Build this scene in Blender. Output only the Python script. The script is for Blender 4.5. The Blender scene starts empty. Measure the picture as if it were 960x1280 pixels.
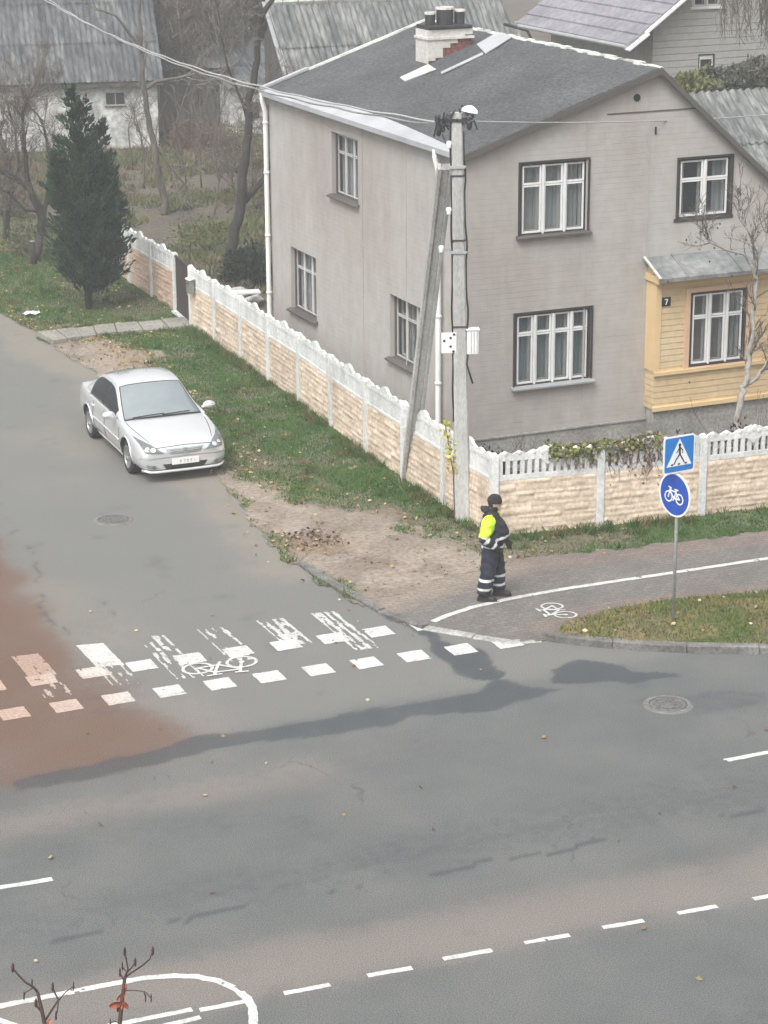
import bpy, bmesh, math, random
import numpy as np
from mathutils import Vector, Matrix
from mathutils.geometry import tessellate_polygon
from mathutils.bvhtree import BVHTree

scene = bpy.context.scene
C = scene.collection
R = math.radians

# ------------------------------------------------------------------ camera, sky, sun, exposure
CAM = Vector((0.0, 0.0, 12.45))
FPX, PITCH, ROLL, YAW = 2850.0, R(17.65), R(0.37), R(23.53)      # focal length in pixels of a 960 x 1280 picture
_f = Vector((0, math.cos(PITCH), -math.sin(PITCH)))
_r = Vector((1, 0, 0)); _d = _f.cross(_r)
_r2 = math.cos(ROLL) * _r + math.sin(ROLL) * _d
_d2 = -math.sin(ROLL) * _r + math.cos(ROLL) * _d
_M = Matrix.Rotation(-YAW, 3, 'Z')                                # street frame: X along the main road, Y up the side road
RIGHT, DOWN, FWD = _M @ _r2, _M @ _d2, _M @ _f
cd = bpy.data.cameras.new('camera'); cam = bpy.data.objects.new('camera', cd); C.objects.link(cam)
cd.sensor_fit = 'VERTICAL'; cd.sensor_height = 24.0; cd.lens = 24.0 * FPX / 1280.0
cd.clip_start = 0.5; cd.clip_end = 1500
rm = Matrix((RIGHT, -DOWN, -FWD)).transposed().to_4x4(); rm.translation = CAM
cam.matrix_world = rm
scene.camera = cam

SUN_EL, SUN_AZ = R(52), R(230)            # direction the light comes from, azimuth measured clockwise from +Y
w = bpy.data.worlds.new('World'); scene.world = w; w.use_nodes = True
nt = w.node_tree; nt.nodes.clear()
sky = nt.nodes.new('ShaderNodeTexSky'); sky.sky_type = 'NISHITA'; sky.sun_disc = False
sky.sun_elevation = SUN_EL; sky.sun_rotation = SUN_AZ; sky.air_density = 1.0; sky.dust_density = 4.0; sky.ozone_density = 1.0
hs = nt.nodes.new('ShaderNodeHueSaturation'); hs.inputs['Saturation'].default_value = 0.05
bg = nt.nodes.new('ShaderNodeBackground'); bg.inputs['Strength'].default_value = 0.11
wo = nt.nodes.new('ShaderNodeOutputWorld')
tcw = nt.nodes.new('ShaderNodeTexCoord'); spw = nt.nodes.new('ShaderNodeSeparateXYZ'); nt.links.new(tcw.outputs['Generated'], spw.inputs[0])   # overcast: brighter overhead than at the horizon
mrw = nt.nodes.new('ShaderNodeMapRange'); mrw.inputs[3].default_value = 0.55; mrw.inputs[4].default_value = 3.1; nt.links.new(spw.outputs[2], mrw.inputs[0])
mlw = nt.nodes.new('ShaderNodeVectorMath'); mlw.operation = 'SCALE'
nt.links.new(sky.outputs[0], hs.inputs['Color']); nt.links.new(hs.outputs[0], mlw.inputs[0]); nt.links.new(mrw.outputs[0], mlw.inputs['Scale']); nt.links.new(mlw.outputs[0], bg.inputs[0]); nt.links.new(bg.outputs[0], wo.inputs[0])
sd = bpy.data.lights.new('sun', 'SUN'); sd.energy = 1.0; sd.angle = R(24); sd.color = (1.0, 0.97, 0.93)
so = bpy.data.objects.new('sun', sd); C.objects.link(so)
_sv = Vector((math.sin(SUN_AZ) * math.cos(SUN_EL), math.cos(SUN_AZ) * math.cos(SUN_EL), math.sin(SUN_EL)))
so.rotation_euler = (-_sv).to_track_quat('-Z', 'Y').to_euler(); so.location = (0, 20, 60)
vs = scene.view_settings
scene.display_settings.display_device = 'sRGB'
vs.view_transform = 'Standard'; vs.look = 'None'; vs.gamma = 1; vs.use_curve_mapping = False
vs.exposure = 0.38

# ------------------------------------------------------------------ surveying helpers (photo measurements -> metres in the street frame)
def ray(x, y): return RIGHT * ((x - 480) / FPX) + DOWN * ((y - 640) / FPX) + FWD
def GP(x, y, z=0.0):
    r = ray(x, y); return CAM + r * ((z - CAM.z) / r.z)
def PY(x, y, Y):
    r = ray(x, y); return CAM + r * ((Y - CAM.y) / r.y)
def PX(x, y, X):
    r = ray(x, y); return CAM + r * ((X - CAM.x) / r.x)
def PD(x, y, d): return CAM + ray(x, y).normalized() * d

# ------------------------------------------------------------------ numpy noise
def _hash(ix, iy, s):
    h = (ix.astype(np.int64) * 374761393 + iy.astype(np.int64) * 668265263 + s * 1274126177) & 0x7fffffff
    h = ((h ^ (h >> 13)) * 1274126177) & 0x7fffffff
    return ((h ^ (h >> 16)) & 0xffff) / 65535.0
def vnoise(x, y, s=0):
    ix = np.floor(x); iy = np.floor(y); fx = x - ix; fy = y - iy
    fx = fx * fx * (3 - 2 * fx); fy = fy * fy * (3 - 2 * fy)
    a = _hash(ix, iy, s); b = _hash(ix + 1, iy, s); c = _hash(ix, iy + 1, s); d = _hash(ix + 1, iy + 1, s)
    return (a * (1 - fx) + b * fx) * (1 - fy) + (c * (1 - fx) + d * fx) * fy
def fbm(x, y, s=0, o=4):
    t = 0; a = 0.5
    for i in range(o):
        t = t + a * vnoise(x * 2 ** i + 17.3 * i, y * 2 ** i - 9.1 * i, s + i); a *= 0.5
    return t / (1 - 0.5 ** o)
def inpoly(x, y, poly):
    ins = np.zeros(x.shape, bool); n = len(poly)
    for i in range(n):
        x1, y1 = poly[i][0], poly[i][1]; x2, y2 = poly[(i + 1) % n][0], poly[(i + 1) % n][1]
        if y1 == y2: continue
        c = ((y1 > y) != (y2 > y)) & (x < (x2 - x1) * (y - y1) / (y2 - y1) + x1)
        ins ^= c
    return ins
def distpoly(x, y, poly, closed=True):
    d = np.full(x.shape, 1e9); n = len(poly)
    for i in range(n if closed else n - 1):
        ax, ay = poly[i][0], poly[i][1]; bx, by = poly[(i + 1) % n][0], poly[(i + 1) % n][1]
        l = (bx - ax) ** 2 + (by - ay) ** 2 + 1e-12
        t = np.clip(((x - ax) * (bx - ax) + (y - ay) * (by - ay)) / l, 0, 1)
        d = np.minimum(d, np.hypot(x - ax - t * (bx - ax), y - ay - t * (by - ay)))
    return d
def sdpoly(x, y, poly):                       # positive inside
    d = distpoly(x, y, poly); return np.where(inpoly(x, y, poly), d, -d)
def sstep(a, b, v):
    t = np.clip((v - a) / (b - a), 0, 1); return t * t * (3 - 2 * t)

# ------------------------------------------------------------------ materials
MATS = {}
def mat(name, cols, scale=3.0, rough=0.85, bump=0.0, bscale=None, stretch=(1, 1, 1), metal=0.0, fine=0.0, fscale=60.0,
        coat=0.0, spec=0.4, detail=6.0, attr=None, grooves=None, rand=0.0, coord='pos', brk=0.0, cracks=0.0, streak=0.0):
    m = bpy.data.materials.new(name); m.use_nodes = True; MATS[name] = m
    t = m.node_tree; N = t.nodes; L = t.links; N.clear()
    out = N.new('ShaderNodeOutputMaterial'); b = N.new('ShaderNodeBsdfPrincipled'); L.new(b.outputs[0], out.inputs[0])
    b.inputs['Roughness'].default_value = rough; b.inputs['Metallic'].default_value = metal
    b.inputs['Specular IOR Level'].default_value = spec; b.inputs['Coat Weight'].default_value = coat
    if coord == 'pos':
        g = N.new('ShaderNodeNewGeometry'); pos = g.outputs['Position']
    else:
        g = N.new('ShaderNodeTexCoord'); pos = g.outputs['Object']
    mp = N.new('ShaderNodeMapping'); mp.inputs['Scale'].default_value = stretch; L.new(pos, mp.inputs['Vector'])
    n1 = N.new('ShaderNodeTexNoise'); n1.inputs['Scale'].default_value = scale; n1.inputs['Detail'].default_value = detail
    n1.inputs['Roughness'].default_value = 0.6
    L.new(mp.outputs[0], n1.inputs['Vector'])
    cr = N.new('ShaderNodeValToRGB'); L.new(n1.outputs['Fac'], cr.inputs[0])
    el = cr.color_ramp.elements
    k = len(cols)
    while len(el) < k: el.new(0.5)
    for i, c in enumerate(cols):
        el[i].position = 0.5 if k == 1 else 0.3 + 0.4 * i / (k - 1); el[i].color = (*c, 1)
    if k == 1: el[1].color = (*cols[0], 1)
    col = cr.outputs[0]
    def mixc(fac, a, bb, mode='MIX', f=None):
        x = N.new('ShaderNodeMix'); x.data_type = 'RGBA'; x.blend_type = mode
        if f is not None: x.inputs[0].default_value = f
        else: L.new(fac, x.inputs[0])
        L.new(a, x.inputs[6])
        if isinstance(bb, tuple): x.inputs[7].default_value = (*bb, 1)
        else: L.new(bb, x.inputs[7])
        return x.outputs[2]
    if rand:                                   # per-leaf variation, carried by the mesh itself
        a = N.new('ShaderNodeAttribute'); a.attribute_name = 'tint'
        col = mixc(None, col, a.outputs['Color'], 'MULTIPLY', rand)
    if attr:                                   # [(channel attribute, colour, strength)]
        for an, c, s in attr:
            a = N.new('ShaderNodeAttribute'); a.attribute_name = an
            mm = N.new('ShaderNodeMath'); mm.operation = 'MULTIPLY'; mm.inputs[1].default_value = s
            fac = a.outputs['Fac']
            if brk:                            # ragged, grainy edges to the stains
                if an == attr[0][0]:
                    nb = N.new('ShaderNodeTexNoise'); nb.inputs['Scale'].default_value = 5.0; nb.inputs['Detail'].default_value = 9.0; nb.inputs['Roughness'].default_value = .7; L.new(mp.outputs[0], nb.inputs['Vector'])
                    nbs = N.new('ShaderNodeMath'); nbs.operation = 'MULTIPLY_ADD'; nbs.inputs[1].default_value = brk; nbs.inputs[2].default_value = -brk / 2; L.new(nb.outputs['Fac'], nbs.inputs[0])
                ad = N.new('ShaderNodeMath'); ad.operation = 'ADD'; L.new(fac, ad.inputs[0]); L.new(nbs.outputs[0], ad.inputs[1])
                th = N.new('ShaderNodeMapRange'); th.interpolation_type = 'SMOOTHSTEP'; th.inputs[1].default_value = .22; th.inputs[2].default_value = .62; L.new(ad.outputs[0], th.inputs[0])
                av = N.new('ShaderNodeMath'); av.operation = 'MULTIPLY_ADD'; av.inputs[1].default_value = .45; L.new(fac, av.inputs[0])
                h2 = N.new('ShaderNodeMath'); h2.operation = 'MULTIPLY'; h2.inputs[1].default_value = .55; L.new(th.outputs[0], h2.inputs[0]); L.new(h2.outputs[0], av.inputs[2]); fac = av.outputs[0]
            L.new(fac, mm.inputs[0])
            col = mixc(mm.outputs[0], col, c)
    n2 = None
    if fine:
        n2 = N.new('ShaderNodeTexNoise'); n2.inputs['Scale'].default_value = fscale; n2.inputs['Detail'].default_value = 3.0
        L.new(mp.outputs[0], n2.inputs['Vector'])
        c2 = N.new('ShaderNodeValToRGB'); L.new(n2.outputs['Fac'], c2.inputs[0])
        lo, hi = max(0.0, 1 - fine), 1 + fine
        c2.color_ramp.elements[0].position = 0.34; c2.color_ramp.elements[0].color = (lo, lo, lo, 1)
        c2.color_ramp.elements[1].position = 0.66; c2.color_ramp.elements[1].color = (hi, hi, hi, 1)
        col = mixc(None, col, c2.outputs[0], 'MULTIPLY', 1.0)
    if streak:                                 # run-off stains down a wall
        ms = N.new('ShaderNodeMapping'); ms.inputs['Scale'].default_value = (2.3, 2.3, .22); L.new(pos, ms.inputs['Vector'])
        ns = N.new('ShaderNodeTexNoise'); ns.inputs['Scale'].default_value = 1.0; ns.inputs['Detail'].default_value = 7.0; ns.inputs['Roughness'].default_value = .65; L.new(ms.outputs[0], ns.inputs['Vector'])
        cs = N.new('ShaderNodeValToRGB'); L.new(ns.outputs['Fac'], cs.inputs[0]); q = 1 - streak
        cs.color_ramp.elements[0].position = .36; cs.color_ramp.elements[0].color = (q, q * .985, q * .965, 1); cs.color_ramp.elements[1].position = .58; cs.color_ramp.elements[1].color = (1, 1, 1, 1)
        col = mixc(None, col, cs.outputs[0], 'MULTIPLY', 1.0)
    if cracks:                                 # hairline cracks of the road surface
        nw = N.new('ShaderNodeTexNoise'); nw.inputs['Scale'].default_value = 1.7; nw.inputs['Detail'].default_value = 6.0; L.new(pos, nw.inputs['Vector'])
        wv = N.new('ShaderNodeVectorMath'); wv.operation = 'MULTIPLY_ADD'; wv.inputs[1].default_value = (.9, .9, 0); L.new(nw.outputs['Color'], wv.inputs[0]); L.new(pos, wv.inputs[2])
        vo = N.new('ShaderNodeTexVoronoi'); vo.feature = 'DISTANCE_TO_EDGE'; vo.inputs['Scale'].default_value = .34; L.new(wv.outputs[0], vo.inputs['Vector'])
        lt = N.new('ShaderNodeMapRange'); lt.inputs[1].default_value = .002; lt.inputs[2].default_value = .009; lt.inputs[3].default_value = 1; lt.inputs[4].default_value = 0; L.new(vo.outputs['Distance'], lt.inputs[0])
        nm = N.new('ShaderNodeTexNoise'); nm.inputs['Scale'].default_value = .55; nm.inputs['Detail'].default_value = 4.0; L.new(pos, nm.inputs['Vector'])
        gm = N.new('ShaderNodeMapRange'); gm.inputs[1].default_value = .6; gm.inputs[2].default_value = .68; gm.inputs[4].default_value = cracks; L.new(nm.outputs['Fac'], gm.inputs[0])
        cm = N.new('ShaderNodeMath'); cm.operation = 'MULTIPLY'; L.new(lt.outputs[0], cm.inputs[0]); L.new(gm.outputs[0], cm.inputs[1])
        col = mixc(cm.outputs[0], col, (.045, .045, .045))
    L.new(col, b.inputs['Base Color'])
    nrm = None
    if grooves:                                # (axis, pitch, depth): boards or courses as relief
        ax, pitch, depth, wd = grooves
        sp = N.new('ShaderNodeSeparateXYZ'); L.new(pos, sp.inputs[0])
        q = N.new('ShaderNodeMath'); q.operation = 'DIVIDE'; q.inputs[1].default_value = pitch; L.new(sp.outputs[ax], q.inputs[0])
        fr = N.new('ShaderNodeMath'); fr.operation = 'FRACT'; L.new(q.outputs[0], fr.inputs[0])
        gt = N.new('ShaderNodeMapRange'); gt.inputs[1].default_value = 0.0; gt.inputs[2].default_value = wd
        L.new(fr.outputs[0], gt.inputs[0])
        bp = N.new('ShaderNodeBump'); bp.inputs['Strength'].default_value = 1.0; bp.inputs['Distance'].default_value = depth
        L.new(gt.outputs[0], bp.inputs['Height']); nrm = bp.outputs[0]
    if bump:
        n3 = N.new('ShaderNodeTexNoise'); n3.inputs['Scale'].default_value = bscale or fscale; n3.inputs['Detail'].default_value = 5.0
        L.new(mp.outputs[0], n3.inputs['Vector'])
        bp = N.new('ShaderNodeBump'); bp.inputs['Strength'].default_value = 1.0; bp.inputs['Distance'].default_value = bump
        L.new(n3.outputs['Fac'], bp.inputs['Height'])
        if nrm: L.new(nrm, bp.inputs['Normal'])
        nrm = bp.outputs[0]
    if nrm: L.new(nrm, b.inputs['Normal'])
    return m

def glass_mat(name, tint=(0.05, 0.06, 0.065), transp=0.55, rough=0.03):
    m = bpy.data.materials.new(name); m.use_nodes = True; MATS[name] = m
    t = m.node_tree; N = t.nodes; L = t.links; N.clear()
    out = N.new('ShaderNodeOutputMaterial'); b = N.new('ShaderNodeBsdfPrincipled'); tr = N.new('ShaderNodeBsdfTransparent')
    b.inputs['Base Color'].default_value = (*tint, 1); b.inputs['Roughness'].default_value = rough; b.inputs['Specular IOR Level'].default_value = 0.6
    g = N.new('ShaderNodeNewGeometry'); n = N.new('ShaderNodeTexNoise'); n.inputs['Scale'].default_value = 1.3; L.new(g.outputs['Position'], n.inputs['Vector'])
    bp = N.new('ShaderNodeBump'); bp.inputs['Distance'].default_value = 0.01; L.new(n.outputs['Fac'], bp.inputs['Height']); L.new(bp.outputs[0], b.inputs['Normal'])
    mx = N.new('ShaderNodeMixShader'); mx.inputs[0].default_value = transp
    L.new(b.outputs[0], mx.inputs[1]); L.new(tr.outputs[0], mx.inputs[2]); L.new(mx.outputs[0], out.inputs[0])
    return m

# ------------------------------------------------------------------ mesh and object helpers
ORG = {}
def setp(o, label=None, cat=None, group=None, kind=None):
    if label: o['label'] = label
    if cat: o['category'] = cat
    if group: o['group'] = group
    if kind: o['kind'] = kind
    return o
def thing(name, label, cat, loc=(0, 0, 0), group=None, rotz=0.0):
    o = bpy.data.objects.new(name, None); C.objects.link(o); o.empty_display_size = 0.3
    o.location = loc; o.rotation_euler = (0, 0, rotz)
    ORG[o.name] = Vector(loc)
    return setp(o, label, cat, group)
def mesh_np(verts, faces, smooth=False, tint=None, attrs=None):
    verts = np.asarray(verts, np.float32); faces = np.asarray(faces, np.int32); k = faces.shape[1]
    me = bpy.data.meshes.new('mesh'); me.vertices.add(len(verts)); me.vertices.foreach_set('co', verts.ravel())
    me.loops.add(faces.size); me.loops.foreach_set('vertex_index', faces.ravel())
    me.polygons.add(len(faces)); me.polygons.foreach_set('loop_start', np.arange(0, faces.size, k, dtype=np.int32))
    try: me.polygons.foreach_set('loop_total', np.full(len(faces), k, np.int32))
    except Exception: pass
    if smooth: me.polygons.foreach_set('use_smooth', np.ones(len(faces), bool))
    me.update(calc_edges=True); me.validate()
    if tint is not None:                       # one colour per face corner
        a = me.color_attributes.new('tint', 'FLOAT_COLOR', 'CORNER')
        c = np.ones((len(faces), k, 4), np.float32); c[:, :, :3] = np.asarray(tint)[:, None, :]
        a.data.foreach_set('color', c.ravel())
    if attrs:
        for n, v in attrs.items():
            a = me.attributes.new(n, 'FLOAT', 'POINT'); a.data.foreach_set('value', np.asarray(v, np.float32).ravel())
    return me
def link(name, me, m, parent=None, local=False, label=None):
    me.name = name; o = bpy.data.objects.new(name, me); C.objects.link(o)
    for x in (m if isinstance(m, (list, tuple)) else [m]): me.materials.append(x if not isinstance(x, str) else MATS[x])
    if parent is not None:
        org = ORG.get(parent.name)
        if org is not None:
            if not local: me.transform(Matrix.Translation(-org))
            ORG[o.name] = org
        o.parent = parent
    if label: o['label'] = label
    return o
def struct(name, me, m, parent=None):
    o = link(name, me, m, parent)
    if parent is None: o['kind'] = 'structure'; ORG[o.name] = Vector((0, 0, 0))
    return o

class MB:
    def __init__(s): s.v = []; s.f = []; s.mi = []; s.m = 0
    def add(s, vs, fs):
        n = len(s.v); s.v += [tuple(p) for p in vs]
        for f in fs: s.f.append([i + n for i in f]); s.mi.append(s.m)
    def hexa(s, p):                       # 8 points: bottom 4 ccw, top 4 ccw
        s.add(p, [(3, 2, 1, 0), (4, 5, 6, 7), (0, 1, 5, 4), (1, 2, 6, 5), (2, 3, 7, 6), (3, 0, 4, 7)])
    def box(s, c, d, u=(1, 0, 0), v=(0, 1, 0), w=(0, 0, 1)):
        c = Vector(c); u = Vector(u) * (d[0] / 2); v = Vector(v) * (d[1] / 2); w = Vector(w) * (d[2] / 2)
        s.hexa([c - u - v - w, c + u - v - w, c + u + v - w, c - u + v - w, c - u - v + w, c + u - v + w, c + u + v + w, c - u + v + w])
    def bbox(s, x0, x1, y0, y1, z0, z1): s.box(((x0 + x1) / 2, (y0 + y1) / 2, (z0 + z1) / 2), (x1 - x0, y1 - y0, z1 - z0))
    def bar(s, a, b, w, h, up=(0, 0, 1)):
        a = Vector(a); b = Vector(b); u = (b - a); l = u.length; u.normalize(); up = Vector(up)
        if abs(u.dot(up)) > 0.98: up = Vector((0, 1, 0))
        v = up.cross(u).normalized(); ww = u.cross(v)
        s.box((a + b) / 2, (l, w, h), u, v, ww)
    def prism(s, poly, o, u, v, d):       # polygon in (u,v), extruded by vector d
        o = Vector(o); u = Vector(u); v = Vector(v); d = Vector(d); n = len(poly)
        p = [o + u * a + v * b for a, b in poly]; q = [x + d for x in p]
        tri = tessellate_polygon([[Vector((a, b, 0)) for a, b in poly]])
        s.add(p + q, [tuple(t) for t in tri] + [tuple(i + n for i in reversed(t)) for t in tri] + [(i, (i + 1) % n, (i + 1) % n + n, i + n) for i in range(n)])
    def tube(s, pts, rad, seg=6, cap=True, squash=1.0):
        pts = [Vector(p) for p in pts]; n = len(pts)
        if not isinstance(rad, (list, tuple)): rad = [rad] * n
        ref = None; vs = []
        for i in range(n):
            t = (pts[min(i + 1, n - 1)] - pts[max(i - 1, 0)])
            if t.length < 1e-9: t = Vector((0, 0, 1))
            t.normalize()
            if ref is None:
                ref = Vector((0, 0, 1)) if abs(t.z) < 0.9 else Vector((1, 0, 0))
            a = (ref - t * ref.dot(t))
            if a.length < 1e-6: a = t.orthogonal()
            a.normalize(); ref = a; b = t.cross(a)
            for k in range(seg):
                an = 2 * math.pi * k / seg
                vs.append(pts[i] + a * (math.cos(an) * rad[i]) + b * (math.sin(an) * rad[i] * squash))
        fs = []
        for i in range(n - 1):
            for k in range(seg):
                k2 = (k + 1) % seg
                fs.append((i * seg + k, i * seg + k2, (i + 1) * seg + k2, (i + 1) * seg + k))
        if cap: fs += [tuple(reversed(range(seg))), tuple((n - 1) * seg + k for k in range(seg))]
        s.add(vs, fs)
    def lathe(s, prof, o=(0, 0, 0), u=(1, 0, 0), v=(0, 1, 0), w=(0, 0, 1), seg=16, cap=True):
        o = Vector(o); u = Vector(u); v = Vector(v); w = Vector(w); vs = []; n = len(prof)
        for r, h in prof:
            for k in range(seg):
                a = 2 * math.pi * k / seg; vs.append(o + u * (r * math.cos(a)) + v * (r * math.sin(a)) + w * h)
        fs = [(i * seg + k, i * seg + (k + 1) % seg, (i + 1) * seg + (k + 1) % seg, (i + 1) * seg + k) for i in range(n - 1) for k in range(seg)]
        if cap: fs += [tuple(reversed(range(seg))), tuple((n - 1) * seg + k for k in range(seg))]
        s.add(vs, fs)
    def grid(s, P, flip=False):           # P[i][j] points
        n = len(P); m = len(P[0]); vs = [p for r in P for p in r]; fs = []
        for i in range(n - 1):
            for j in range(m - 1):
                f = (i * m + j, i * m + j + 1, (i + 1) * m + j + 1, (i + 1) * m + j)
                fs.append(tuple(reversed(f)) if flip else f)
        s.add(vs, fs)
    def mesh(s, smooth=False, fix=True):
        me = bpy.data.meshes.new('mesh'); me.from_pydata(s.v, [], s.f)
        me.polygons.foreach_set('material_index', s.mi)
        if smooth: me.polygons.foreach_set('use_smooth', [True] * len(me.polygons))
        if fix:
            bm = bmesh.new(); bm.from_mesh(me); bmesh.ops.recalc_face_normals(bm, faces=bm.faces); bm.to_mesh(me); bm.free()
        me.update(); return me
    def build(s, name, m, parent=None, smooth=False, local=False, label=None, bevel=0.0):
        o = link(name, s.mesh(smooth), m, parent, local, label)
        if bevel:
            b = o.modifiers.new('bevel', 'BEVEL'); b.width = bevel; b.segments = 2; b.limit_method = 'ANGLE'
        return o
def baked(o):                              # apply modifiers without operators
    dg = bpy.context.evaluated_depsgraph_get(); dg.update()
    me = bpy.data.meshes.new_from_object(o.evaluated_get(dg)); o.modifiers.clear(); o.data = me; return o
def dup(root, loc, label=None, group=None):
    r = root.copy(); C.objects.link(r); r.location = loc; ORG[r.name] = Vector(loc)
    if label: r['label'] = label
    if group: r['group'] = group
    for ch in list(root.children):
        c = ch.copy(); C.objects.link(c); c.parent = r
        for g in ch.children:
            d = g.copy(); C.objects.link(d); d.parent = c
    return r
# ------------------------------------------------------------------ material library
mat('road_paint_worn', [(.36, .355, .345), (.44, .435, .42), (.52, .515, .5)], 3, .75, .002, 60, fine=.25, fscale=26, attr=[('dust', (.3, .19, .14), .9)])
mat('asphalt', [(.092, .098, .096), (.109, .113, .11), (.13, .131, .125)], 0.55, .92, .0006, 60, fine=.42, fscale=64, spec=.25, brk=.75, cracks=.5,
    attr=[('light', (.148, .147, .138), .95), ('sandy', (.215, .19, .158), .75), ('pink', (.19, .166, .15), .85), ('dust', (.122, .073, .053), .95), ('dark', (.048, .053, .06), .85)])
mat('pavers', [(.113, .108, .102), (.14, .131, .122), (.168, .154, .142)], .7, .85, .003, 30, fine=.2, fscale=26,
    attr=[('red', (.185, .138, .117), .7), ('sand', (.25, .212, .172), .85), ('dust', (.27, .14, .09), .6)])
mat('verge', [(.03, .06, .014), (.045, .083, .02), (.07, .1, .03)], 1.1, .95, .012, 24, fine=.22, fscale=12,
    attr=[('sand', (.25, .208, .17), 1.0), ('damp', (.17, .14, .112), .75), ('soil', (.125, .095, .07), .9), ('litter', (.27, .18, .095), .55)])
mat('soil', [(.06, .05, .04), (.085, .07, .056), (.11, .09, .07), (.08, .09, .04)], .35, .95, .04, 8, fine=.3, fscale=9)
mat('road_paint', [(.38, .375, .36), (.5, .495, .48), (.57, .565, .55)], 3, .7, .002, 60, fine=.2, fscale=22,
    attr=[('dust', (.36, .24, .18), .9)])
mat('concrete', [(.34, .34, .325), (.43, .43, .415), (.51, .51, .49)], 1.6, .9, .004, 40, fine=.14, fscale=30, stretch=(1, 1, .35), streak=.25)
mat('kerb_stone', [(.075, .07, .064), (.13, .124, .115), (.21, .2, .188)], 2.2, .9, .006, 30, fine=.25, fscale=25)
mat('white_concrete', [(.5, .51, .5), (.64, .65, .64), (.72, .725, .715)], 1.7, .85, .004, 30, fine=.12, fscale=18, streak=.16)
for pn, k_ in (('peach_stone', 1.0), ('peach_stone_pale', 1.07), ('peach_stone_grey', .93)):
    mat(pn, [(.48 * k_, .38 * k_, .285 * k_), (.63 * k_, .515 * k_, .4 * k_), (.69 * k_, .58 * k_, .465 * k_)], 1.6 + k_, .88, .005, 45, fine=.16, fscale=17, streak=.16)
mat('pink_stone', [(.42, .3, .22), (.52, .385, .29), (.58, .45, .35)], 1.6, .88, .006, 45, fine=.14, fscale=22)
mat('wall_cladding', [(.355, .318, .297), (.402, .378, .354), (.424, .422, .404)], .4, .8, .0, fine=.05, fscale=5, grooves=(2, .105, .0022, .1), stretch=(1, 1, .7), streak=.07)
mat('foundation', [(.2, .195, .178), (.29, .282, .262), (.36, .35, .325)], 1.4, .95, .012, 18, fine=.2, fscale=16)
mat('felt_roof', [(.052, .056, .059), (.068, .072, .074), (.09, .093, .092)], .7, .92, .002, 20, fine=.4, fscale=15)
mat('lichen', [(.3, .31, .27), (.5, .5, .46), (.62, .62, .58)], 3, .95, .006, 30)
mat('brown_wood', [(.03, .026, .024), (.046, .04, .036)], 4, .7, .002, 40)
mat('brown_trim', [(.075, .066, .06), (.11, .098, .088)], 2, .8, .003, 30, stretch=(.3, .3, .3))
mat('white_paint', [(.66, .66, .65), (.76, .76, .75)], 3, .55, .001, 60)
mat('grey_paint', [(.27, .275, .28), (.33, .335, .34)], 3, .6, .001, 60)
mat('yellow_board', [(.52, .39, .22), (.585, .445, .265), (.62, .49, .31)], 1.1, .75, .002, 40, fine=.06, fscale=9, grooves=(2, .118, .006, .13))
mat('yellow_trim', [(.6, .43, .22), (.67, .5, .29)], 2, .7, .001, 40)
mat('salmon_trim', [(.56, .36, .23), (.64, .44, .3)], 2, .7, .001, 40)
mat('sheet_metal', [(.36, .37, .39), (.5, .51, .52)], 1.5, .5, .002, 14, metal=.25)
mat('grey_sheet', [(.12, .125, .125), (.175, .182, .182), (.27, .27, .262)], 1.5, .6, .004, 14, fine=.2, fscale=9)
mat('chimney_plaster', [(.5, .48, .44), (.62, .6, .56)], 2.2, .9, .006, 22, fine=.1, fscale=14)
mat('red_brick', [(.15, .06, .052), (.21, .09, .078)], 4, .9, .01, 22, fine=.3, fscale=16)
mat('dark_iron', [(.035, .035, .036), (.06, .06, .06)], 5, .6, .002, 30, metal=.3)
mat('dark_room', [(.012, .012, .013), (.03, .03, .03)], .7, .9)
mat('curtain', [(.5, .52, .52), (.68, .7, .7)], 3, .9, .004, 20, stretch=(6, 6, .4))
mat('old_paint', [(.42, .42, .41), (.52, .52, .505)], 3, .6, .001, 60)
mat('grey_curtain', [(.26, .27, .265), (.36, .37, .365)], 3, .9, .004, 20, stretch=(6, 6, .4))
mat('blue_curtain', [(.35, .43, .45), (.48, .56, .57)], 3, .9, .004, 20, stretch=(6, 6, .4))
glass_mat('window_glass')
mat('corrugated', [(.085, .09, .09), (.13, .135, .132), (.22, .22, .21)], .9, .95, .01, 14, fine=.4, fscale=5, stretch=(2.5, .6, .6))
mat('corrugated_dark', [(.05, .053, .057), (.08, .085, .09), (.17, .175, .172)], .8, .95, .01, 14, fine=.4, fscale=4, stretch=(2.5, .6, .6))
mat('slate_purple', [(.155, .15, .17), (.2, .195, .215), (.24, .235, .25)], .9, .8, .008, 10, fine=.18, fscale=6)
mat('white_brick', [(.26, .26, .24), (.44, .44, .42), (.55, .55, .53)], 1.8, .95, .02, 7, fine=.3, fscale=6)
mat('dark_timber', [(.05, .048, .045), (.09, .086, .08)], 2, .9, .006, 14, stretch=(4, 4, .5))
mat('grey_siding', [(.33, .325, .3), (.4, .395, .37)], .9, .8, .0, fine=.06, fscale=6, grooves=(2, .19, .011, .1))
mat('mossy', [(.08, .085, .055), (.13, .135, .095), (.18, .185, .13)], 1.6, .95, .05, 6, fine=.4, fscale=9)
mat('bark', [(.07, .06, .05), (.11, .097, .082), (.16, .145, .125)], 3, .95, .01, 18, fine=.25, fscale=14, stretch=(3, 3, .6))
mat('dark_bark', [(.022, .02, .017), (.04, .036, .031), (.06, .054, .047)], 3, .95, .01, 18, fine=.25, fscale=14, stretch=(3, 3, .6))
mat('pale_bark', [(.2, .185, .16), (.32, .3, .265), (.42, .4, .36)], 3, .95, .008, 18, fine=.2, fscale=14, stretch=(3, 3, .6))
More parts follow.
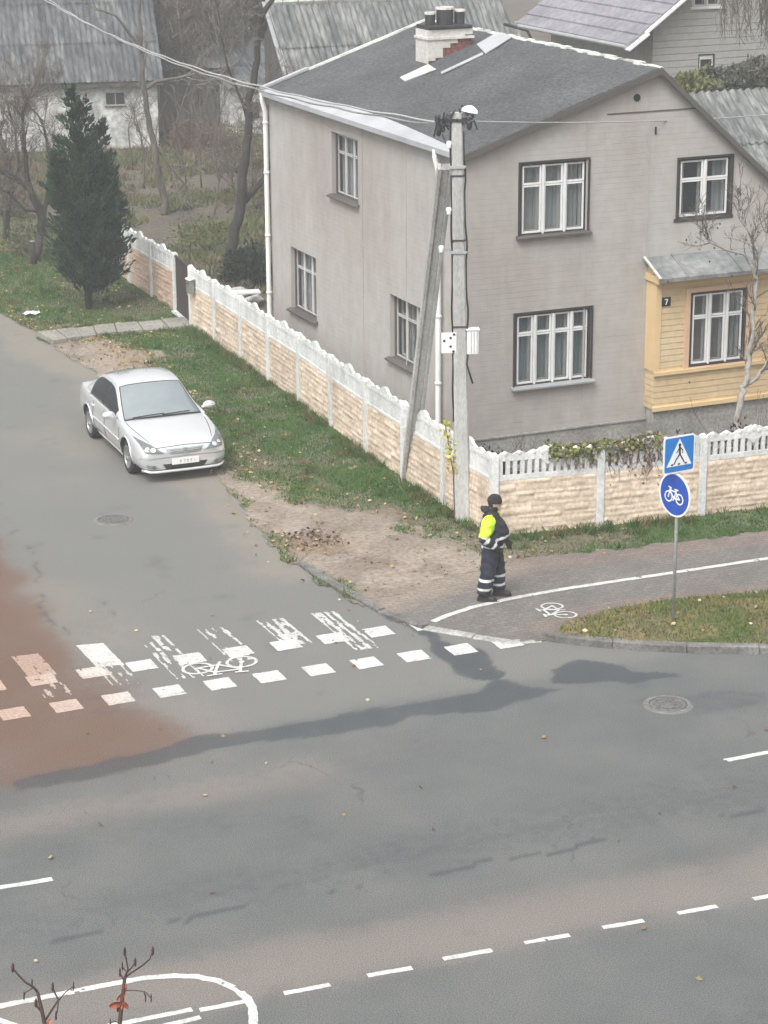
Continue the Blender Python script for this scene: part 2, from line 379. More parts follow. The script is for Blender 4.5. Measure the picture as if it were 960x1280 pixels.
mat('twig', [(.09, .075, .062), (.15, .125, .105)], 3, .95)
mat('grey_twig', [(.15, .14, .122), (.22, .207, .185)], 3, .95)
mat('red_twig', [(.09, .04, .032), (.14, .065, .05)], 3, .9)
mat('dark_twig', [(.04, .028, .026), (.07, .042, .036)], 30, .85)
mat('foliage', [(1, 1, 1)], 1, .9, rand=1.0, spec=.08)
mat('silver_paint', [(.68, .69, .7), (.72, .73, .74)], 1, .2, metal=.5, coat=.9, spec=.5)
mat('tyre', [(.016, .016, .016), (.026, .026, .026)], 8, .85, coord='obj')
mat('alloy', [(.42, .43, .44), (.52, .53, .54)], 5, .35, metal=.8, coord='obj')
mat('black_plastic', [(.02, .02, .021), (.034, .034, .035)], 6, .6, coord='obj')
mat('grille_metal', [(.28, .29, .3), (.36, .37, .38)], 6, .4, metal=.5, coord='obj')
mat('lamp_glass', [(.1, .105, .11), (.22, .225, .23)], 9, .1, metal=.25, coat=.8, coord='obj')
mat('lamp_bowl', [(.75, .76, .77)], 4, .12, metal=.8, coat=.5, coord='obj')
mat('red_lens', [(.3, .012, .01)], 4, .2, coat=.6, coord='obj')
mat('car_glass', [(.17, .2, .21), (.21, .24, .25)], 2, .05, coat=1.0, spec=.8, coord='obj')  # pale base colour stands in for sky reflected by the windscreen
mat('side_glass', [(.014, .015, .016), (.02, .021, .022)], 2, .06, spec=.3, coord='obj')
mat('plate_white', [(.72, .72, .7), (.78, .78, .76)], 4, .5, coord='obj')
mat('dark_mark', [(.38, .36, .36)], 4, .7, coord='obj')
mat('sign_blue', [(.012, .16, .48), (.016, .19, .54)], 2, .45, coord='obj')
mat('sign_deep_blue', [(.01, .06, .34), (.014, .075, .39)], 2, .45, coord='obj')
mat('sign_white', [(.74, .76, .78), (.8, .81, .82)], 3, .45, coord='obj')
mat('sign_black', [(.012, .012, .013)], 3, .5, coord='obj')
mat('zinc', [(.4, .41, .41), (.5, .51, .51)], 3, .55, metal=.5, fine=.1, fscale=20, coord='obj')
mat('jacket_black', [(.012, .013, .018), (.022, .023, .03)], 7, .8, .006, 16, coord='obj')
mat('trouser_navy', [(.014, .017, .028), (.026, .03, .045)], 7, .85, .006, 14, coord='obj')
mat('hi_vis', [(.5, .8, .03), (.58, .88, .05)], 6, .7, .003, 20, coord='obj')
mat('reflective', [(.55, .56, .56), (.66, .67, .67)], 9, .5, .002, 30, coord='obj')
mat('skin', [(.44, .28, .21), (.5, .33, .25)], 8, .6, coord='obj')
mat('hair', [(.03, .022, .017), (.05, .036, .028)], 20, .7, coord='obj')
mat('leather', [(.018, .014, .012), (.035, .028, .024)], 9, .55, .003, 30, coord='obj')
mat('wool', [(.014, .013, .013), (.025, .023, .022)], 30, .95, .003, 60, coord='obj')
mat('wire', [(.3, .3, .3), (.42, .42, .42)], 3, .7)
mat('black_cable', [(.012, .012, .013), (.022, .022, .023)], 3, .6)
mat('path_concrete', [(.17, .16, .14), (.23, .218, .19), (.29, .275, .245)], 1.6, .95, .008, 20, fine=.3, fscale=15)
mat('flush_stone', [(.22, .214, .2), (.3, .292, .275), (.37, .36, .34)], 2, .9, .004, 30, fine=.25, fscale=24)
mat('cover_rim', [(.12, .118, .113), (.165, .161, .154)], 4, .9, .004, 30, fine=.25, fscale=24)
mat('iron_cover', [(.095, .093, .089), (.135, .131, .124)], 6, .75, .006, 30, fine=.3, fscale=30)
mat('tile_brown', [(.042, .03, .027), (.06, .044, .04)], 2, .7, .003, 30, stretch=(5, 5, .5))

# ------------------------------------------------------------------ outlines on the ground, in metres (surveyed from the photo)
def gpoly(px, z=0.0): return [tuple(GP(x, y, z)[:2]) for x, y in px]
# edge between the side road and its right verge, from far to near, then the kerb round the corner
EDGE_PX = [(0, 391), (45, 416), (62, 432), (112, 462), (205, 548), (268, 592), (300, 628), (332, 678), (352, 700), (376, 709), (400, 727), (432, 745), (470, 766), (528, 787)]
PAVE_TOP_PX = [(470, 752), (545, 728), (640, 701), (760, 689), (960, 664), (1100, 645), (1500, 591)]
VERGE = gpoly([(-110, 330)] + EDGE_PX[:13] + PAVE_TOP_PX + [(1500, 562), (1100, 612), (960, 630)]) + [(16.7, 33.6), (16.8, 35.5), (17.05, 41.3), (17.7, 57.2), (18.2, 66.0), (15.0, 70.0)] + gpoly([(-110, 300)])
SAND = gpoly([(55, 428), (130, 428), (178, 446), (215, 480), (262, 560), (290, 592), (345, 610), (420, 636), (480, 650), (560, 676), (640, 700), (560, 745), (470, 772), (370, 712), (300, 632), (225, 575), (60, 440)])
STAIN = gpoly([(-60, 630), (5, 690), (70, 770), (130, 850), (190, 905), (245, 935), (160, 958), (40, 985), (-60, 1005)])
ISLAND_PX = [(692, 800), (706, 786), (760, 768), (840, 757), (960, 745), (1100, 726), (1500, 672), (1500, 842), (1100, 822), (960, 815), (800, 811), (742, 807)]
ISLAND = gpoly(ISLAND_PX)
PAVE = gpoly([(432, 748)] + [(x_, y_ - 9) for x_, y_ in PAVE_TOP_PX] + [(1500, 672), (1100, 727), (960, 744), (840, 756), (740, 774), (700, 790), (684, 801), (640, 803), (560, 792), (520, 783), (470, 764)])

def grid_sheet(xs, ys, zfun, keep=None):
    X, Y = np.meshgrid(xs, ys, indexing='ij'); n, m = X.shape
    Z = zfun(X, Y)
    v = np.stack([X, Y, Z], -1).reshape(-1, 3)
    i, j = np.meshgrid(np.arange(n - 1), np.arange(m - 1), indexing='ij'); a = i * m + j
    f = np.stack([a, a + m, a + m + 1, a + 1], -1).reshape(-1, 4)
    if keep is not None:
        xc = X[:-1, :-1] + (X[1:, 1:] - X[:-1, :-1]) / 2; yc = Y[:-1, :-1] + (Y[1:, 1:] - Y[:-1, :-1]) / 2
        f = f[keep(xc, yc).ravel()]
        u = np.unique(f); mp = np.full(len(v), -1); mp[u] = np.arange(len(u)); v = v[u]; f = mp[f]
    return v, f

def dust_at(x, y):
    d = sdpoly(x + (fbm(x * .5, y * .5, 3) - .5) * 1.4, y + (fbm(x * .5, y * .5, 7) - .5) * .5, STAIN)
    return sstep(-.7, 1.0, d) * (0.5 + .75 * fbm(x * .9, y * .9, 11)) * 1.2

# ground sheet out to the horizon
v, f = grid_sheet(np.concatenate([[-260, -60], np.arange(-20, 60, 2.0), [80, 140, 320]]), np.concatenate([[-120, -20], np.arange(0, 110, 2.0), [150, 330]]), lambda x, y: np.full(x.shape, -.03))
struct('ground', mesh_np(v, f), 'soil')

def road_attrs(v):
    x, y = v[:, 0], v[:, 1]
    nz = fbm(x * 1.1, y * 1.1, 21); nb = fbm(x * .25, y * .8, 5); nf = fbm(x * 4, y * 4, 9)
    a = {}
    a['dust'] = np.clip(dust_at(x, y) * .95, 0, 1)
    # wet, dark patches round the crossing and the gutter line
    dark = np.zeros(len(x))
    wx = x + (nz - .5) * .7; wy = y + (fbm(x * 1.3, y * 1.3, 33) - .5) * .45
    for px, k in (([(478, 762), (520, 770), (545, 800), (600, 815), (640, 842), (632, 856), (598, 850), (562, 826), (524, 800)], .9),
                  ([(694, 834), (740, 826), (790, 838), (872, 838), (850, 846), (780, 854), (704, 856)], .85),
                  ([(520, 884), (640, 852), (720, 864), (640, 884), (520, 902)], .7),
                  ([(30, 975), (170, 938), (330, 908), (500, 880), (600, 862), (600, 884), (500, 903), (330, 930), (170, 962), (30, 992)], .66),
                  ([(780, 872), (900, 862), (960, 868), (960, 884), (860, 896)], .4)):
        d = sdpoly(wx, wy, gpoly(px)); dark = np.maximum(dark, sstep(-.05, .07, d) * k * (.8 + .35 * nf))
    for px in ([(60, 760), (90, 790), (120, 830)], [(0, 600), (30, 690), (60, 760)], [(130, 752), (160, 770)]):
        d = distpoly(wx, wy, gpoly(px), False); dark = np.maximum(dark, (1 - sstep(.01, .07, d)) * .5 * (nf > .45))
    # wheel tracks along the main road, crack sealing
    main = sstep(27.3, 26.8, y)
    for yc, wd, k in ((25.3, 1.0, .28), (23.2, .9, .42), (21.6, .7, .25), (18.0, .9, .4), (16.9, .7, .3)):
        dark = np.maximum(dark, main * np.exp(-((y + .03 * (x - 9) - yc) / wd) ** 2) * k * (.6 + .9 * (nb - .2)))
    yc = GP(480, 1100).y
    crack = np.abs(y + .04 * (x - 9) - yc - (fbm(x * 1.5, x * 0, 8) - .5) * .25)
    dark = np.maximum(dark, (crack < .045) * (fbm(x * 2.2, y * 0 + 3, 19) > .5) * .6)
    dark = np.maximum(dark, sstep(.7, .78, fbm(x * 2.1, y * 2.1, 41)) * .3)
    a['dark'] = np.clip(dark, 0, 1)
    light = sstep(27.0, 28.2, y) * (.62 + .55 * nz)
    light = np.maximum(light, sstep(-.6, .1, sdpoly(wx, wy, gpoly([(570, 800), (690, 806), (700, 822), (640, 835), (600, 826)]))) * .6)
    light = np.maximum(light, sstep(-.5, .1, sdpoly(wx, wy, gpoly([(500, 830), (560, 845), (640, 880), (560, 870)]))) * .35)
    light = np.maximum(light, sstep(-.6, .1, sdpoly(wx, wy, gpoly([(100, 880), (250, 870), (420, 840), (520, 850), (420, 885), (240, 915)]))) * .45)
    sandy = (1 - sstep(.0, 1.5, distpoly(wx, wy, gpoly(EDGE_PX[:10]), False))) * (.35 + .6 * nf) + sstep(.5, .75, fbm(x * .45, y * .3, 78)) * .4 * sstep(27.5, 30, y)
    a['sandy'] = np.clip(sandy, 0, 1)
    a['light'] = np.clip(light - a['dark'] * .6, 0, 1)
    pink = main * np.exp(-((y + .04 * (x - 9) - (GP(600, 1165).y + .15)) / .75) ** 2) * (.45 + .6 * nz)
    pink = np.maximum(pink, main * np.exp(-((y - 25.9) / .7) ** 2) * (.3 + .4 * nz) * sstep(14, 9, x))
    pink = np.maximum(pink, sstep(.5, .8, fbm(x * .33, y * .33, 77)) * .35 * sstep(12.5, 9, x))
    pink = np.maximum(pink, sstep(-.8, .4, sdpoly(wx, wy, gpoly([(150, 850), (260, 870), (330, 930), (200, 960)]))) * .4)
    a['pink'] = np.clip(pink, 0, 1)
    return a
fx = np.concatenate([[-150, -60, -20], np.arange(3.0, 23, .09), [30, 60, 200]]); fy = np.concatenate([[8, 13], np.arange(16.8, 29.3, .09)])
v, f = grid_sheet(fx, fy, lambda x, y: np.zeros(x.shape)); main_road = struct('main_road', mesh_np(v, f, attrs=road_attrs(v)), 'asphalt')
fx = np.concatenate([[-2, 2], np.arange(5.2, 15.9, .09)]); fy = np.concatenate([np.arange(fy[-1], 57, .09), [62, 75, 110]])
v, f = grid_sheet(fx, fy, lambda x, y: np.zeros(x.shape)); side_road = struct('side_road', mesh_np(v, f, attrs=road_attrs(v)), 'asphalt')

# verge with worn sandy ground, its broken edge against the asphalt
def wob(x, y, s, a, k): return (fbm(x * k, y * k, s) - .5) * a
fence_lines = [(16.62, 33.5), (16.8, 35.5), (17.05, 41.3), (17.7, 57.2)]
def verge_keep(x, y): return inpoly(x + wob(x, y, 51, .35, 2.2), y + wob(x, y, 52, .35, 2.2), VERGE)
def verge_z(x, y):
    e = np.minimum(distpoly(x, y, gpoly(EDGE_PX), False), distpoly(x, y, gpoly(PAVE_TOP_PX), False))
    return .016 + .07 * sstep(0, 1.4, e) + (fbm(x * 1.7, y * 1.7, 55) - .5) * .05 * sstep(.1, .6, e)
def verge_attrs(x, y):
    sd = sdpoly(x + wob(x, y, 61, 1.3, .9), y + wob(x, y, 62, 1.3, .9), SAND)
    sand = sstep(-.3, .35, sd + (fbm(x * 3, y * 3, 63) - .5) * .9)
    soil = np.zeros(x.shape)
    for px, k in (([(348, 668), (395, 662), (440, 682), (430, 692), (370, 690)], .9), ([(300, 580), (360, 600), (450, 640), (560, 670), (600, 688), (640, 700), (640, 690), (560, 655), (420, 618), (300, 560)], .8),
                  ([(640, 675), (760, 662), (820, 668), (700, 695), (640, 702)], .85), ([(60, 350), (150, 360), (230, 395), (150, 400), (80, 390)], .7)):
        d = sdpoly(x + wob(x, y, 64, .8, 1.4), y + wob(x, y, 65, .8, 1.4), gpoly(px)); soil = np.maximum(soil, sstep(-.25, .2, d) * k)
    soil = np.maximum(soil, sstep(.55, .7, fbm(x * 1.2, y * 1.2, 66)) * .5)
    d = distpoly(x, y, fence_lines, False); soil = np.maximum(soil, (1 - sstep(.05, .45, d)) * .6)
    lit = np.zeros(x.shape)
    for px, k in (([(0, 375), (60, 410), (200, 410), (215, 425), (100, 432), (0, 400)], 1), ([(110, 430), (180, 440), (230, 500), (170, 470)], .9), ([(350, 670), (440, 685), (400, 700), (350, 690)], .7), ([(280, 560), (330, 590), (420, 630), (340, 610)], .6)):
        d = sdpoly(x + wob(x, y, 67, .8, 1.4), y + wob(x, y, 68, .8, 1.4), gpoly(px)); lit = np.maximum(lit, sstep(-.4, .3, d) * k * (.4 + .6 * fbm(x * 6, y * 6, 69)))
    return sand, soil, lit
v, f = grid_sheet(np.arange(10.5, 31, .085), np.arange(30.0, 69.5, .085), verge_z, verge_keep)
sa, soi, li = verge_attrs(v[:, 0], v[:, 1])
struct('verge', mesh_np(v, f, attrs={'sand': sa, 'soil': soi, 'litter': li, 'damp': np.clip(sstep(.42, .68, fbm(v[:, 0] * 1.6, v[:, 1] * 1.6, 86)) * .8 + sstep(.6, .75, fbm(v[:, 0] * 3.5, v[:, 1] * 3.5, 87)) * .5, 0, 1)}), 'verge')

# paved footway and cycle track
v, f = grid_sheet(np.arange(12.8, 32, .1), np.arange(26.0, 36.5, .1), lambda x, y: np.full(x.shape, .012), lambda x, y: inpoly(x + wob(x, y, 71, .1, 3), y + wob(x, y, 72, .1, 3), PAVE))
x, y = v[:, 0], v[:, 1]
d1 = distpoly(x, y, gpoly(PAVE_TOP_PX), False); d2 = distpoly(x, y, gpoly([(706, 786), (760, 768), (840, 757), (960, 745)]), False)
red = np.maximum((1 - sstep(.5, .75, d1)), (1 - sstep(.4, .65, d2))) * (.5 + .5 * fbm(x * 1.5, y * 1.5, 73))
snd = (1 - sstep(0, 1.1, distpoly(x + wob(x, y, 75, .8, 1), y + wob(x, y, 76, .8, 1), gpoly([(430, 745), (470, 752), (545, 728), (600, 712)]), False))) * .9
pm = MATS['pavers']; t = pm.node_tree; N = t.nodes; L = t.links         # herringbone-like block joints as relief
g = N.new('ShaderNodeNewGeometry'); bk = N.new('ShaderNodeTexBrick'); bk.inputs['Scale'].default_value = 1.0
bk.inputs['Brick Width'].default_value = .2; bk.inputs['Row Height'].default_value = .1; bk.inputs['Mortar Size'].default_value = .008
bk.inputs['Color1'].default_value = (.85, .85, .85, 1); bk.inputs['Color2'].default_value = (1.12, 1.1, 1.08, 1); bk.inputs['Mortar'].default_value = (.62, .6, .57, 1)
L.new(g.outputs['Position'], bk.inputs['Vector'])
bs = [n for n in N if n.type == 'BSDF_PRINCIPLED'][0]; src = bs.inputs['Base Color'].links[0].from_socket
mx = N.new('ShaderNodeMix'); mx.data_type = 'RGBA'; mx.blend_type = 'MULTIPLY'; mx.inputs[0].default_value = .8
L.new(src, mx.inputs[6]); L.new(bk.outputs['Color'], mx.inputs[7]); L.new(mx.outputs[2], bs.inputs['Base Color'])
pavement = struct('pavement', mesh_np(v, f, attrs={'red': red, 'sand': snd, 'dust': np.zeros(len(x))}), 'pavers')

# grass island with its kerb
def isl_z(x, y): return .1 + .07 * sstep(0, .8, distpoly(x, y, ISLAND)) + (fbm(x * 2, y * 2, 81) - .5) * .04
v, f = grid_sheet(np.arange(15, 30, .08), np.arange(23, 31.5, .08), isl_z, lambda x, y: inpoly(x + wob(x, y, 82, .12, 3), y + wob(x, y, 83, .12, 3), ISLAND))
x, y = v[:, 0], v[:, 1]
struct('grass_island', mesh_np(v, f, attrs={'sand': np.zeros(len(x)), 'soil': sstep(.45, .62, fbm(x * 1.5, y * 1.5, 84)) * .7, 'litter': sstep(.4, .7, fbm(x * 2.5, y * 2.5, 85)) * .8}), 'verge')

def kerb_mesh(pts, wd, z0, z1, side, lens=1.0, seed=1):
    rng = random.Random(seed); b = MB(); dense = []
    for i in range(len(pts) - 1):
        p, q = Vector(pts[i]), Vector(pts[i + 1]); n = max(1, int((q - p).length / .12))
        dense += [p + (q - p) * (k / n) for k in range(n)]
    dense.append(Vector(pts[-1]))
    step = max(1, int(lens / .12)); i = 0
    while i < len(dense) - 1:
        j = min(len(dense) - 1, i + step); jz = rng.uniform(-.012, .012); jo = rng.uniform(-.012, .012)
        L_, R_ = [], []
        for k in range(i, j + 1):
            t = (dense[min(k + 1, len(dense) - 1)] - dense[max(k - 1, 0)]).normalized(); nrm = Vector((-t.y, t.x)) * side
            c = dense[k] + t * (.006 if k == i else (-.006 if k == j else 0))
            L_.append(c + nrm * jo); R_.append(c + nrm * (wd + jo))
        n = len(L_); za = z1 + jz; vs = []
        for a, c in zip(L_, R_):
            m = a + (c - a) * .12
            vs += [(a.x, a.y, z0), (a.x, a.y, za - .015), (m.x, m.y, za), (c.x, c.y, za), (c.x, c.y, z0)]
        fs = [(k * 5 + q, k * 5 + q + 1, k * 5 + q + 6, k * 5 + q + 5) for k in range(n - 1) for q in range(4)]
        fs += [(0, 1, 2, 3, 4), tuple((n - 1) * 5 + q for q in (4, 3, 2, 1, 0))]
        b.add(vs, fs); i = j
    return b.mesh()
KP = gpoly([(676, 799), (690, 803), (742, 809), (800, 814), (870, 817), (960, 818), (1110, 824), (1490, 842)])
struct('island_kerb', kerb_mesh(KP, .15, -.02, .125, 1, 1.0, 3), 'kerb_stone')
KP2 = gpoly([(372, 707), (400, 727), (432, 745), (472, 767), (528, 787)])
struct('corner_kerb', kerb_mesh(KP2, .14, -.02, .06, 1, .9, 5), 'kerb_stone')
KP3 = gpoly([(528, 788), (580, 797), (640, 806), (678, 803)])
struct('flush_kerb', kerb_mesh(KP3, .16, -.02, .022, 1, .8, 6), 'flush_stone')
PP = gpoly([(46, 418), (128, 409), (230, 400), (244, 411), (130, 420), (66, 429)], .06)
b = MB()
for i in range(7):
    a0, a1 = i / 7 + .004, (i + 1) / 7 - .004
    def lerp(pl, t):
        k = t * (len(pl) - 1); j = min(int(k), len(pl) - 2); return Vector(pl[j]) + (Vector(pl[j + 1]) - Vector(pl[j])) * (k - j)
    tp, bt = PP[:3], [PP[5], PP[4], PP[3]]
    q = [lerp(bt, a0), lerp(bt, a1), lerp(tp, a1), lerp(tp, a0)]; z = .13 + .012 * math.sin(i * 2.3)
    b.hexa([(p.x, p.y, 0) for p in q] + [(p.x, p.y, z) for p in q])
struct('garden_path', b.mesh(), 'path_concrete')

# ------------------------------------------------------------------ painted markings (sheets 4 mm above the surface they lie on)
def paint(name, faces, z, parent, worn=None, cell=.03, seed=0):
    """faces: ground quads; each becomes a small grid along its own edges, chipped and worn by noise"""
    V, F = [], []
    for ip, pl in enumerate(faces):
        a, b_, c, d = [np.array(p[:2], float) for p in pl]
        nu = max(2, int(np.hypot(*(b_ - a)) / cell)); nv = max(2, int(np.hypot(*(d - a)) / cell))
        U, W = np.meshgrid(np.linspace(0, 1, nu + 1), np.linspace(0, 1, nv + 1), indexing='ij')
        P = (a * ((1 - U) * (1 - W))[..., None] + b_ * (U * (1 - W))[..., None] + c * (U * W)[..., None] + d * ((1 - U) * W)[..., None])
        x = P[..., 0] + wob(P[..., 0], P[..., 1], 90, .022, 11); y = P[..., 1] + wob(P[..., 0], P[..., 1], 91, .022, 11)
        v = np.stack([x, y, np.full(x.shape, z + .0002 * ip)], -1).reshape(-1, 3)
        i, j = np.meshgrid(np.arange(nu), np.arange(nv), indexing='ij'); q = i * (nv + 1) + j
        f = np.stack([q, q + nv + 1, q + nv + 2, q + 1], -1).reshape(-1, 4)
        xc, yc, uc, wc = [(g_[:-1, :-1] + g_[1:, 1:]) / 2 for g_ in (x, y, U, W)]
        k = fbm(xc * 9, yc * 9, 93) > .22
        if worn is not None:                     # traffic leaves lengthwise streaks
            st = np.cos(2 * np.pi * (3.2 * uc + .35 * (fbm(xc * 3, yc * 1.2, 95 + seed) - .5) * 2))
            k &= (st * .55 + (fbm(xc * 14 + seed, yc * 4, 92 + seed) - .5) * 2.6) > (worn - .5) * 2
        f = f[k.ravel()]
        if len(f): F.append(f + sum(len(q_) for q_ in V)); V.append(v)
    V = np.concatenate(V); F = np.concatenate(F)
    me = mesh_np(V, F, attrs={'dust': np.clip(dust_at(V[:, 0], V[:, 1]), 0, 1)})
    return link(name, me, 'road_paint' if worn is None else 'road_paint_worn', parent)
def strip(px, wd):
    p = [Vector(q) for q in gpoly(px)]; out = []
    for i in range(len(p) - 1):
        t = (p[i + 1] - p[i]).normalized(); n = Vector((-t.y, t.x)) * wd / 2
        t0 = t if i == 0 else (p[i + 1] - p[i - 1]).normalized(); t1 = t if i == len(p) - 2 else (p[i + 2] - p[i]).normalized()
        n0 = Vector((-t0.y, t0.x)) * wd / 2; n1 = Vector((-t1.y, t1.x)) * wd / 2
        out.append([p[i] - n0, p[i + 1] - n1, p[i + 1] + n1, p[i] + n0])
    return out
# squares of the cycle crossing: two rows
rows = []
a, c = GP(17, 892), GP(576, 812)
for k in range(-1, 11): rows.append(a + (c - a) * (k / 9.0))
a2, c2 = GP(115, 841), GP(530, 782)
for k in range(-3, 8):
    if k < -2: continue
    rows.append(a2 + (c2 - a2) * (k / 7.0))
sq = []
for i, p in enumerate(rows):
    if GP(640, 805).x < p.x - .05: continue
    h = .2; sq.append([(p.x - h, p.y - h), (p.x + h, p.y - h), (p.x + h, p.y + h), (p.x - h, p.y + h)])
paint('cycle_crossing', sq, .004, side_road)
zb = [((95, 807), (129, 804), 1.0, None), ((14, 821), (48, 817), .95, .1), ((170, 797), (205, 794), 1.9, .66), ((246, 787), (280, 784), 1.5, .66), ((320, 776), (354, 773), 1.2, .42), ((388, 767), (418, 764), 1.78, .5)]
for i, (p, q, ln, wn) in enumerate(zb):
    p, q = GP(*p), GP(*q)
    paint('zebra_bar', [[(p.x, p.y), (q.x, q.y), (q.x + .02, q.y - ln), (p.x + .02, p.y - ln)]], .0045, side_road, wn, .022, i)
    if i < 2: paint('zebra_bar', [[(p.x, p.y - ln), (q.x, q.y - ln), (q.x + .02, q.y - 1.8), (p.x + .02, p.y - 1.8)]], .0045, side_road, .72, .022, i + 20)
def arcpts(cx, cy, r, a0, a1, n=14): return [(cx + r * math.cos(R(a0 + (a1 - a0) * i / n)), cy + r * math.sin(R(a0 + (a1 - a0) * i / n))) for i in range(n + 1)]
def seg2(a, b, w):
    a, b = Vector(a), Vector(b); t = (b - a).normalized() * w / 2; n = Vector((-t.y, t.x))
    return [a - n - t, b - n + t, b + n + t, a + n - t]
def bicycle_polys(w=.05):
    out = []
    for cx in (-.36, .36):
        p, q = arcpts(cx, 0, .235 + w / 2, 0, 360, 24), arcpts(cx, 0, .235 - w / 2, 0, 360, 24)
        out += [[Vector(p[i]), Vector(p[i + 1]), Vector(q[i + 1]), Vector(q[i])] for i in range(24)]
        out.append([Vector(v) for v in arcpts(cx, 0, .05, 0, 315, 7)])
    for a, b in (((-.36, 0), (-.02, -.02)), ((-.36, 0), (-.14, .3)), ((-.14, .3), (-.02, -.02)), ((-.02, -.02), (.26, .3)), ((-.14, .3), (.25, .32)), ((.24, .42), (.36, 0)), ((.18, .43), (.34, .46)), ((-.17, .4), (-.14, .3)), ((-.27, .41), (-.07, .41)), ((-.02, -.02), (.03, -.12))):
        out.append(seg2(a, b, w))
    return out
def ground_bicycle(name, px_a, px_b, px_up, z, parent, seed):
    a, b = GP(*px_a), GP(*px_b); o = (a + b) / 2; u = (b - a); up = GP(*px_up) - o
    L0 = u.length / .72; u = u / u.length * L0; upv = up / .43
    pl = [[(o.x + u.x * p.x + upv.x * p.y, o.y + u.y * p.x + upv.y * p.y) for p in poly] for poly in bicycle_polys(.052)]
    b = MB()
    for i, q in enumerate(pl): b.add([(x, y, z + .00015 * i) for x, y in q], [tuple(range(len(q)))])
    me = b.mesh()
    me.attributes.new('dust', 'FLOAT', 'POINT')
    return link(name, me, 'road_paint', parent)
ground_bicycle('bicycle_symbol', (247, 836), (302, 828), (282, 843), .0055, side_road, 1)
ground_bicycle('bicycle_symbol', (690, 759), (707, 770), (676, 767), .017, pavement, 2)
paint('path_line', strip([(541, 778), (560, 770), (590, 760), (640, 749), (700, 738), (760, 729), (860, 714), (960, 699), (1100, 678), (1480, 621)], .11), .0165, pavement)
dash = [((355, 1242), (413, 1231)), ((459, 1220), (515, 1210)), ((554, 1199), (615, 1188)), ((655, 1179), (712, 1169)), ((753, 1160), (805, 1151)), ((847, 1142), (897, 1133)), ((942, 1124), (992, 1114))]
paint('lane_dashes', [s for d in dash for s in strip(d, .085)], .004, main_road)
paint('lane_line', [s for d in (((-40, 1116), (66, 1099)), ((906, 951), (1010, 931))) for s in strip(d, .1)], .004, main_road)
paint('median_outline', strip([(-60, 1273), (0, 1258), (60, 1246), (120, 1234), (180, 1223), (215, 1220), (245, 1221), (272, 1226), (294, 1236), (308, 1247), (316, 1260), (317, 1285)], .1), .004, main_road)
paint('median_lines', [s for d in (((130, 1284), (240, 1262)), ((190, 1286), (250, 1272)), ((250, 1263), (306, 1252)), ((-20, 1270), (20, 1282))) for s in strip(d, .085)], .004, main_road)

# manhole covers
def manhole(px, label):
    p = GP(*px); t = thing('manhole_cover', label, 'manhole cover', (p.x, p.y, 0), 'manhole covers in the asphalt')
    b = MB(); b.lathe([(.26, .0), (.26, .014), (.24, .018), (.0, .018)], seg=28, cap=False)
    for a in range(0, 360, 45): b.bar((.06 * math.cos(R(a)), .06 * math.sin(R(a)), .02), (.21 * math.cos(R(a)), .21 * math.sin(R(a)), .02), .02, .008)
    for rr in (.1, .2): b.lathe([(rr, .017), (rr, .025), (rr - .018, .025), (rr - .018, .017)], seg=24, cap=False)
    b.build('lid', 'iron_cover', t, local=True)
    b = MB(); b.lathe([(.275, .0), (.275, .016), (.33, .016), (.36, .001)], seg=28, cap=False); b.build('rim', 'cover_rim', t, local=True)
manhole((142, 650), 'worn pale manhole cover in the side road near the silver car')
manhole((835, 881), 'grey manhole cover in the main road below the grass island')
# ------------------------------------------------------------------ the grey two-storey house
XC, YF, YB, XR = 17.86, 37.2, 47.2, 26.0            # left wall, street front, back, right wall
EZ, AX, AZ = 6.15, 21.79, 7.46                      # left eave height, ridge x and height
def roof_z(x): return EZ + (x - XC) * (AZ - EZ) / (AX - XC) if x <= AX else AZ - (x - AX) * (AZ - 5.25) / (24.31 - AX)
house = thing('house', 'grey clad two-storey house with a grey felt roof behind the concrete fence', 'house', (XC, YF, 0))
def holes_wall(b, outline, holes, o, u, v, n, reveal):
    o, u, v, n = Vector(o), Vector(u), Vector(v), Vector(n)
    loops = [[Vector((a, c, 0)) for a, c in outline]] + [[Vector((a, c, 0)) for a, c in ((h[0], h[1]), (h[0], h[3]), (h[2], h[3]), (h[2], h[1]))] for h in holes]
    flat = [p for l in loops for p in l]; tri = tessellate_polygon(loops)
    b.add([o + u * p.x + v * p.y for p in flat], [tuple(t) for t in tri])
    for h in holes:
        c = [(h[0], h[1]), (h[2], h[1]), (h[2], h[3]), (h[0], h[3])]
        for i in range(4):
            p, q = c[i], c[(i + 1) % 4]; P = o + u * p[0] + v * p[1]; Q = o + u * q[0] + v * q[1]
            b.add([P, Q, Q - n * reveal, P - n * reveal], [(0, 1, 2, 3)])
def rect(a, b, O, U):      # two world corners -> (u0, z0, u1, z1) in wall coordinates
    u0 = (a - Vector(O)).dot(U); u1 = (b - Vector(O)).dot(U)
    return (min(u0, u1), min(a.z, b.z), max(u0, u1), max(a.z, b.z))
UF, UL = Vector((1, 0, 0)), Vector((0, -1, 0))      # along the wall, left to right as seen from outside
OF, OL = Vector((XC, YF, 0)), Vector((XC, YB, 0))
hF = [rect(PY(650, 205.4, YF), PY(733.5, 288, YF), OF, UF), rect(PY(848.4, 199.4, YF), PY(912, 268.5, YF), OF, UF), rect(PY(643.5, 394, YF), PY(737, 473, YF), OF, UF)]
hL = [rect(PX(414, 164, XC), PX(448, 256, XC), OL, UL), rect(PX(363, 307.5, XC), PX(396, 402, XC), OL, UL), rect(PX(487.5, 367, XC), PX(530, 469, XC), OL, UL)]
FND = .70
b = MB()
front = [(0, FND), (XR - XC, FND), (XR - XC, roof_z(XR)), (AX - XC, AZ), (0, EZ)]
holes_wall(b, front, hF, OF, UF, (0, 0, 1), (0, -1, 0), .13)
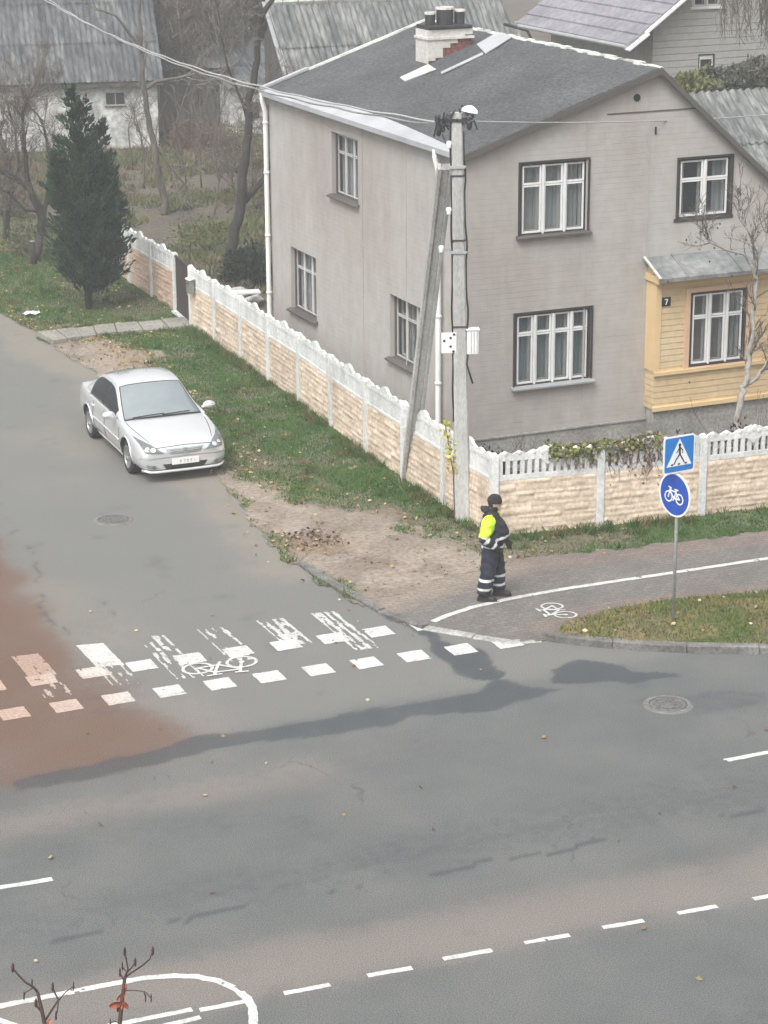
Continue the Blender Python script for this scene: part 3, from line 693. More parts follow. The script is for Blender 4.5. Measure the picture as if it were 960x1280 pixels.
holes_wall(b, [(0, FND), (YB - YF, FND), (YB - YF, EZ), (0, EZ)], hL, OL, UL, (0, 0, 1), (-1, 0, 0), .16)
holes_wall(b, front, [], (XC, YB, 0), UF, (0, 0, 1), (0, 1, 0), .1)
b.add([(XR, YF, FND), (XR, YB, FND), (XR, YB, roof_z(XR)), (XR, YF, roof_z(XR))], [(0, 1, 2, 3)])
b.build('wall', 'wall_cladding', house)
b = MB(); b.bbox(XC + .5, 23.5, YF + .9, YB - .5, .2, 5.7); link('interior', b.mesh(), 'dark_room', house)
b = MB(); b.bbox(XC - .012, XR + .02, YF - .012, YB + .02, -.05, FND); b.bbox(XC - .04, XR + .03, YF - .04, YF + .02, FND, FND + .03)
b.build('foundation', 'foundation', house)
# raised joint strips of the cladding
def one(name, m_, parent, *box):
    b = MB(); b.bbox(*box); return b.build(name, m_, parent)
for px in ((735, 150, 520), (813, 120, 330)):
    p, q = PY(px[0], px[1], YF), PY(px[0], px[2], YF); one('joint_strip', 'wall_cladding', house, p.x - .018, p.x + .018, YF - .008, YF - .001, max(q.z, FND), min(p.z, roof_z(p.x) - .05))
z = PY(800, 140, YF).z; one('joint_strip', 'brown_trim', house, 20.75, 22.75, YF - .012, YF - .001, z - .012, z + .012)
for Y in (39.85, 42.0): one('joint_strip', 'wall_cladding', house, XC - .008, XC - .001, Y - .015, Y + .015, FND + .05, 6.0)
for px in ((796, 122, .045), ):
    p = PY(px[0], px[1], YF); b = MB(); b.lathe([(.0, 0), (.07, 0), (.07, -.015), (.0, -.016)], (p.x, YF - .003, p.z), (1, 0, 0), (0, 0, 1), (0, 1, 0), 14, False); b.build('vent', 'sign_black', house)
b = MB(); p = PY(819, 163, YF); b.bar((p.x, YF - .02, p.z - .07), (p.x, YF - .02, p.z + .07), .025, .03); b.build('bracket', 'dark_iron', house)

def sash_window(parent, O, U, n, h, ncol, tr, recess, lower=None, curtain='curtain', sill='grey_paint', trimmat='brown_wood', sillw=.14, cover=(0.0, 1.0), side=0.3, ff=.036, seed=0, mw=.018, md=.05, cs=.03, sm='white_paint'):
    """window opening h=(u0,z0,u1,z1) on wall plane O,U with outward normal n; tr = height share of the top lights"""
    rng = random.Random(seed)
    O, U, n = Vector(O), Vector(U), Vector(n); Zv = Vector((0, 0, 1))
    u0, z0, u1, z1 = h
    def pt(u, z, d): return O + U * u + Zv * z + n * d
    def bx(b, ua, ub, za, zb, d0, d1): b.box(pt((ua + ub) / 2, (za + zb) / 2, (d0 + d1) / 2), (ub - ua, abs(d1 - d0), zb - za), U, n, Zv)
    d = -recess
    b = MB(); e = .002
    bx(b, u0 + e, u0 + ff, z0 + e, z1 - e, d - .06, d + .035); bx(b, u1 - ff, u1 - e, z0 + e, z1 - e, d - .06, d + .035)
    bx(b, u0 + ff, u1 - ff, z1 - ff, z1 - e, d - .06, d + .035); bx(b, u0 + ff, u1 - ff, z0 + e, z0 + ff, d - .06, d + .035)
    win = b.build('window', trimmat, parent)
    iw = (u1 - u0 - 2 * ff) / ncol; a0, a1 = u0 + ff, u1 - ff; zb, zt = z0 + ff, z1 - ff; zm = zt - (zt - zb) * tr
    b = MB()
    for k in range(1, ncol): bx(b, a0 + k * iw - mw, a0 + k * iw + mw, zb - .015, zt, d - .03, d + md)
    if ncol > 1: b.build('mullion', 'white_paint', win)
    for k in range(ncol):
        c0, c1 = a0 + k * iw + mw + .014, a0 + (k + 1) * iw - mw - .014; s = cs
        for ya, yb, nm in ((zb + .006, zm - .006, 'casement'), (zm + .006, zt - .006, 'top_light')):
            b = MB()
            bx(b, c0, c0 + s, ya, yb, d - .025, d + .012); bx(b, c1 - s, c1, ya, yb, d - .025, d + .012)
            bx(b, c0 + s, c1 - s, ya, ya + s * 1.1, d - .025, d + .012); bx(b, c0 + s, c1 - s, yb - s, yb, d - .025, d + .012)
            b.build(nm, sm, win)
            b = MB(); b.add([pt(c0 + s * .8, ya + s * .8, d - .01), pt(c1 - s * .8, ya + s * .8, d - .01), pt(c1 - s * .8, yb - s * .8, d - .01), pt(c0 + s * .8, yb - s * .8, d - .01)], [(0, 1, 2, 3)])
            b.build('pane', 'window_glass', win)
        # inner casement of the double window, a little behind
        b = MB(); dd = d - .09
        for q0, q1 in ((c0 + .004, c0 + .05), (c1 - .05, c1 - .004)): bx(b, q0, q1, zb, zt, dd - .03, dd)
        bx(b, c0 + .05, c1 - .05, zm - .025, zm + .025, dd - .03, dd); bx(b, c0 + .05, c1 - .05, zb, zb + .05, dd - .03, dd)
        b.build('inner_sash', 'white_paint', win)
    if curtain:
        rows = []
        for i in range(2):
            zz = zb - .02 if i == 0 else zb + (zt - zb) * cover[1]
            rows.append([pt(a0 + (a1 - a0) * j / (ncol * 14), zz, d - .22 + .018 * math.sin(j * 1.9 + seed) + .01 * math.sin(j * .7)) for j in range(ncol * 14 + 1)])
        keep = [j for j in range(ncol * 14) if side is None or (min(j, ncol * 14 - 1 - j) / (ncol * 14) < side) or rng.random() < .0]
        for half in ([j for j in keep if j < ncol * 7], [j for j in keep if j >= ncol * 7]) if side is not None else [keep]:
            b = MB()
            for j in half: b.add([rows[0][j], rows[0][j + 1], rows[1][j + 1], rows[1][j]], [(0, 1, 2, 3)])
            b.build('curtain', curtain, win, smooth=True)
    if sill:
        b = MB(); q = [pt(u0 - .07, z0 - .05, .002), pt(u1 + .07, z0 - .05, .002), pt(u1 + .07, z0 - .05, sillw), pt(u0 - .07, z0 - .05, sillw), pt(u0 - .07, z0 + .012, .002), pt(u1 + .07, z0 + .012, .002), pt(u1 + .07, z0 - .02, sillw), pt(u0 - .07, z0 - .02, sillw)]
        b.hexa(q); bx(b, u0 + .003, u1 - .003, z0 + .001, z0 + .012, d + .036, .001)
        b.build('sill', sill, win)
    return win
sash_window(house, OF, UF, (0, -1, 0), hF[0], 3, .29, .035, side=None, sill='brown_trim', sillw=.1, seed=1)
sash_window(house, OF, UF, (0, -1, 0), hF[1], 2, .35, .035, side=.2, sill='brown_wood', sillw=.02, seed=2)
sash_window(house, OF, UF, (0, -1, 0), hF[2], 4, .27, .035, side=None, curtain='blue_curtain', sill='grey_paint', sillw=.13, seed=3)
for i, hh in enumerate(hL): sash_window(house, OL, UL, (-1, 0, 0), hh, 3, .3, .13, side=None, sill='brown_trim', sillw=.1, trimmat='brown_trim', ff=.045, seed=5 + i, mw=.009, md=.01, cs=.02, sm='old_paint', curtain='grey_curtain')
for h in hF:                                               # thin dark casings of the street windows, standing proud of the cladding
    b = MB(); b.prism([(h[0] - .03, h[1]), (h[0] - .03, h[3] + .035), (h[2] + .035, h[3] + .035), (h[2] + .035, h[1]), (h[2] + .001, h[1]), (h[2] + .001, h[3] + .001), (h[0] - .001, h[3] + .001), (h[0] - .001, h[1])], (XC, YF - .03, 0), (1, 0, 0), (0, 0, 1), (0, .029, 0))
    b.build('window_casing', 'brown_wood', house)

# roof: two felt slopes with thickness, verge boards, ridge cap, eave flashing
def slope_slab(b, xa, xb, y0, y1, th, ny=2, up=0.02, wave=0.0):
    n = 14; m = 26; T = []
    for i in range(n + 1):
        x = xa + (xb - xa) * i / n; T.append([Vector((x, y0 + (y1 - y0) * j / m, roof_z2(x) + up + wave * (float(vnoise(np.array([x * 1.3]), np.array([(y0 + (y1 - y0) * j / m) * 1.3]), 4)[0]) - .5))) for j in range(m + 1)])
    b.grid(T); Bt = [[p - Vector((0, 0, th)) for p in r] for r in T]; b.grid(Bt, True)
    for r, q in ((T[0], Bt[0]), (T[-1], Bt[-1])):
        for j in range(m): b.add([r[j], r[j + 1], q[j + 1], q[j]], [(0, 1, 2, 3)])
    for j in (0, m):
        for i in range(n): b.add([T[i][j], T[i + 1][j], Bt[i + 1][j], Bt[i][j]], [(0, 1, 2, 3)])
def roof_z2(x):
    if x <= AX: return EZ + (x - XC) * (AZ - EZ) / (AX - XC)
    return AZ - (x - AX) * (AZ - 5.25) / (24.31 - AX)
roof = MB(); slope_slab(roof, XC - .16, AX, YF - .14, YB + .14, .07, wave=.03); slope_slab(roof, AX + .001, XR + .3, YF - .14, YB + .14, .07)
roof = roof.build('roof', 'felt_roof', house)
for xa, xb in ((XC - .17, AX), (AX, XR + .3)):
    for yy in (YF - .165, YB + .142):
        za, zb = roof_z2(xa) + .005, roof_z2(xb) + .005; b = MB()
        b.hexa([(xa, yy, za - .12), (xb, yy, zb - .12), (xb, yy + .022, zb - .12), (xa, yy + .022, za - .12), (xa, yy, za), (xb, yy, zb), (xb, yy + .022, zb), (xa, yy + .022, za)])
        b.build('verge_board', 'brown_trim', house)
b = MB()                                                   # soffit under the street verge
for xa, xb in ((XC, AX), (AX, XR)):
    za, zb = roof_z2(xa) - .06, roof_z2(xb) - .06; b.add([(xa, YF - .14, za), (xb, YF - .14, zb), (xb, YF - .001, zb), (xa, YF - .001, za)], [(0, 1, 2, 3)])
b.build('soffit', 'brown_trim', house)
b = MB(); rng = random.Random(4)                           # pale crusted edge of felt on ridge and verges
n = 46
for i in range(n):
    y0 = YF - .15 + (YB - YF + .3) * i / n; y1 = y0 + (YB - YF + .3) / n + .004; zz = AZ + .025 + rng.uniform(-.01, .025); hw = rng.uniform(.045, .11)
    b.hexa([(AX - hw, y0, AZ - hw * .33 + .015), (AX + hw * .7, y0, AZ - .03), (AX + hw * .7, y1, AZ - .03), (AX - hw, y1, AZ - hw * .33 + .015), (AX - hw * .8, y0, zz - .01), (AX + hw * .5, y0, zz), (AX + hw * .5, y1, zz), (AX - hw * .8, y1, zz - .01)])
b.build('ridge_cap', 'lichen', house)
b = MB()
for i in range(30):
    xa = XC - .1 + (AX - XC) * i / 30; xb = xa + (AX - XC) / 30 + .004
    b.hexa([(xa, YB + .02, roof_z2(xa) + .012), (xb, YB + .02, roof_z2(xb) + .012), (xb, YB + .168, roof_z2(xb) + .012), (xa, YB + .168, roof_z2(xa) + .012), (xa, YB + .04, roof_z2(xa) + .06), (xb, YB + .04, roof_z2(xb) + .06), (xb, YB + .15, roof_z2(xb) + .06), (xa, YB + .15, roof_z2(xa) + .06)])
    if False: b.hexa([(xa, YF - .15, roof_z2(xa) + .03), (xb, YF - .15, roof_z2(xb) + .03), (xb, YF - .1, roof_z2(xb) + .03), (xa, YF - .1, roof_z2(xa) + .03), (xa, YF - .15, roof_z2(xa) + .045), (xb, YF - .15, roof_z2(xb) + .045), (xb, YF - .1, roof_z2(xb) + .045), (xa, YF - .1, roof_z2(xa) + .045)])
b.build('verge_edging', 'lichen', house)
b = MB()                                                   # white sheet-metal drip flashing, widest mid-way
n = 20
for i in range(n):
    ya, yb = YB + .1 - (YB - YF + .15) * i / n, YB + .1 - (YB - YF + .15) * (i + 1) / n
    def wdt(y): t = (YB - y) / (YB - YF); return .1 + .3 * math.sin(math.pi * min(1, max(0, t * .85 + .08))) ** 1.5
    wa, wb = wdt(ya), wdt(yb); x0 = XC - .2; u = .035
    b.add([(x0, ya, roof_z2(x0) + u), (x0, yb, roof_z2(x0) + u), (x0 + wb, yb, roof_z2(x0 + wb) + u), (x0 + wa, ya, roof_z2(x0 + wa) + u), (x0, ya, EZ - .13), (x0, yb, EZ - .13)], [(0, 1, 2, 3), (0, 4, 5, 1)])
b.build('eave_flashing', 'sheet_metal', house)
b = MB(); b.bbox(XC - .155, XC - .002, YF - .1, YB + .1, EZ - .125, EZ - .075); b.build('eave_soffit', 'brown_trim', house)
b = MB(); p = (XC - .1, YB + .15); 
b.hexa([(XC - .16, YB + .0, roof_z2(XC - .16) + .05), (XC + .95, YB + .0, roof_z2(XC + .95) + .05), (XC + .95, YB + .15, roof_z2(XC + .95) + .05), (XC - .16, YB + .15, roof_z2(XC - .16) + .05), (XC - .16, YB + .0, roof_z2(XC - .16) + .1), (XC + .95, YB + .0, roof_z2(XC + .95) + .1), (XC + .95, YB + .15, roof_z2(XC + .95) + .1), (XC - .16, YB + .15, roof_z2(XC - .16) + .1)])
b.build('corner_flashing', 'sheet_metal', house)
# downpipes
for Yp, px in ((YB - .02, None), (PX(554, 300, XC).y, None)):
    b = MB(); x = XC - .1
    b.tube([(XC - .16, Yp, EZ - .08), (XC - .17, Yp, EZ - .22), (x, Yp, EZ - .48), (x, Yp, EZ - .7), (x, Yp, .55), (x - .06, Yp, .35), (x - .16, Yp, .28)], .055, 10)
    for zz in (EZ - .75, 4.3, 2.9, 1.6): b.lathe([(.055, 0), (.068, .004), (.068, .05), (.055, .054)], (x, Yp, zz), seg=10, cap=False)
    b.build('downpipe', 'white_paint', house, smooth=True)

# chimney stack with stepped render over brick, three pots, and the two flashing strips
def on_left_slope(px, py):                                 # picture point on the left roof slope
    r = ray(px, py); k = (AZ - EZ) / (AX - XC); t = (EZ + .02 + k * (CAM.x - XC) - CAM.z) / (r.z - k * r.x); return CAM + r * t
cA = on_left_slope(535, 80); cB0 = on_left_slope(596, 62)
cx0 = cA.x; cw = 1.03; cy0 = cA.y; cdp = .62; ctop = 0
lo, hi = 0.0, 3.0
for _ in range(40):
    mid = (lo + hi) / 2; v = Vector((cx0, cy0, cA.z + mid)) - CAM
    yy = 640 + FPX * v.dot(DOWN) / v.dot(FWD)
    if yy > 38: lo = mid
    else: hi = mid
ctop = cA.z + lo
b = MB(); b.bbox(cx0 + .02, cx0 + cw - .02, cy0 + .02, cy0 + cdp - .02, cA.z - .25, ctop - .2)
chim = b.build('chimney', 'red_brick', house)
b = MB(); st = 6
for i in range(st):                                        # render shell, its torn lower edge climbing with the slope
    xa, xb = cx0 + cw * i / st, cx0 + cw * (i + 1) / st - (.0 if i == st - 1 else .0)
    b.bbox(xa, xb, cy0, cy0 + .018, roof_z2(xb) + (.02 if i < 2 else .10 + .03 * i), ctop - .001)
b.bbox(cx0, cx0 + .018, cy0 + .0185, cy0 + cdp, cA.z + .0, ctop - .001); b.bbox(cx0 + cw - .018, cx0 + cw, cy0 + .0185, cy0 + cdp, roof_z2(cx0 + cw) + .3, ctop - .001)
b.bbox(cx0 - .03, cx0 + cw + .03, cy0 - .03, cy0 + cdp + .03, ctop - .2, ctop - .15)
b.build('render_coat', 'chimney_plaster', chim)
b = MB(); b.bbox(cx0 + .0, cx0 + cw - .0, cy0 + .0, cy0 + cdp - .0, ctop, ctop + .03); b.bbox(cx0 + .03, cx0 + cw - .03, cy0 - .05, cy0 + cdp + .03, ctop + .032, ctop + .075)
b.build('cap_slab', 'dark_iron', chim)
for fx_, w_, h_ in ((.17, .22, .27), (.5, .36, .36), (.83, .22, .3)):
    x = cx0 + cw * fx_; y = cy0 + cdp * .45; z = ctop + .076
    b = MB(); r = w_ / 2
    b.lathe([(r, 0), (r, h_ - .05)], (x, y, z), seg=10, cap=True); b.m = 1
    b.lathe([(r + .012, h_ - .048), (r + .012, h_), (r - .03, h_), (r - .03, h_ - .1)], (x, y, z), seg=10, cap=False)
    b.build('chimney_pot', ['dark_iron', 'chimney_plaster'], chim)
b = MB(); k = (AZ - EZ) / (AX - XC)
def roofstrip(b, xa, xb, ya, yb, u): b.hexa([(xa, ya, roof_z2(xa) + u - .03), (xb, ya, roof_z2(xb) + u - .03), (xb, yb, roof_z2(xb) + u - .03), (xa, yb, roof_z2(xa) + u - .03), (xa, ya, roof_z2(xa) + u), (xb, ya, roof_z2(xb) + u), (xb, yb, roof_z2(xb) + u), (xa, yb, roof_z2(xa) + u)])
q4 = [on_left_slope(*p) for p in ((607, 69), (640, 48), (622, 42), (596, 57))]; b.hexa([p + Vector((0, 0, .012)) for p in q4] + [p + Vector((0, 0, .035)) for p in q4])
b.build('roof_flashing', 'sheet_metal', house); b = MB(); q4 = [on_left_slope(*p) for p in ((552, 94), (604, 69.5), (603, 67), (551, 91.5))]; b.hexa([p + Vector((0, 0, .012)) for p in q4] + [p + Vector((0, 0, .03)) for p in q4])
b.build('roof_flashing', 'sheet_metal', house)
b = MB(); q4 = [on_left_slope(*p) for p in ((506, 103), (545, 88), (535, 82), (500, 98))]; b.hexa([p + Vector((0, 0, .012)) for p in q4] + [p + Vector((0, 0, .03)) for p in q4])
b.build('old_flashing', 'lichen', house)

# yellow boarded veranda bay on the street front
YV = YF - .35; BX = PY(813.5, 500, YV + .1).x; bz0 = PY(815, 513, YV).z; bz1 = 3.62
b = MB(); hv = rect(PY(863, 366, YV), PY(930, 451, YV), Vector((BX, YV, 0)), UF)
holes_wall(b, [(0, bz0), (XR - BX, bz0), (XR - BX, bz1), (0, bz1)], [hv], (BX, YV, 0), UF, (0, 0, 1), (0, -1, 0), .1)
b.add([(BX, YV, bz0), (BX, YF, bz0), (BX, YF, bz1 + .1), (BX, YV, bz1)], [(0, 1, 2, 3)])
b.add([(BX, YV, bz0), (XR, YV, bz0), (XR, YF, bz0), (BX, YF, bz0)], [(0, 1, 2, 3)])
bay = b.build('veranda', 'yellow_board', house)
b = MB(); b.bbox(BX + .02, XR, YV + .03, YF - .05, -.05, bz0 - .003); b.build('veranda_base', 'foundation', house)
sash_window(house, (BX, YV, 0), UF, (0, -1, 0), hv, 3, .33, .03, side=.12, sill=None, trimmat='brown_wood', seed=9, ff=.05)
b = MB(); BO = Vector((BX, YV, 0))
for ua, ub, za, zb in ((hv[0] - .1, hv[0] - .002, hv[1] - .1, hv[3] + .09), (hv[2] + .002, hv[2] + .1, hv[1] - .1, hv[3] + .09), (hv[0], hv[2], hv[3] + .002, hv[3] + .09), (hv[0], hv[2], hv[1] - .1, hv[1] - .002)):
    b.bbox(BX + ua, BX + ub, YV - .03, YV - .001, za, zb)
b.build('window_surround', 'salmon_trim', bay)
b = MB(); zr = PY(815, 468, YV).z
b.bbox(BX - .02, BX + .1, YV - .025, YV - .001, zr + .04, bz1 - .16); b.bbox(BX - .022, BX - .001, YV - .001, YF - .002, zr + .04, bz1 - .1)
b.bbox(BX - .03, XR, YV - .06, YV - .001, zr - .035, zr + .035); b.bbox(BX - .03, XR, YV - .06, YV - .001, bz0 - .02, bz0 + .06)
b.bbox(BX - .06, XR, YV - .16, YV - .03, bz1 - .16, bz1 - .02); b.bbox(BX - .06, BX - .024, YV - .03, YF - .002, bz1 - .15, bz1 - .02)
b.bbox(BX + .1, XR, YV - .05, YV - .002, bz1 - .26, bz1 - .162)
b.build('trim_board', 'yellow_trim', bay)
b = MB(); xs_ = np.arange(BX - .1, XR + .2, .6)
T = [[Vector((x, YV - .3, bz1 - .03)), Vector((x, YF - .005, bz1 + .27))] for x in xs_]; b.grid(T); b.grid([[p - Vector((0, 0, .03)) for p in r] for r in T], True)
for x in xs_[1:-1:2]: b.bar((x, YV - .3, bz1 - .018), (x, YF - .005, bz1 + .282), .02, .025)
b.bbox(BX - .1, XR + .2, YV - .305, YV - .3, bz1 - .1, bz1 - .028)
b.build('veranda_roof', 'grey_sheet', house)
b = MB(); b.bar((BX - .1, YV - .3, bz1 - .02), (BX - .1, YF - .01, bz1 + .285), .05, .03); b.build('roof_edge', 'lichen', house)
# house number
p = PY(832, 377, YV)
b = MB(); b.bbox(p.x - .1, p.x + .1, YV - .022, YV - .002, p.z - .085, p.z + .085); plate = b.build('number_plate', 'sign_black', house)
b = MB(); b.prism([(-.035, .055), (-.035, .035), (.015, .035), (-.02, -.055), (.005, -.055), (.038, .038), (.038, .055)], (p.x, YV - .026, p.z), (1, 0, 0), (0, 0, 1), (0, .003, 0)); b.build('numeral', 'sign_white', plate)

# ------------------------------------------------------------------ concrete panel fences
def stone_panel_mesh(L, H, seed):
    rng = random.Random(seed); nx, nz = int(L / .03), int(H / .026)
    xs = np.linspace(0, L, nx + 1); zs = np.linspace(0, H, nz + 1); X, Z = np.meshgrid(xs, zs, indexing='ij')
    D = np.zeros(X.shape); z = 0.0
    while z < H - .02:
        hgt = rng.uniform(.085, .125); 
        if abs(z + hgt - H / 2) < .05: hgt = H / 2 - z
        x = -rng.uniform(0, .3)
        while x < L:
            ln = rng.uniform(.18, .5); zz = rng.uniform(-.015, .015)
            m = (X >= x) & (X < x + ln) & (Z + (fbm(X * 5, Z * 0, seed) - .5) * .03 >= z) & (Z + (fbm(X * 5, Z * 0, seed) - .5) * .03 < z + hgt)
            ed = np.minimum(np.minimum(X - x, x + ln - X) / .025, np.minimum(np.abs(Z - z), np.abs(z + hgt - Z)) / .022)
            base = rng.uniform(.008, .022)
            D[m] = (base + (Z[m] - z) * rng.uniform(-.12, .1) + (X[m] - x) * rng.uniform(-.03, .03)) * np.clip(ed[m], .1, 1)
            x += ln
        z += hgt
    D += (fbm(X * 14, Z * 14, seed + 3) - .5) * .014
    D[:, 0] = D[:, -1] = 0; D[0, :] = D[-1, :] = 0
    v = np.stack([X, -D - .02, Z], -1).reshape(-1, 3); i, j = np.meshgrid(np.arange(nx), np.arange(nz), indexing='ij'); a = i * (nz + 1) + j
    f = np.stack([a, a + nz + 1, a + nz + 2, a + 1], -1).reshape(-1, 4)
    n0 = len(v); v = np.concatenate([v, [[0, .02, 0], [L, .02, 0], [L, .02, H], [0, .02, H], [0, -.02, 0], [L, -.02, 0], [L, -.02, H], [0, -.02, H]]])
    f = np.concatenate([f, [[n0 + 1, n0, n0 + 3, n0 + 2], [n0 + 4, n0, n0 + 1, n0 + 5], [n0 + 7, n0 + 6, n0 + 2, n0 + 3], [n0, n0 + 4, n0 + 7, n0 + 3], [n0 + 5, n0 + 1, n0 + 2, n0 + 6]]])
    return mesh_np(v, f)
def top_panel_mesh(L):
    b = MB(); b.bbox(0, L, -.025, .025, 0, .09)
    n = 13
    for k in range(n + 1):
        x = .05 + (L - .1) * k / n; b.bbox(x - .036, x + .036, -.02, .02, .091, .345)
    b.bbox(0, L, -.025, .025, .346, .40)
    prof = []
    N_ = 60
    for i in range(N_ + 1):
        t = i / N_; x = L * t; c = abs(t - .5)
        z = .43 + .055 * abs(math.sin(t * math.pi * 7)) + .02
        if c < .1: z = .50 + .055 * math.cos(c / .1 * math.pi / 2) + .02 * abs(math.sin(c * 60))
        prof.append((x, z))
    poly = [(0, .401)] + [(L, .401)] + list(reversed(prof))
    b.prism(poly, (0, -.025, 0), (1, 0, 0), (0, 0, 1), (0, .05, 0))
    # central cartouche with a boss
    b.prism([(L / 2 - .15, .36), (L / 2 - .05, .27), (L / 2, .24), (L / 2 + .05, .27), (L / 2 + .15, .36), (L / 2 + .12, .48), (L / 2 - .12, .48)], (0, -.034, 0), (1, 0, 0), (0, 0, 1), (0, .068, 0))
    for xx, zz, r in ((L / 2, .5, .06), (L / 2 - .1, .46, .045), (L / 2 + .1, .46, .045)):
        b.lathe([(0, -.045), (r * .7, -.042), (r, -.03), (r, .03), (r * .7, .042), (0, .045)], (xx, 0, zz), (1, 0, 0), (0, 0, 1), (0, 1, 0), 10, False)
    for k in range(7):
        x = L * (k + .5) / 7
        if abs(x - L / 2) > .2: b.lathe([(0, -.04), (.03, -.036), (.045, -.02), (.045, .02), (.03, .036), (0, .04)], (x, 0, .475), (1, 0, 0), (0, 0, 1), (0, 1, 0), 8, False)
    return b.mesh()
def closed_top_mesh(L):                                    # the side fence: closed ornamental slab with shallow relief, scalloped crest
    b = MB(); b.bbox(0, L, -.022, .022, 0, .40)
    b.bbox(0, L, -.035, -.0225, .0, .05); b.bbox(0, L, -.035, -.0225, .34, .40)
    for k in range(5):
        x = L * (k + .5) / 5; b.bbox(x - .035, x + .035, -.03, -.0225, .1, .33)
    prof = []
    for i in range(41):
        t = i / 40; c = abs(t - .5); z = .42 + .05 * abs(math.sin(t * math.pi * 6)); z = z if c > .09 else .5 + .05 * math.cos(c / .09 * math.pi / 2); prof.append((L * t, z))
    b.prism([(0, .401), (L, .401)] + list(reversed(prof)), (0, -.03, 0), (1, 0, 0), (0, 0, 1), (0, .06, 0))
    return b.mesh()
FH = 1.03
def fence(name, label, pts, mats, top, p_first=True, p_last=True, postw=.13, seed=0):
    t = thing(name, label, 'fence', (pts[0][0], pts[0][1], 0)); cache = {}
    for i in range(len(pts)):
        if (i == 0 and not p_first) or (i == len(pts) - 1 and not p_last): continue
        d = (Vector(pts[min(i + 1, len(pts) - 1)]) - Vector(pts[max(i - 1, 0)])).normalized(); x, y = pts[i]
        b = MB(); b.box((x, y, .76), (postw, .14, 1.52), (d.x, d.y, 0), (-d.y, d.x, 0)); 
        b.hexa([Vector((x, y, 1.522)) + Vector((d.x * a - d.y * c, d.y * a + d.x * c, 0)) for a, c in ((-.06, -.065), (.06, -.065), (.06, .065), (-.06, .065))] + [Vector((x, y, 1.57)) + Vector((d.x * a - d.y * c, d.y * a + d.x * c, 0)) for a, c in ((-.03, -.03), (.03, -.03), (.03, .03), (-.03, .03))])
        b.build('post', 'white_concrete', t, bevel=.008)
    for i in range(len(pts) - 1):
        a, c = Vector(pts[i]), Vector(pts[i + 1]); d = c - a; L = d.length - postw + .01; d.normalize(); s = a + d * (postw / 2 - .005)
        if d.x < 0 or (abs(d.x) < .3 and d.y > 0): s = c - d * (postw / 2 - .005); d = -d       # face the street
        M4 = Matrix(((d.x, -d.y, 0, s.x), (d.y, d.x, 0, s.y), (0, 0, 1, .03), (0, 0, 0, 1)))
        me = stone_panel_mesh(L, FH, seed + i); me.transform(M4); link('stone_panel', me, mats(i), t)
        me = top(L); M4.translation = Vector((s.x, s.y, FH + .034)); me.transform(M4); link('top_panel', me, 'white_concrete', t)
    return t
FR = [tuple(GP(x, y)[:2]) for x, y in ((617, 675), (748, 663), (875, 648))]
dv = Vector(FR[2]) - Vector(FR[1]); FR += [tuple(Vector(FR[2]) + dv * k) for k in (1, 2, 3, 4)]
SD = [tuple(GP(x, y)[:2]) for x, y in ((617, 675), (556, 636), (506, 602), (459.5, 570), (416, 537), (376, 506), (338, 480), (303.5, 454.5), (270.8, 431.5), (241, 411))]
SD2 = [tuple(GP(x, y)[:2]) for x, y in ((221, 393), (192, 375), (164, 357), (142, 341), (122, 327))]
fence('fence', 'white and peach concrete fence with open balusters facing the main road', FR, lambda i: ('peach_stone', 'peach_stone_pale', 'peach_stone', 'peach_stone_grey')[i % 4], top_panel_mesh, seed=10)
fence('fence', 'long peach panelled concrete fence along the grass between the corner and the brown gate', SD, lambda i: ('peach_stone', 'peach_stone_grey', 'peach_stone_pale', 'peach_stone', 'peach_stone_pale', 'peach_stone_grey')[i % 6], closed_top_mesh, p_first=False, seed=30)
fence('fence', 'pinker far stretch of concrete fence beyond the brown gate beside the conifer', SD2, lambda i: 'pink_stone', closed_top_mesh, seed=60)
ga, gb = Vector(SD2[0]), Vector(SD[-1]); gd = (gb - ga); gl = gd.length; gd.normalize()
gate = thing('gate', 'narrow dark brown sheet metal gate in the side fence', 'gate', (ga.x, ga.y, 0))
b = MB(); gc = (ga + gb) / 2; gn = Vector((-gd.y, gd.x, 0)); gu = Vector((gd.x, gd.y, 0))
b.box((gc.x, gc.y, .82), (gl - .16, .02, 1.36), gu, gn)
for k in range(9):
    q = ga + gd * (.12 + (gl - .24) * k / 8); b.box((q.x, q.y, .82) , (.025, .034, 1.35), gu, gn)
b.build('leaf', 'tile_brown', gate)
b = MB()
for zz in (.16, 1.48): b.box((gc.x, gc.y, zz), (gl - .15, .05, .045), gu, gn)
b.build('frame', 'brown_wood', gate)
b = MB(); q = gb - gd * .2 - Vector((gn.x, gn.y)) * .04; b.box((q.x, q.y, .85), (.03, .05, .12), gu, gn); b.build('handle', 'zinc', gate)
b = MB(); b.box((gc.x, gc.y, .07), (gl - .1, .3, .1), gu, gn); b.build('threshold', 'white_concrete', gate)
q = Vector(SD[-1]) + (Vector(SD[-2]) - Vector(SD[-1])).normalized() * .3 - Vector((.12, 0))
mbx = thing('mailbox', 'small grey-green mailbox with a pale lid hung on the fence next to the gate', 'mailbox', (q.x, q.y, 1.0))
b = MB(); b.bbox(q.x - .06, q.x + .06, q.y - .13, q.y + .13, .95, 1.27); b.build('box', mat('mailbox_green', [(.16, .17, .14), (.22, .22, .18)], 4, .6), mbx)
b = MB(); b.hexa([(q.x - .08, q.y - .15, 1.272), (q.x + .06, q.y - .15, 1.30), (q.x + .06, q.y + .15, 1.30), (q.x - .08, q.y + .15, 1.272), (q.x - .08, q.y - .15, 1.29), (q.x + .06, q.y - .15, 1.33), (q.x + .06, q.y + .15, 1.33), (q.x - .08, q.y + .15, 1.29)]); b.build('lid', 'white_paint', mbx)
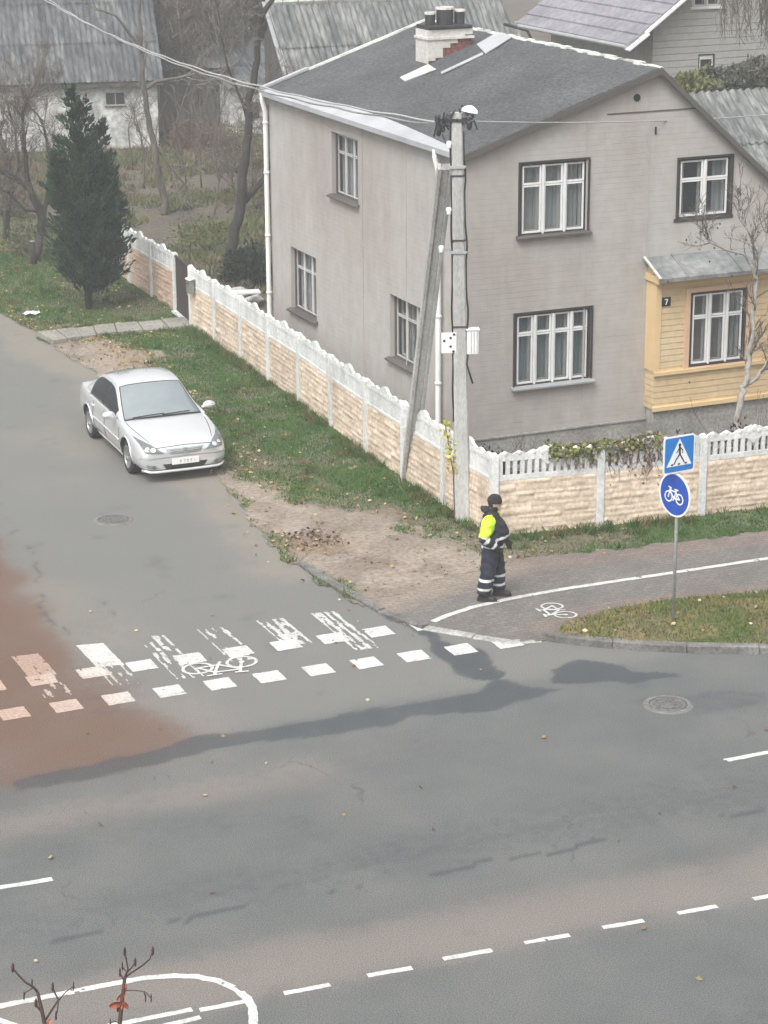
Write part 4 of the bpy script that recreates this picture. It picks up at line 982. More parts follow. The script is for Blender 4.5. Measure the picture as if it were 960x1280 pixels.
b = MB(); b.bbox(q.x - .066, q.x - .0605, q.y - .08, q.y + .08, 1.18, 1.2); b.build('slot', 'sign_black', mbx)
# ------------------------------------------------------------------ concrete utility pole with its raking brace, lamp, cables and box
pb = GP(578, 655); ptop = 7.25
tp_ = PY(571, 140, pb.y); ux, uy = Vector((.94, -.34, 0)), Vector((.34, .94, 0))
pole = thing('utility_pole', 'tall grey concrete utility pole with a raking brace and a white lamp', 'utility pole', (pb.x, pb.y, 0))
lean = Vector((PY(571, 160, pb.y).x - pb.x, 0, 0)) / PY(571, 160, pb.y).z
def taper(b, p0, p1, w0, w1, d0, d1, u, v):
    p0, p1, u, v = Vector(p0), Vector(p1), Vector(u), Vector(v); c = .025
    def ring(p, w_, d_):
        w_, d_ = w_ / 2, d_ / 2; return [p + u * a + v * e for a, e in ((-w_ + c, -d_), (w_ - c, -d_), (w_, -d_ + c), (w_, d_ - c), (w_ - c, d_), (-w_ + c, d_), (-w_, d_ - c), (-w_, -d_ + c))]
    n = 10; vs = []; 
    for i in range(n + 1): t = i / n; vs += ring(p0 + (p1 - p0) * t, w0 + (w1 - w0) * t, d0 + (d1 - d0) * t)
    fs = [(i * 8 + k, i * 8 + (k + 1) % 8, i * 8 + 8 + (k + 1) % 8, i * 8 + 8 + k) for i in range(n) for k in range(8)] + [tuple(range(7, -1, -1)), tuple(n * 8 + k for k in range(8))]
    b.add(vs, fs)
P0 = Vector((pb.x, pb.y, -.2)); P1 = Vector((pb.x, pb.y, 0)) + lean * ptop + Vector((0, 0, ptop))
def onpole(z): return Vector((pb.x, pb.y, z)) + lean * z
b = MB(); taper(b, P0, P1, .27, .185, .24, .17, ux, uy); b.build('shaft', 'concrete', pole)
sb = GP(509, 600); st_ = onpole(6.35) - ux * .2
b = MB(); d = (st_ - Vector((sb.x, sb.y, -.1))); sv = d.normalized(); su = Vector((0.93, -.36, 0)); su = (su - sv * su.dot(sv)).normalized(); sw = sv.cross(su)
L_ = d.length; o = Vector((sb.x, sb.y, -.1))
for off, wd in ((-.1, .07), (.1, .07)): b.box(o + sv * L_ / 2 + su * off, (wd, .2, L_), su, sw, sv)
b.box(o + sv * L_ / 2, (.131, .12, L_ - .05), su, sw, sv)
b.build('brace', 'concrete', pole, bevel=.012)
for z in (6.35, 4.9):
    c = onpole(z); b = MB()
    for s in (-1, 1): b.bar(c - ux * .25 + uy * s * .105, c + ux * .12 + uy * s * .105, .02, .05)
    b.bar(c + ux * .115 - uy * .11, c + ux * .115 + uy * .11, .05, .02)
    b.build('clamp', 'zinc', pole)
b = MB()
for z, a in ((4.95, -.3), (5.6, -.16), (6.72, -.14)):
    c = onpole(z) + ux * a - uy * .06; b.lathe([(0, .07), (.04, .06), (.05, .02), (.035, -.02), (.045, -.05), (0, -.06)], c, seg=10, cap=False)
b.build('insulator', 'sign_white', pole, smooth=True)
# head: brackets, hooks, insulators
b = MB(); c = onpole(ptop - .12)
b.bar(c - ux * .34 - uy * .05, c + ux * .22 - uy * .1, .05, .05); b.bar(c - ux * .18 + uy * .1, c + ux * .28 + uy * .1, .04, .04); b.bar(c - uy * .12, c + uy * .2 + Vector((0, 0, .1)), .04, .04)
rng = random.Random(8)
for k in range(13):
    q = c + ux * rng.uniform(-.36, .26) + uy * rng.uniform(-.12, .12) + Vector((0, 0, rng.uniform(-.2, .16)))
    b.tube([q, q + Vector((rng.uniform(-.08, .08), rng.uniform(-.05, .05), rng.uniform(.04, .16))), q + Vector((rng.uniform(-.15, .15), rng.uniform(-.08, .08), rng.uniform(-.12, .1)))], .016, 5)
b.build('bracket', 'dark_iron', pole)
for k, (a, e, z) in enumerate(((-.33, -.06, .02), (-.24, -.05, -.12), (.2, -.1, -.08), (-.3, .05, -.2))):
    q = c + ux * a + uy * e + Vector((0, 0, z)); b = MB(); b.lathe([(0, .08), (.045, .07), (.055, .03), (.04, .0), (.05, -.04), (.02, -.08), (0, -.08)], q, seg=10, cap=False); b.build('insulator', 'dark_iron', pole, smooth=True)
b = MB(); lc = onpole(ptop + .02) + ux * .2 - uy * .12             # street lamp: shallow white hood tilting down to the right
la = (ux * .95 - Vector((0, 0, .22))).normalized(); ln = Vector((0, 0, 1)); ln = (ln - la * ln.dot(la)).normalized(); lv = ln.cross(la)
rows = []
for i in range(9):
    t = i / 8; w_ = .095 * (math.sin(math.pi * (.12 + .8 * t)) ** .7); h_ = .115 * (math.sin(math.pi * (.1 + .8 * t)) ** .8)
    rows.append([lc + la * (-.13 + .27 * t) + lv * (w_ * math.cos(math.pi * k / 8)) + ln * (h_ * math.sin(math.pi * k / 8)) for k in range(9)])
b.grid(rows); b.add(rows[0], [tuple(range(9))]); b.add(rows[-1], [tuple(range(9))])
hood = b.build('lamp_hood', 'sign_white', pole, smooth=True)
b = MB(); b.add([r[0] for r in rows] + [r[8] for r in reversed(rows)], [tuple(range(18))]); b.lathe([(.0, -.05), (.06, -.04), (.085, 0)], lc + la * .03, la, lv, ln, 12, False); b.build('lamp_lens', 'lamp_glass', hood)
b = MB(); b.tube([onpole(ptop - .25) + ux * .08, onpole(ptop - .1) + ux * .2 - uy * .05, lc - la * .1 - ln * .02], .025, 8); b.build('lamp_arm', 'zinc', pole)
# cables down both edges
for side_, z0, z1, bow in ((-1, 1.9, ptop - .1, .03), (1, 2.55, ptop - .3, .05)):
    b = MB(); pts = []; n = 26
    for i in range(n + 1):
        z = z0 + (z1 - z0) * i / n; hw = .135 - .045 * z / ptop
        pts.append(onpole(z) + ux * (side_ * (hw + .012 + bow * max(0, math.sin(i * .9 + side_)) * .5)) - uy * (.05 + .02 * math.sin(i * .5)))
    if side_ == 1: pts = [onpole(2.6) + ux * .2 - uy * .13, onpole(2.95) + ux * .1 - uy * .16] + pts[3:]
    b.tube(pts, .017, 6); b.build('cable', 'black_cable', pole, smooth=True)
b = MB()
for z in (3.6, 5.1, 6.2): c = onpole(z); hw = .14 - .045 * z / ptop; b.box(c, (hw * 2 + .02, hw * 1.8 + .02, .025), ux, uy, (0, 0, 1))
b.build('strap', 'dark_iron', pole)
# meter box on the right and its drilled mounting plate on the left
c = onpole(PY(590, 425, pb.y).z)
b = MB(); q = c + ux * .215 - uy * .04; b.box(q, (.2, .16, .42), ux, uy, (0, 0, 1)); b.box(q + Vector((0, 0, .225)) , (.24, .2, .025), ux, uy, (0, 0, 1)); mb_ = b.build('meter_box', 'white_paint', pole, bevel=.012)
b = MB()
for k in (-.03, .02, .07): b.box(q + ux * k - uy * .085, (.012, .012, .38), ux, uy, (0, 0, 1))
b.build('door_rib', 'sheet_metal', mb_)
b = MB(); b.bar(c + ux * .1 - uy * .02 + Vector((0, 0, .15)), c + ux * .2 - uy * .02 + Vector((0, 0, .15)), .04, .04); b.bar(c + ux * .1 - uy * .02 - Vector((0, 0, .15)), c + ux * .2 - uy * .02 - Vector((0, 0, .15)), .04, .04); b.build('box_bracket', 'zinc', pole)
b = MB(); q = c - ux * .2 - uy * .1; b.box(q, (.26, .02, .36), ux, uy, (0, 0, 1)); pl = b.build('mounting_plate', 'white_paint', pole, bevel=.004)
b = MB()
for a, z in ((.03, .09), (.03, -.06), (-.08, .04), (.09, .15), (.08, -.15)): b.lathe([(0, 0), (.022, 0), (.022, .006), (0, .006)], q - uy * .017 + ux * a + Vector((0, 0, z)), ux, (0, 0, 1), uy, 8, False)
b.build('hole', 'sign_black', pl)

# overhead wires: insulated bundle from beyond the far side of the road to the pole, drop to the house corner
def sag(a, c, s, n=40): return [a + (c - a) * (i / n) - Vector((0, 0, s * 4 * (i / n) * (1 - i / n))) for i in range(n + 1)]
head = onpole(ptop - .15)
def wire(a, c, s, r, label, tw=0.0, ph=0.0):
    t = thing('overhead_wire', label, 'wire', tuple(c), 'wires strung to the pole'); b = MB(); p = sag(a, c, s, 90 if tw else 40)
    if tw: p = [q + Vector((tw * math.cos(i * .9 + ph), 0, tw * math.sin(i * .9 + ph))) for i, q in enumerate(p)]
    b.tube(p, r, 5); b.build('conductor', 'wire', t, smooth=True)
far1 = PD(44, -8, 77); far2 = PD(50, -8, 77.3)
wire(far1, head - ux * .33, .55, .019, 'upper pale overhead wire running from the left roofs to the pole head', .012, 0)
wire(far2, head - ux * .3 - Vector((0, 0, .06)), .62, .019, 'lower twisted overhead wire just under the upper pale one', .012, 2)
wire(Vector((XC - .05, YB + .05, EZ + .0)), Vector((XC - .06, YF + .25, EZ - .05)), .12, .02, 'grey cable slung along the white eave of the house', .025, 1)
wire(head - ux * .25 - Vector((0, 0, .2)), Vector((XC - .06, YF + .25, EZ - .02)), .08, .016, 'short service cable from the pole head to the near house eave corner')
wire(head + ux * .22, PY(1010, 139, 39.5), .1, .012, 'thin overhead wire leaving the pole to the right across the gable')

# ------------------------------------------------------------------ road signs on a thin zinc post
sp_ = GP(841, 785, .12); sign = thing('sign_post', 'thin zinc post on the grass island carrying two blue road signs', 'road sign', (sp_.x, sp_.y, .1))
b = MB(); b.lathe([(.025, .0), (.025, 3.04), (.0, 3.05)], (sp_.x, sp_.y, .1), seg=12); b.build('post', 'zinc', sign, smooth=True)
def zfor(px, py, x, y):
    lo, hi = 0.0, 5.0
    for _ in range(40):
        m = (lo + hi) / 2; v = Vector((x, y, m)) - CAM
        if 640 + FPX * v.dot(DOWN) / v.dot(FWD) > py: lo = m
        else: hi = m
    return lo
zs_top, zs_bot, zc_bot = zfor(846, 543, sp_.x, sp_.y), zfor(846, 589, sp_.x, sp_.y), zfor(842, 645, sp_.x, sp_.y)
# square sign
hu = Vector((math.cos(R(6)), math.sin(R(6)), 0)); hn = Vector((hu.y, -hu.x, 0)); S = zs_top - zs_bot
so_ = Vector((sp_.x, sp_.y, (zs_top + zs_bot) / 2)) + hn * .045 - hu * .035
def rrect(w_, h_, r, n=5):
    out = []
    for cx, cy, a0 in ((w_ / 2 - r, h_ / 2 - r, 0), (-w_ / 2 + r, h_ / 2 - r, 90), (-w_ / 2 + r, -h_ / 2 + r, 180), (w_ / 2 - r, -h_ / 2 + r, 270)):
        out += [(cx + r * math.cos(R(a0 + 90 * i / n)), cy + r * math.sin(R(a0 + 90 * i / n))) for i in range(n + 1)]
    return out
Zv = Vector((0, 0, 1))
def layer(name, polys, o, u, n, off, th, m, parent):
    b = MB()
    for p in polys: b.prism(p, o + n * off, u, Zv, n * th)
    return b.build(name, m, parent)
sq_ = layer('crossing_sign', [rrect(S, S, .05)], so_, hu, hn, 0, .012, 'sign_white', sign)
layer('blue_field', [rrect(S - .045, S - .045, .03)], so_, hu, hn, .0125, .003, 'sign_blue', sq_)
tz = S * .42
layer('white_triangle', [[(-S * .4, -S * .31), (S * .4, -S * .31), (0, S * .42)]], so_, hu, hn, .016, .003, 'sign_white', sq_)
def sg(a, c, w_): return [tuple(q) for q in seg2((a[0] * S, a[1] * S), (c[0] * S, c[1] * S), w_ * S)]
man = [[(S * (-.0 + .045 * math.cos(R(a))), S * (.25 + .045 * math.sin(R(a)))) for a in range(0, 360, 36)],
       sg((0, .2), (.01, .0), .06), sg((.02, .18), (.1, .1), .028), sg((.1, .11), (.1, .03), .025), sg((-.02, .17), (-.07, .08), .025), sg((-.07, .08), (-.1, .05), .022), sg((0, .0), (-.1, -.12), .036), sg((-.1, -.12), (-.17, -.24), .03), sg((.01, .0), (.09, -.12), .036), sg((.09, -.12), (.15, -.22), .03)]
man += [[(S * (x - .035), S * -.28), (S * (x + .025), S * -.28), (S * (x + .045), S * -.235), (S * (x - .015), S * -.235)] for x in (-.24, -.02, .2)]
b = MB()
for i, p in enumerate(man): b.prism(p, so_ + hn * (.0195 + .0004 * i), hu, Zv, hn * .002)
b.build('walking_figure', 'sign_black', sq_)
# round cycle sign, facing the side road
cu = Vector((math.cos(R(-79)), math.sin(R(-79)), 0)); cn = Vector((cu.y, -cu.x, 0))
if cn.dot(CAM - sp_) < 0: cn = -cn
rad_ = (zs_bot - .012 - zc_bot) / 2; co_ = Vector((sp_.x, sp_.y, zc_bot + rad_)) + cn * .045
circ = lambda r, n=40: [(r * math.cos(2 * math.pi * i / n), r * math.sin(2 * math.pi * i / n)) for i in range(n)]
rd = layer('cycle_sign', [circ(rad_)], co_, cu, cn, 0, .012, 'sign_white', sign)
layer('blue_disc', [circ(rad_ * .91)], co_, cu, cn, .0125, .003, 'sign_deep_blue', rd)
bk_ = MB(); kx = rad_ * .95
for i, p in enumerate(bicycle_polys(.065)): bk_.prism([(-q.x * kx, (q.y - .14) * kx) for q in p], co_ + cn * (.016 + .0002 * i), cu, Zv, cn * .002)
bk_.build('bicycle_emblem', 'sign_white', rd)
for z in (so_.z, co_.z): b = MB(); b.lathe([(.034, -.02), (.034, .02)], (sp_.x, sp_.y, z), seg=12); b.build('clamp', 'zinc', sign)

# ------------------------------------------------------------------ buildings behind
def corrug(name, o, u, L, s, W, mname, parent, pitch=.18, amp=.028, rows=3):
    """sheet roof: o lower-left corner, u along the eave, s up the slope"""
    o, u, s = Vector(o), Vector(u).normalized(), Vector(s).normalized(); nrm = u.cross(s).normalized(); n = int(L / pitch * 6)
    a = np.arange(n + 1) * L / n; h = amp * np.cos(a * 2 * math.pi / pitch); V = []; F = []
    for r in range(rows):
        t0, t1 = W * r / rows - (.08 if r else 0), W * (r + 1) / rows
        for t, lift in ((t0, .035), (t1, .0)):
            V.append(np.array(o)[None] + a[:, None] * np.array(u)[None] + t * np.array(s)[None] + (h[:, None] + lift) * np.array(nrm)[None])
        i = np.arange(n); base = 2 * r * (n + 1); F.append(np.stack([base + i, base + i + 1, base + n + 1 + i + 1, base + n + 1 + i], -1))
    return link(name, mesh_np(np.concatenate(V), np.concatenate(F), smooth=True), mname, parent)

# white brick barn, far left
A_, B_ = GP(-120, 196), GP(199, 184); du = (B_ - A_); BLn = du.length; du.normalize(); dn = Vector((-du.y, du.x, 0))
barn = thing('barn', 'long white brick barn with a grey corrugated roof at the far left', 'barn', tuple(A_))
ev = 2.55; b = MB()
b.add([A_, A_ + du * BLn, A_ + du * BLn + Zv * ev, A_ + Zv * ev], [(0, 1, 2, 3)]); b.add([A_ + du * BLn, A_ + du * BLn + dn * 10, A_ + du * BLn + dn * 10 + Zv * ev, A_ + du * BLn + dn * 5 + Zv * 7.4, A_ + du * BLn + Zv * ev], [(0, 1, 2, 3, 4)])
b.add([A_, A_ + dn * 10, A_ + dn * 10 + Zv * ev, A_ + dn * 5 + Zv * 7.4, A_ + Zv * ev], [(0, 1, 2, 3, 4)]); b.build('wall', 'white_brick', barn)
sl = (dn * 5.3 + Zv * 5.2); eo = A_ - du * .3 - dn * .3 + Zv * (ev - .12)
corrug('roof', eo, du, BLn + .5, sl, sl.length, 'corrugated_dark', barn, .2, .03, 4)
b = MB(); o2 = A_ + dn * 5 + Zv * 7.45; b.add([o2 - du * .3, o2 + du * (BLn + .3), o2 + du * (BLn + .3) + dn * 5.3 - Zv * 5.2, o2 - du * .3 + dn * 5.3 - Zv * 5.2], [(0, 1, 2, 3)]); b.build('back_slope', 'corrugated_dark', barn)
b = MB(); b.box(A_ + du * BLn / 2 - dn * .25 + Zv * (ev - .2), (BLn + .4, .04, .16), du, dn, Zv); b.build('eave_board', 'dark_timber', barn)
for px in (143, 30):
    p = PY(px, 124, 80.0); t = (p - A_).dot(du); q = A_ + du * t; b = MB(); b.box(q + Zv * (ev - .75) - dn * .02, (.66, .05, .42), du, dn, Zv); wn = b.build('window', 'dark_room', barn)
    b = MB(); b.box(q + Zv * (ev - .97) - dn * .05, (.8, .09, .05), du, dn, Zv); b.box(q + Zv * (ev - .75) - dn * .05, (.03, .02, .42), du, dn, Zv); b.build('frame', 'grey_paint', wn)
# dark timber shed beside it
A2, B2 = GP(199, 178), GP(296, 172); d2 = (B2 - A2); L2 = d2.length; d2.normalize(); n2_ = Vector((-d2.y, d2.x, 0)); A2 += n2_ * 1.5
shed = thing('shed', 'dark weathered timber lean-to shed right of the white barn', 'shed', tuple(A2)); hS = 2.5
b = MB(); nb_ = int(L2 / .16)
for k in range(nb_): b.box(A2 + d2 * (L2 * (k + .5) / nb_) + Zv * (hS / 2) + n2_ * (.012 * (k % 3)), (L2 / nb_ - .012, .03, hS), d2, n2_, Zv)
for e in (0, L2): b.box(A2 + d2 * e + n2_ * 2 + Zv * hS / 2, (.05, 4, hS), d2, n2_, Zv)
b.build('wall', 'dark_timber', shed)
b = MB(); b.box(A2 + d2 * 1.2 + Zv * 1.0 - n2_ * .03, (1.1, .05, 2.0), d2, n2_, Zv); b.box(A2 + d2 * (L2 - 1.4) + Zv * 1.35 - n2_ * .03, (.7, .05, .5), d2, n2_, Zv); b.build('door', 'dark_timber', shed)
so2 = A2 - d2 * .2 - n2_ * .35 + Zv * (hS - .05); corrug('roof', so2, d2, L2 + .4, n2_ + Zv * .5, 4.6, 'corrugated_dark', shed, .2, .03, 2)
# whitewashed outbuilding glimpsed behind the dark trunk
A3, B3 = GP(288, 170), GP(345, 166); d3 = (B3 - A3); L3 = d3.length + 1; d3.normalize(); n3 = Vector((-d3.y, d3.x, 0))
ob = thing('outbuilding', 'small whitewashed outbuilding glimpsed behind the dark trunked tree', 'outbuilding', tuple(A3)); b = MB(); b.box(A3 + d3 * L3 / 2 + n3 * 1.5 + Zv * .9, (L3, 3, 1.8), d3, n3, Zv); b.build('wall', 'white_brick', ob)
corrug('roof', A3 - d3 * .2 - n3 * .25 + Zv * 1.78, d3, L3 + .4, n3 + Zv * .35, 3.9, 'corrugated_dark', ob, .2, .03, 2)
b = MB(); b.box(A3 + d3 * .9 + Zv * .9 - n3 * .02, (.5, .05, .6), d3, n3, Zv); b.build('window', 'dark_room', ob)

# middle barn, asbestos roof facing the street
YM = 66.0; rg = PY(341, 2, YM); ex = PY(616, -8, YM).x - rg.x
mb2 = thing('barn', 'grey barn with a steep corrugated asbestos roof behind the chimney', 'barn', (rg.x, YM, 0))
run, drop = 4.2, 5.0; s_ = Vector((0, run, drop)); eo = Vector((rg.x - .25, YM - run, rg.z - drop))
corrug('roof', eo, (1, 0, 0), ex + .5, s_, s_.length, 'corrugated', mb2, .2, .032, 4)
b = MB(); b.add([(rg.x - .25, YM, rg.z), (rg.x + ex + .25, YM, rg.z), (rg.x + ex + .25, YM + 1.0, rg.z - 1.2), (rg.x - .25, YM + 1.0, rg.z - 1.2)], [(0, 1, 2, 3)]); b.build('back_slope', 'corrugated', mb2)
b = MB()
for k in range(int(ex / .5)): b.lathe([(.13, 0), (.13, .47)], (rg.x - .2 + k * .5, YM, rg.z - .02), (0, 1, 0), (0, 0, 1), (1, 0, 0), 8)
b.build('ridge_cap', 'lichen', mb2)
b = MB(); ez = rg.z - drop + .05
for x in (rg.x, rg.x + ex): b.add([(x, YM - run + .3, 0), (x, YM + .8, 0), (x, YM + .8, rg.z - 1.1), (x, YM, rg.z - .1), (x, YM - run + .3, ez)], [(0, 1, 2, 3, 4)])
b.add([(rg.x, YM - run + .3, 0), (rg.x + ex, YM - run + .3, 0), (rg.x + ex, YM - run + .3, ez), (rg.x, YM - run + .3, ez)], [(0, 1, 2, 3)]); b.build('wall', 'dark_timber', mb2)
b = MB(); 
b.bar((rg.x - .27, YM, rg.z), (rg.x - .27, YM - (run + .02), rg.z - drop), .03, .18, (1, 0, 0))
b.build('verge_board', 'grey_paint', mb2)

# grey sided house, top right
YG = 57.0; cr = PY(815, 95, YG); gx = cr.x; e1 = PY(783, 57, YG - .35)
ga_ = thing('house', 'grey sided house with white verge boards and a purplish tiled roof at top right', 'house', (gx, YG, 0))
rs_ = PY(852, -3, YG - .35); slope = (rs_.z - e1.z) / (rs_.x - e1.x); rx = e1.x + 5.5; rz = e1.z + slope * 5.5; gxr = 2 * rx - gx; LG = PX(645, 10, e1.x).y - YG - .3
ez_ = e1.z + slope * (gx - e1.x)
b = MB(); gp_ = [(0, 0), (gxr - gx, 0), (gxr - gx, ez_), (rx - gx, rz - .02), (0, ez_)]
w1 = rect(PY(866, -12, YG), PY(901, 8, YG), Vector((gx, YG, 0)), UF); w2 = rect(PY(873, 68, YG), PY(893, 87, YG), Vector((gx, YG, 0)), UF)
holes_wall(b, gp_, [w1, w2], (gx, YG, 0), UF, (0, 0, 1), (0, -1, 0), .12)
b.add([(gx, YG, 0), (gx, YG + LG, 0), (gx, YG + LG, ez_), (gx, YG, ez_)], [(0, 1, 2, 3)]); b.add([(gxr, YG, 0), (gxr, YG + LG, 0), (gxr, YG + LG, ez_), (gxr, YG, ez_)], [(0, 1, 2, 3)])
b.add([(gx, YG + LG, 0), (gxr, YG + LG, 0), (gxr, YG + LG, ez_), (rx, YG + LG, rz - .02), (gx, YG + LG, ez_)], [(0, 1, 2, 3, 4)]); b.build('wall', 'grey_siding', ga_)
b = MB(); b.bbox(gx + 1.4, gxr - 1.4, YG + .6, YG + LG - .4, .1, ez_ + .7); b.build('interior', 'dark_room', ga_)
sash_window(ga_, (gx, YG, 0), UF, (0, -1, 0), w1, 2, .3, .03, side=.2, trimmat='white_paint', sill='white_paint', sillw=.06, seed=12)
sash_window(ga_, (gx, YG, 0), UF, (0, -1, 0), w2, 1, .2, .03, curtain=None, trimmat='brown_wood', sill='white_paint', sillw=.05, seed=13, mw=.004)
b = MB(); th = Vector((0, 0, -.1)); y0 = YG - .4
for sgn, ex_ in ((1, e1.x), (-1, 2 * rx - e1.x)):
    n = 15
    for k in range(n):
        ta, tb = k / n, (k + 1) / n; xa, xb = ex_ + (rx - ex_) * ta, ex_ + (rx - ex_) * tb; za, zb = e1.z + (rz - e1.z) * ta, e1.z + (rz - e1.z) * tb
        p = [Vector((xa, y0, za + .05)), Vector((xa, YG + LG + .3, za + .05)), Vector((xb, YG + LG + .3, zb + .0)), Vector((xb, y0, zb + .0))]
        b.hexa([q + th for q in p] + p)
b.build('roof', 'slate_purple', ga_)
b = MB(); sd_ = Vector((rx - e1.x, 0, rz - e1.z)).normalized()
b.bar((e1.x + .55, y0 - .03, e1.z + slope * .55 - .06), (rx, y0 - .03, rz - .06), .05, .24, (0, 1, 0)); b.build('verge_board', 'white_paint', ga_); b = MB()
b.bar((2 * rx - e1.x, y0 - .03, e1.z - .06), (rx, y0 - .03, rz - .06), .05, .24, (0, 1, 0)); b.build('verge_board', 'white_paint', ga_); b = MB()
b.bar((e1.x - .05, y0 - .07, e1.z - .12), (e1.x + .6, y0 - .07, e1.z + slope * .6 - .12), .05, .26, (0, 1, 0)); b.build('verge_board', 'white_paint', ga_)
b = MB(); gz = e1.z - .03; b.tube([(e1.x - .06, y0, gz), (e1.x - .06, YG + LG, gz)], .06, 8); b.build('gutter', 'grey_paint', ga_)
dpy = PX(668, 35, gx - .05).y
b = MB(); b.tube([(e1.x - .06, dpy, gz - .03), (gx - .35, dpy - .1, gz - .25), (gx - .1, dpy - .2, gz - .8), (gx - .1, dpy - .2, .3)], .05, 8); b.build('downpipe', 'dark_iron', ga_)
b = MB(); b.bbox(gx - .14, gx - .02, dpy + 1.0, dpy + 1.2, 0, gz - .1); b.build('pilaster', 'white_brick', ga_)

# corrugated shed roof just behind the gable, and the mossy roof hump above it
YS = 51.5; ra = PY(846, 117, YS); rb = PY(1010, 107, YS)
sh2 = thing('shed', 'shed with a pale ribbed asbestos roof showing right behind the gable', 'shed', (ra.x, YS, 0))
s_ = Vector((0, 4.6, 3.4)); eo = Vector((ra.x, YS - 4.6, ra.z - 3.4)); corrug('roof', eo, (1, 0, 0), rb.x - ra.x + 3, s_, s_.length, 'corrugated', sh2, .24, .04, 3)
b = MB(); x1 = rb.x + 3; b.bbox(ra.x + .3, x1 - .3, YS - 4.2, YS + .1, 0, ra.z - 3.3); b.add([(ra.x + .3, YS - 4.2, ra.z - 3.31), (ra.x + .3, YS + .1, ra.z - 3.31), (ra.x + .3, YS + .1, ra.z - .2)], [(0, 1, 2)]); b.add([(ra.x + .3, YS + .1, 0), (x1 - .3, YS + .1, 0), (x1 - .3, YS + .1, ra.z - .1), (ra.x + .3, YS + .1, ra.z - .1)], [(0, 1, 2, 3)]); b.build('wall', 'dark_timber', sh2)
# ------------------------------------------------------------------ trees and plants
def branch(rng, trunk, crown, a, d, L, r, depth, maxd, up=.15, wob_=.22, kids=(3, 5), split=1, spread=(.5, 1.0), droop=0.0, rmin=.006):
    n = 5 if depth < 2 else (4 if depth < 3 else 3); pts = [a.copy()]; rad = [r]; p = a.copy(); dd = d.normalized()
    for i in range(n):
        dd = (dd + Vector((rng.gauss(0, wob_), rng.gauss(0, wob_), rng.gauss(0, wob_ * .6) + up * (1 if depth < 3 else .5) - droop * (depth / maxd) ))).normalized()
        p = p + dd * (L / n); pts.append(p.copy()); rad.append(max(rmin * .7, r * (1 - .72 * (i + 1) / n)))
    (trunk if depth < split else crown).tube(pts, rad, 7 if depth == 0 else (5 if depth < 2 else (4 if depth < 3 else 3)), depth < 2)
    if depth < maxd:
        for k in range(rng.randint(*kids)):
            t = rng.uniform(.3, 1.0) if depth else rng.uniform(.35, 1.0); i = min(n - 1, int(t * n)); q = pts[i] + (pts[i + 1] - pts[i]) * (t * n - i if t < 1 else 1)
            ax = (pts[i + 1] - pts[i]).normalized(); o = ax.orthogonal().normalized(); o = (Matrix.Rotation(rng.uniform(0, 6.28), 3, ax) @ o)
            an = rng.uniform(*spread); nd = ax * math.cos(an) + o * math.sin(an)
            branch(rng, trunk, crown, q, nd, L * rng.uniform(.45, .72), max(rmin, rad[i] * rng.uniform(.4, .62)), depth + 1, maxd, up, wob_, kids, split, spread, droop, rmin)
def bare_tree(name, label, base, paths, seed, maxd=3, bark='bark', twig='grey_twig', twl=1.0, kids=(3, 5), group=None, droop=0.0, rmin=.007, nper=11, up=.12, cat='tree', spread=(.5, 1.0), tw_=1.0):
    """paths: hand-laid limbs [(list of points), r0, r1]; twigs grow from them"""
    rng = random.Random(seed); t = thing(name, label, cat, tuple(base), group); tr, cr = MB(), MB()
    for pts, r0, r1 in paths:
        pts = [Vector(p) for p in pts]; n = len(pts); dense = []
        for i in range(n - 1):
            for k in range(4):
                s = k / 4; q = pts[i].lerp(pts[i + 1], s); 
                if i or k: q += Vector((rng.gauss(0, r0 * .18), rng.gauss(0, r0 * .18), 0))
                dense.append(q)
        dense.append(pts[-1]); m = len(dense); tr.tube(dense, [r0 + (r1 - r0) * i / (m - 1) for i in range(m)], 8)
        for k in range(nper):
            i = rng.randint(m // 3, m - 2); ax = (dense[i + 1] - dense[i]).normalized(); o = Matrix.Rotation(rng.uniform(0, 6.28), 3, ax) @ ax.orthogonal().normalized(); an = rng.uniform(*spread)
            rr = (r0 + (r1 - r0) * i / (m - 1)) * .5
            branch(rng, tr, cr, dense[i], ax * math.cos(an) + o * math.sin(an), twl * rng.uniform(.6, 1.2), max(rmin * 1.5, min(.03, rr)), 1, maxd, up, .2, kids, 1, (.4, .9), droop, rmin)
        branch(rng, tr, cr, dense[-1], dense[-1] - dense[-2], twl, max(rmin * 1.5, r1), 1, maxd, up, .2, kids, 1, (.4, .9), droop, rmin)
    tr.build('trunk', bark, t, smooth=True); cr.build('crown', twig, t)
    return t
def leaf_cloud(pts, dirs, size, cols, rng, aspect=.45, jit=.35):
    """one bent two-face leaf or needle spray per point"""
    n = len(pts); d = dirs / (np.linalg.norm(dirs, axis=1, keepdims=True) + 1e-9)
    s = rng.normal(size=(n, 3)); s -= d * (s * d).sum(1, keepdims=True); s /= np.linalg.norm(s, axis=1, keepdims=True) + 1e-9
    L = size * rng.uniform(1 - jit, 1 + jit, (n, 1)); W = L * aspect * .5; nn = np.cross(d, s)
    a = pts; b_ = pts + d * L * .5 + s * W + nn * L * .06; c = pts + d * L; e = pts + d * L * .5 - s * W + nn * L * .06
    v = np.stack([a, b_, c, e], 1).reshape(-1, 3); f = np.arange(n * 4).reshape(n, 4)
    return v, f, cols
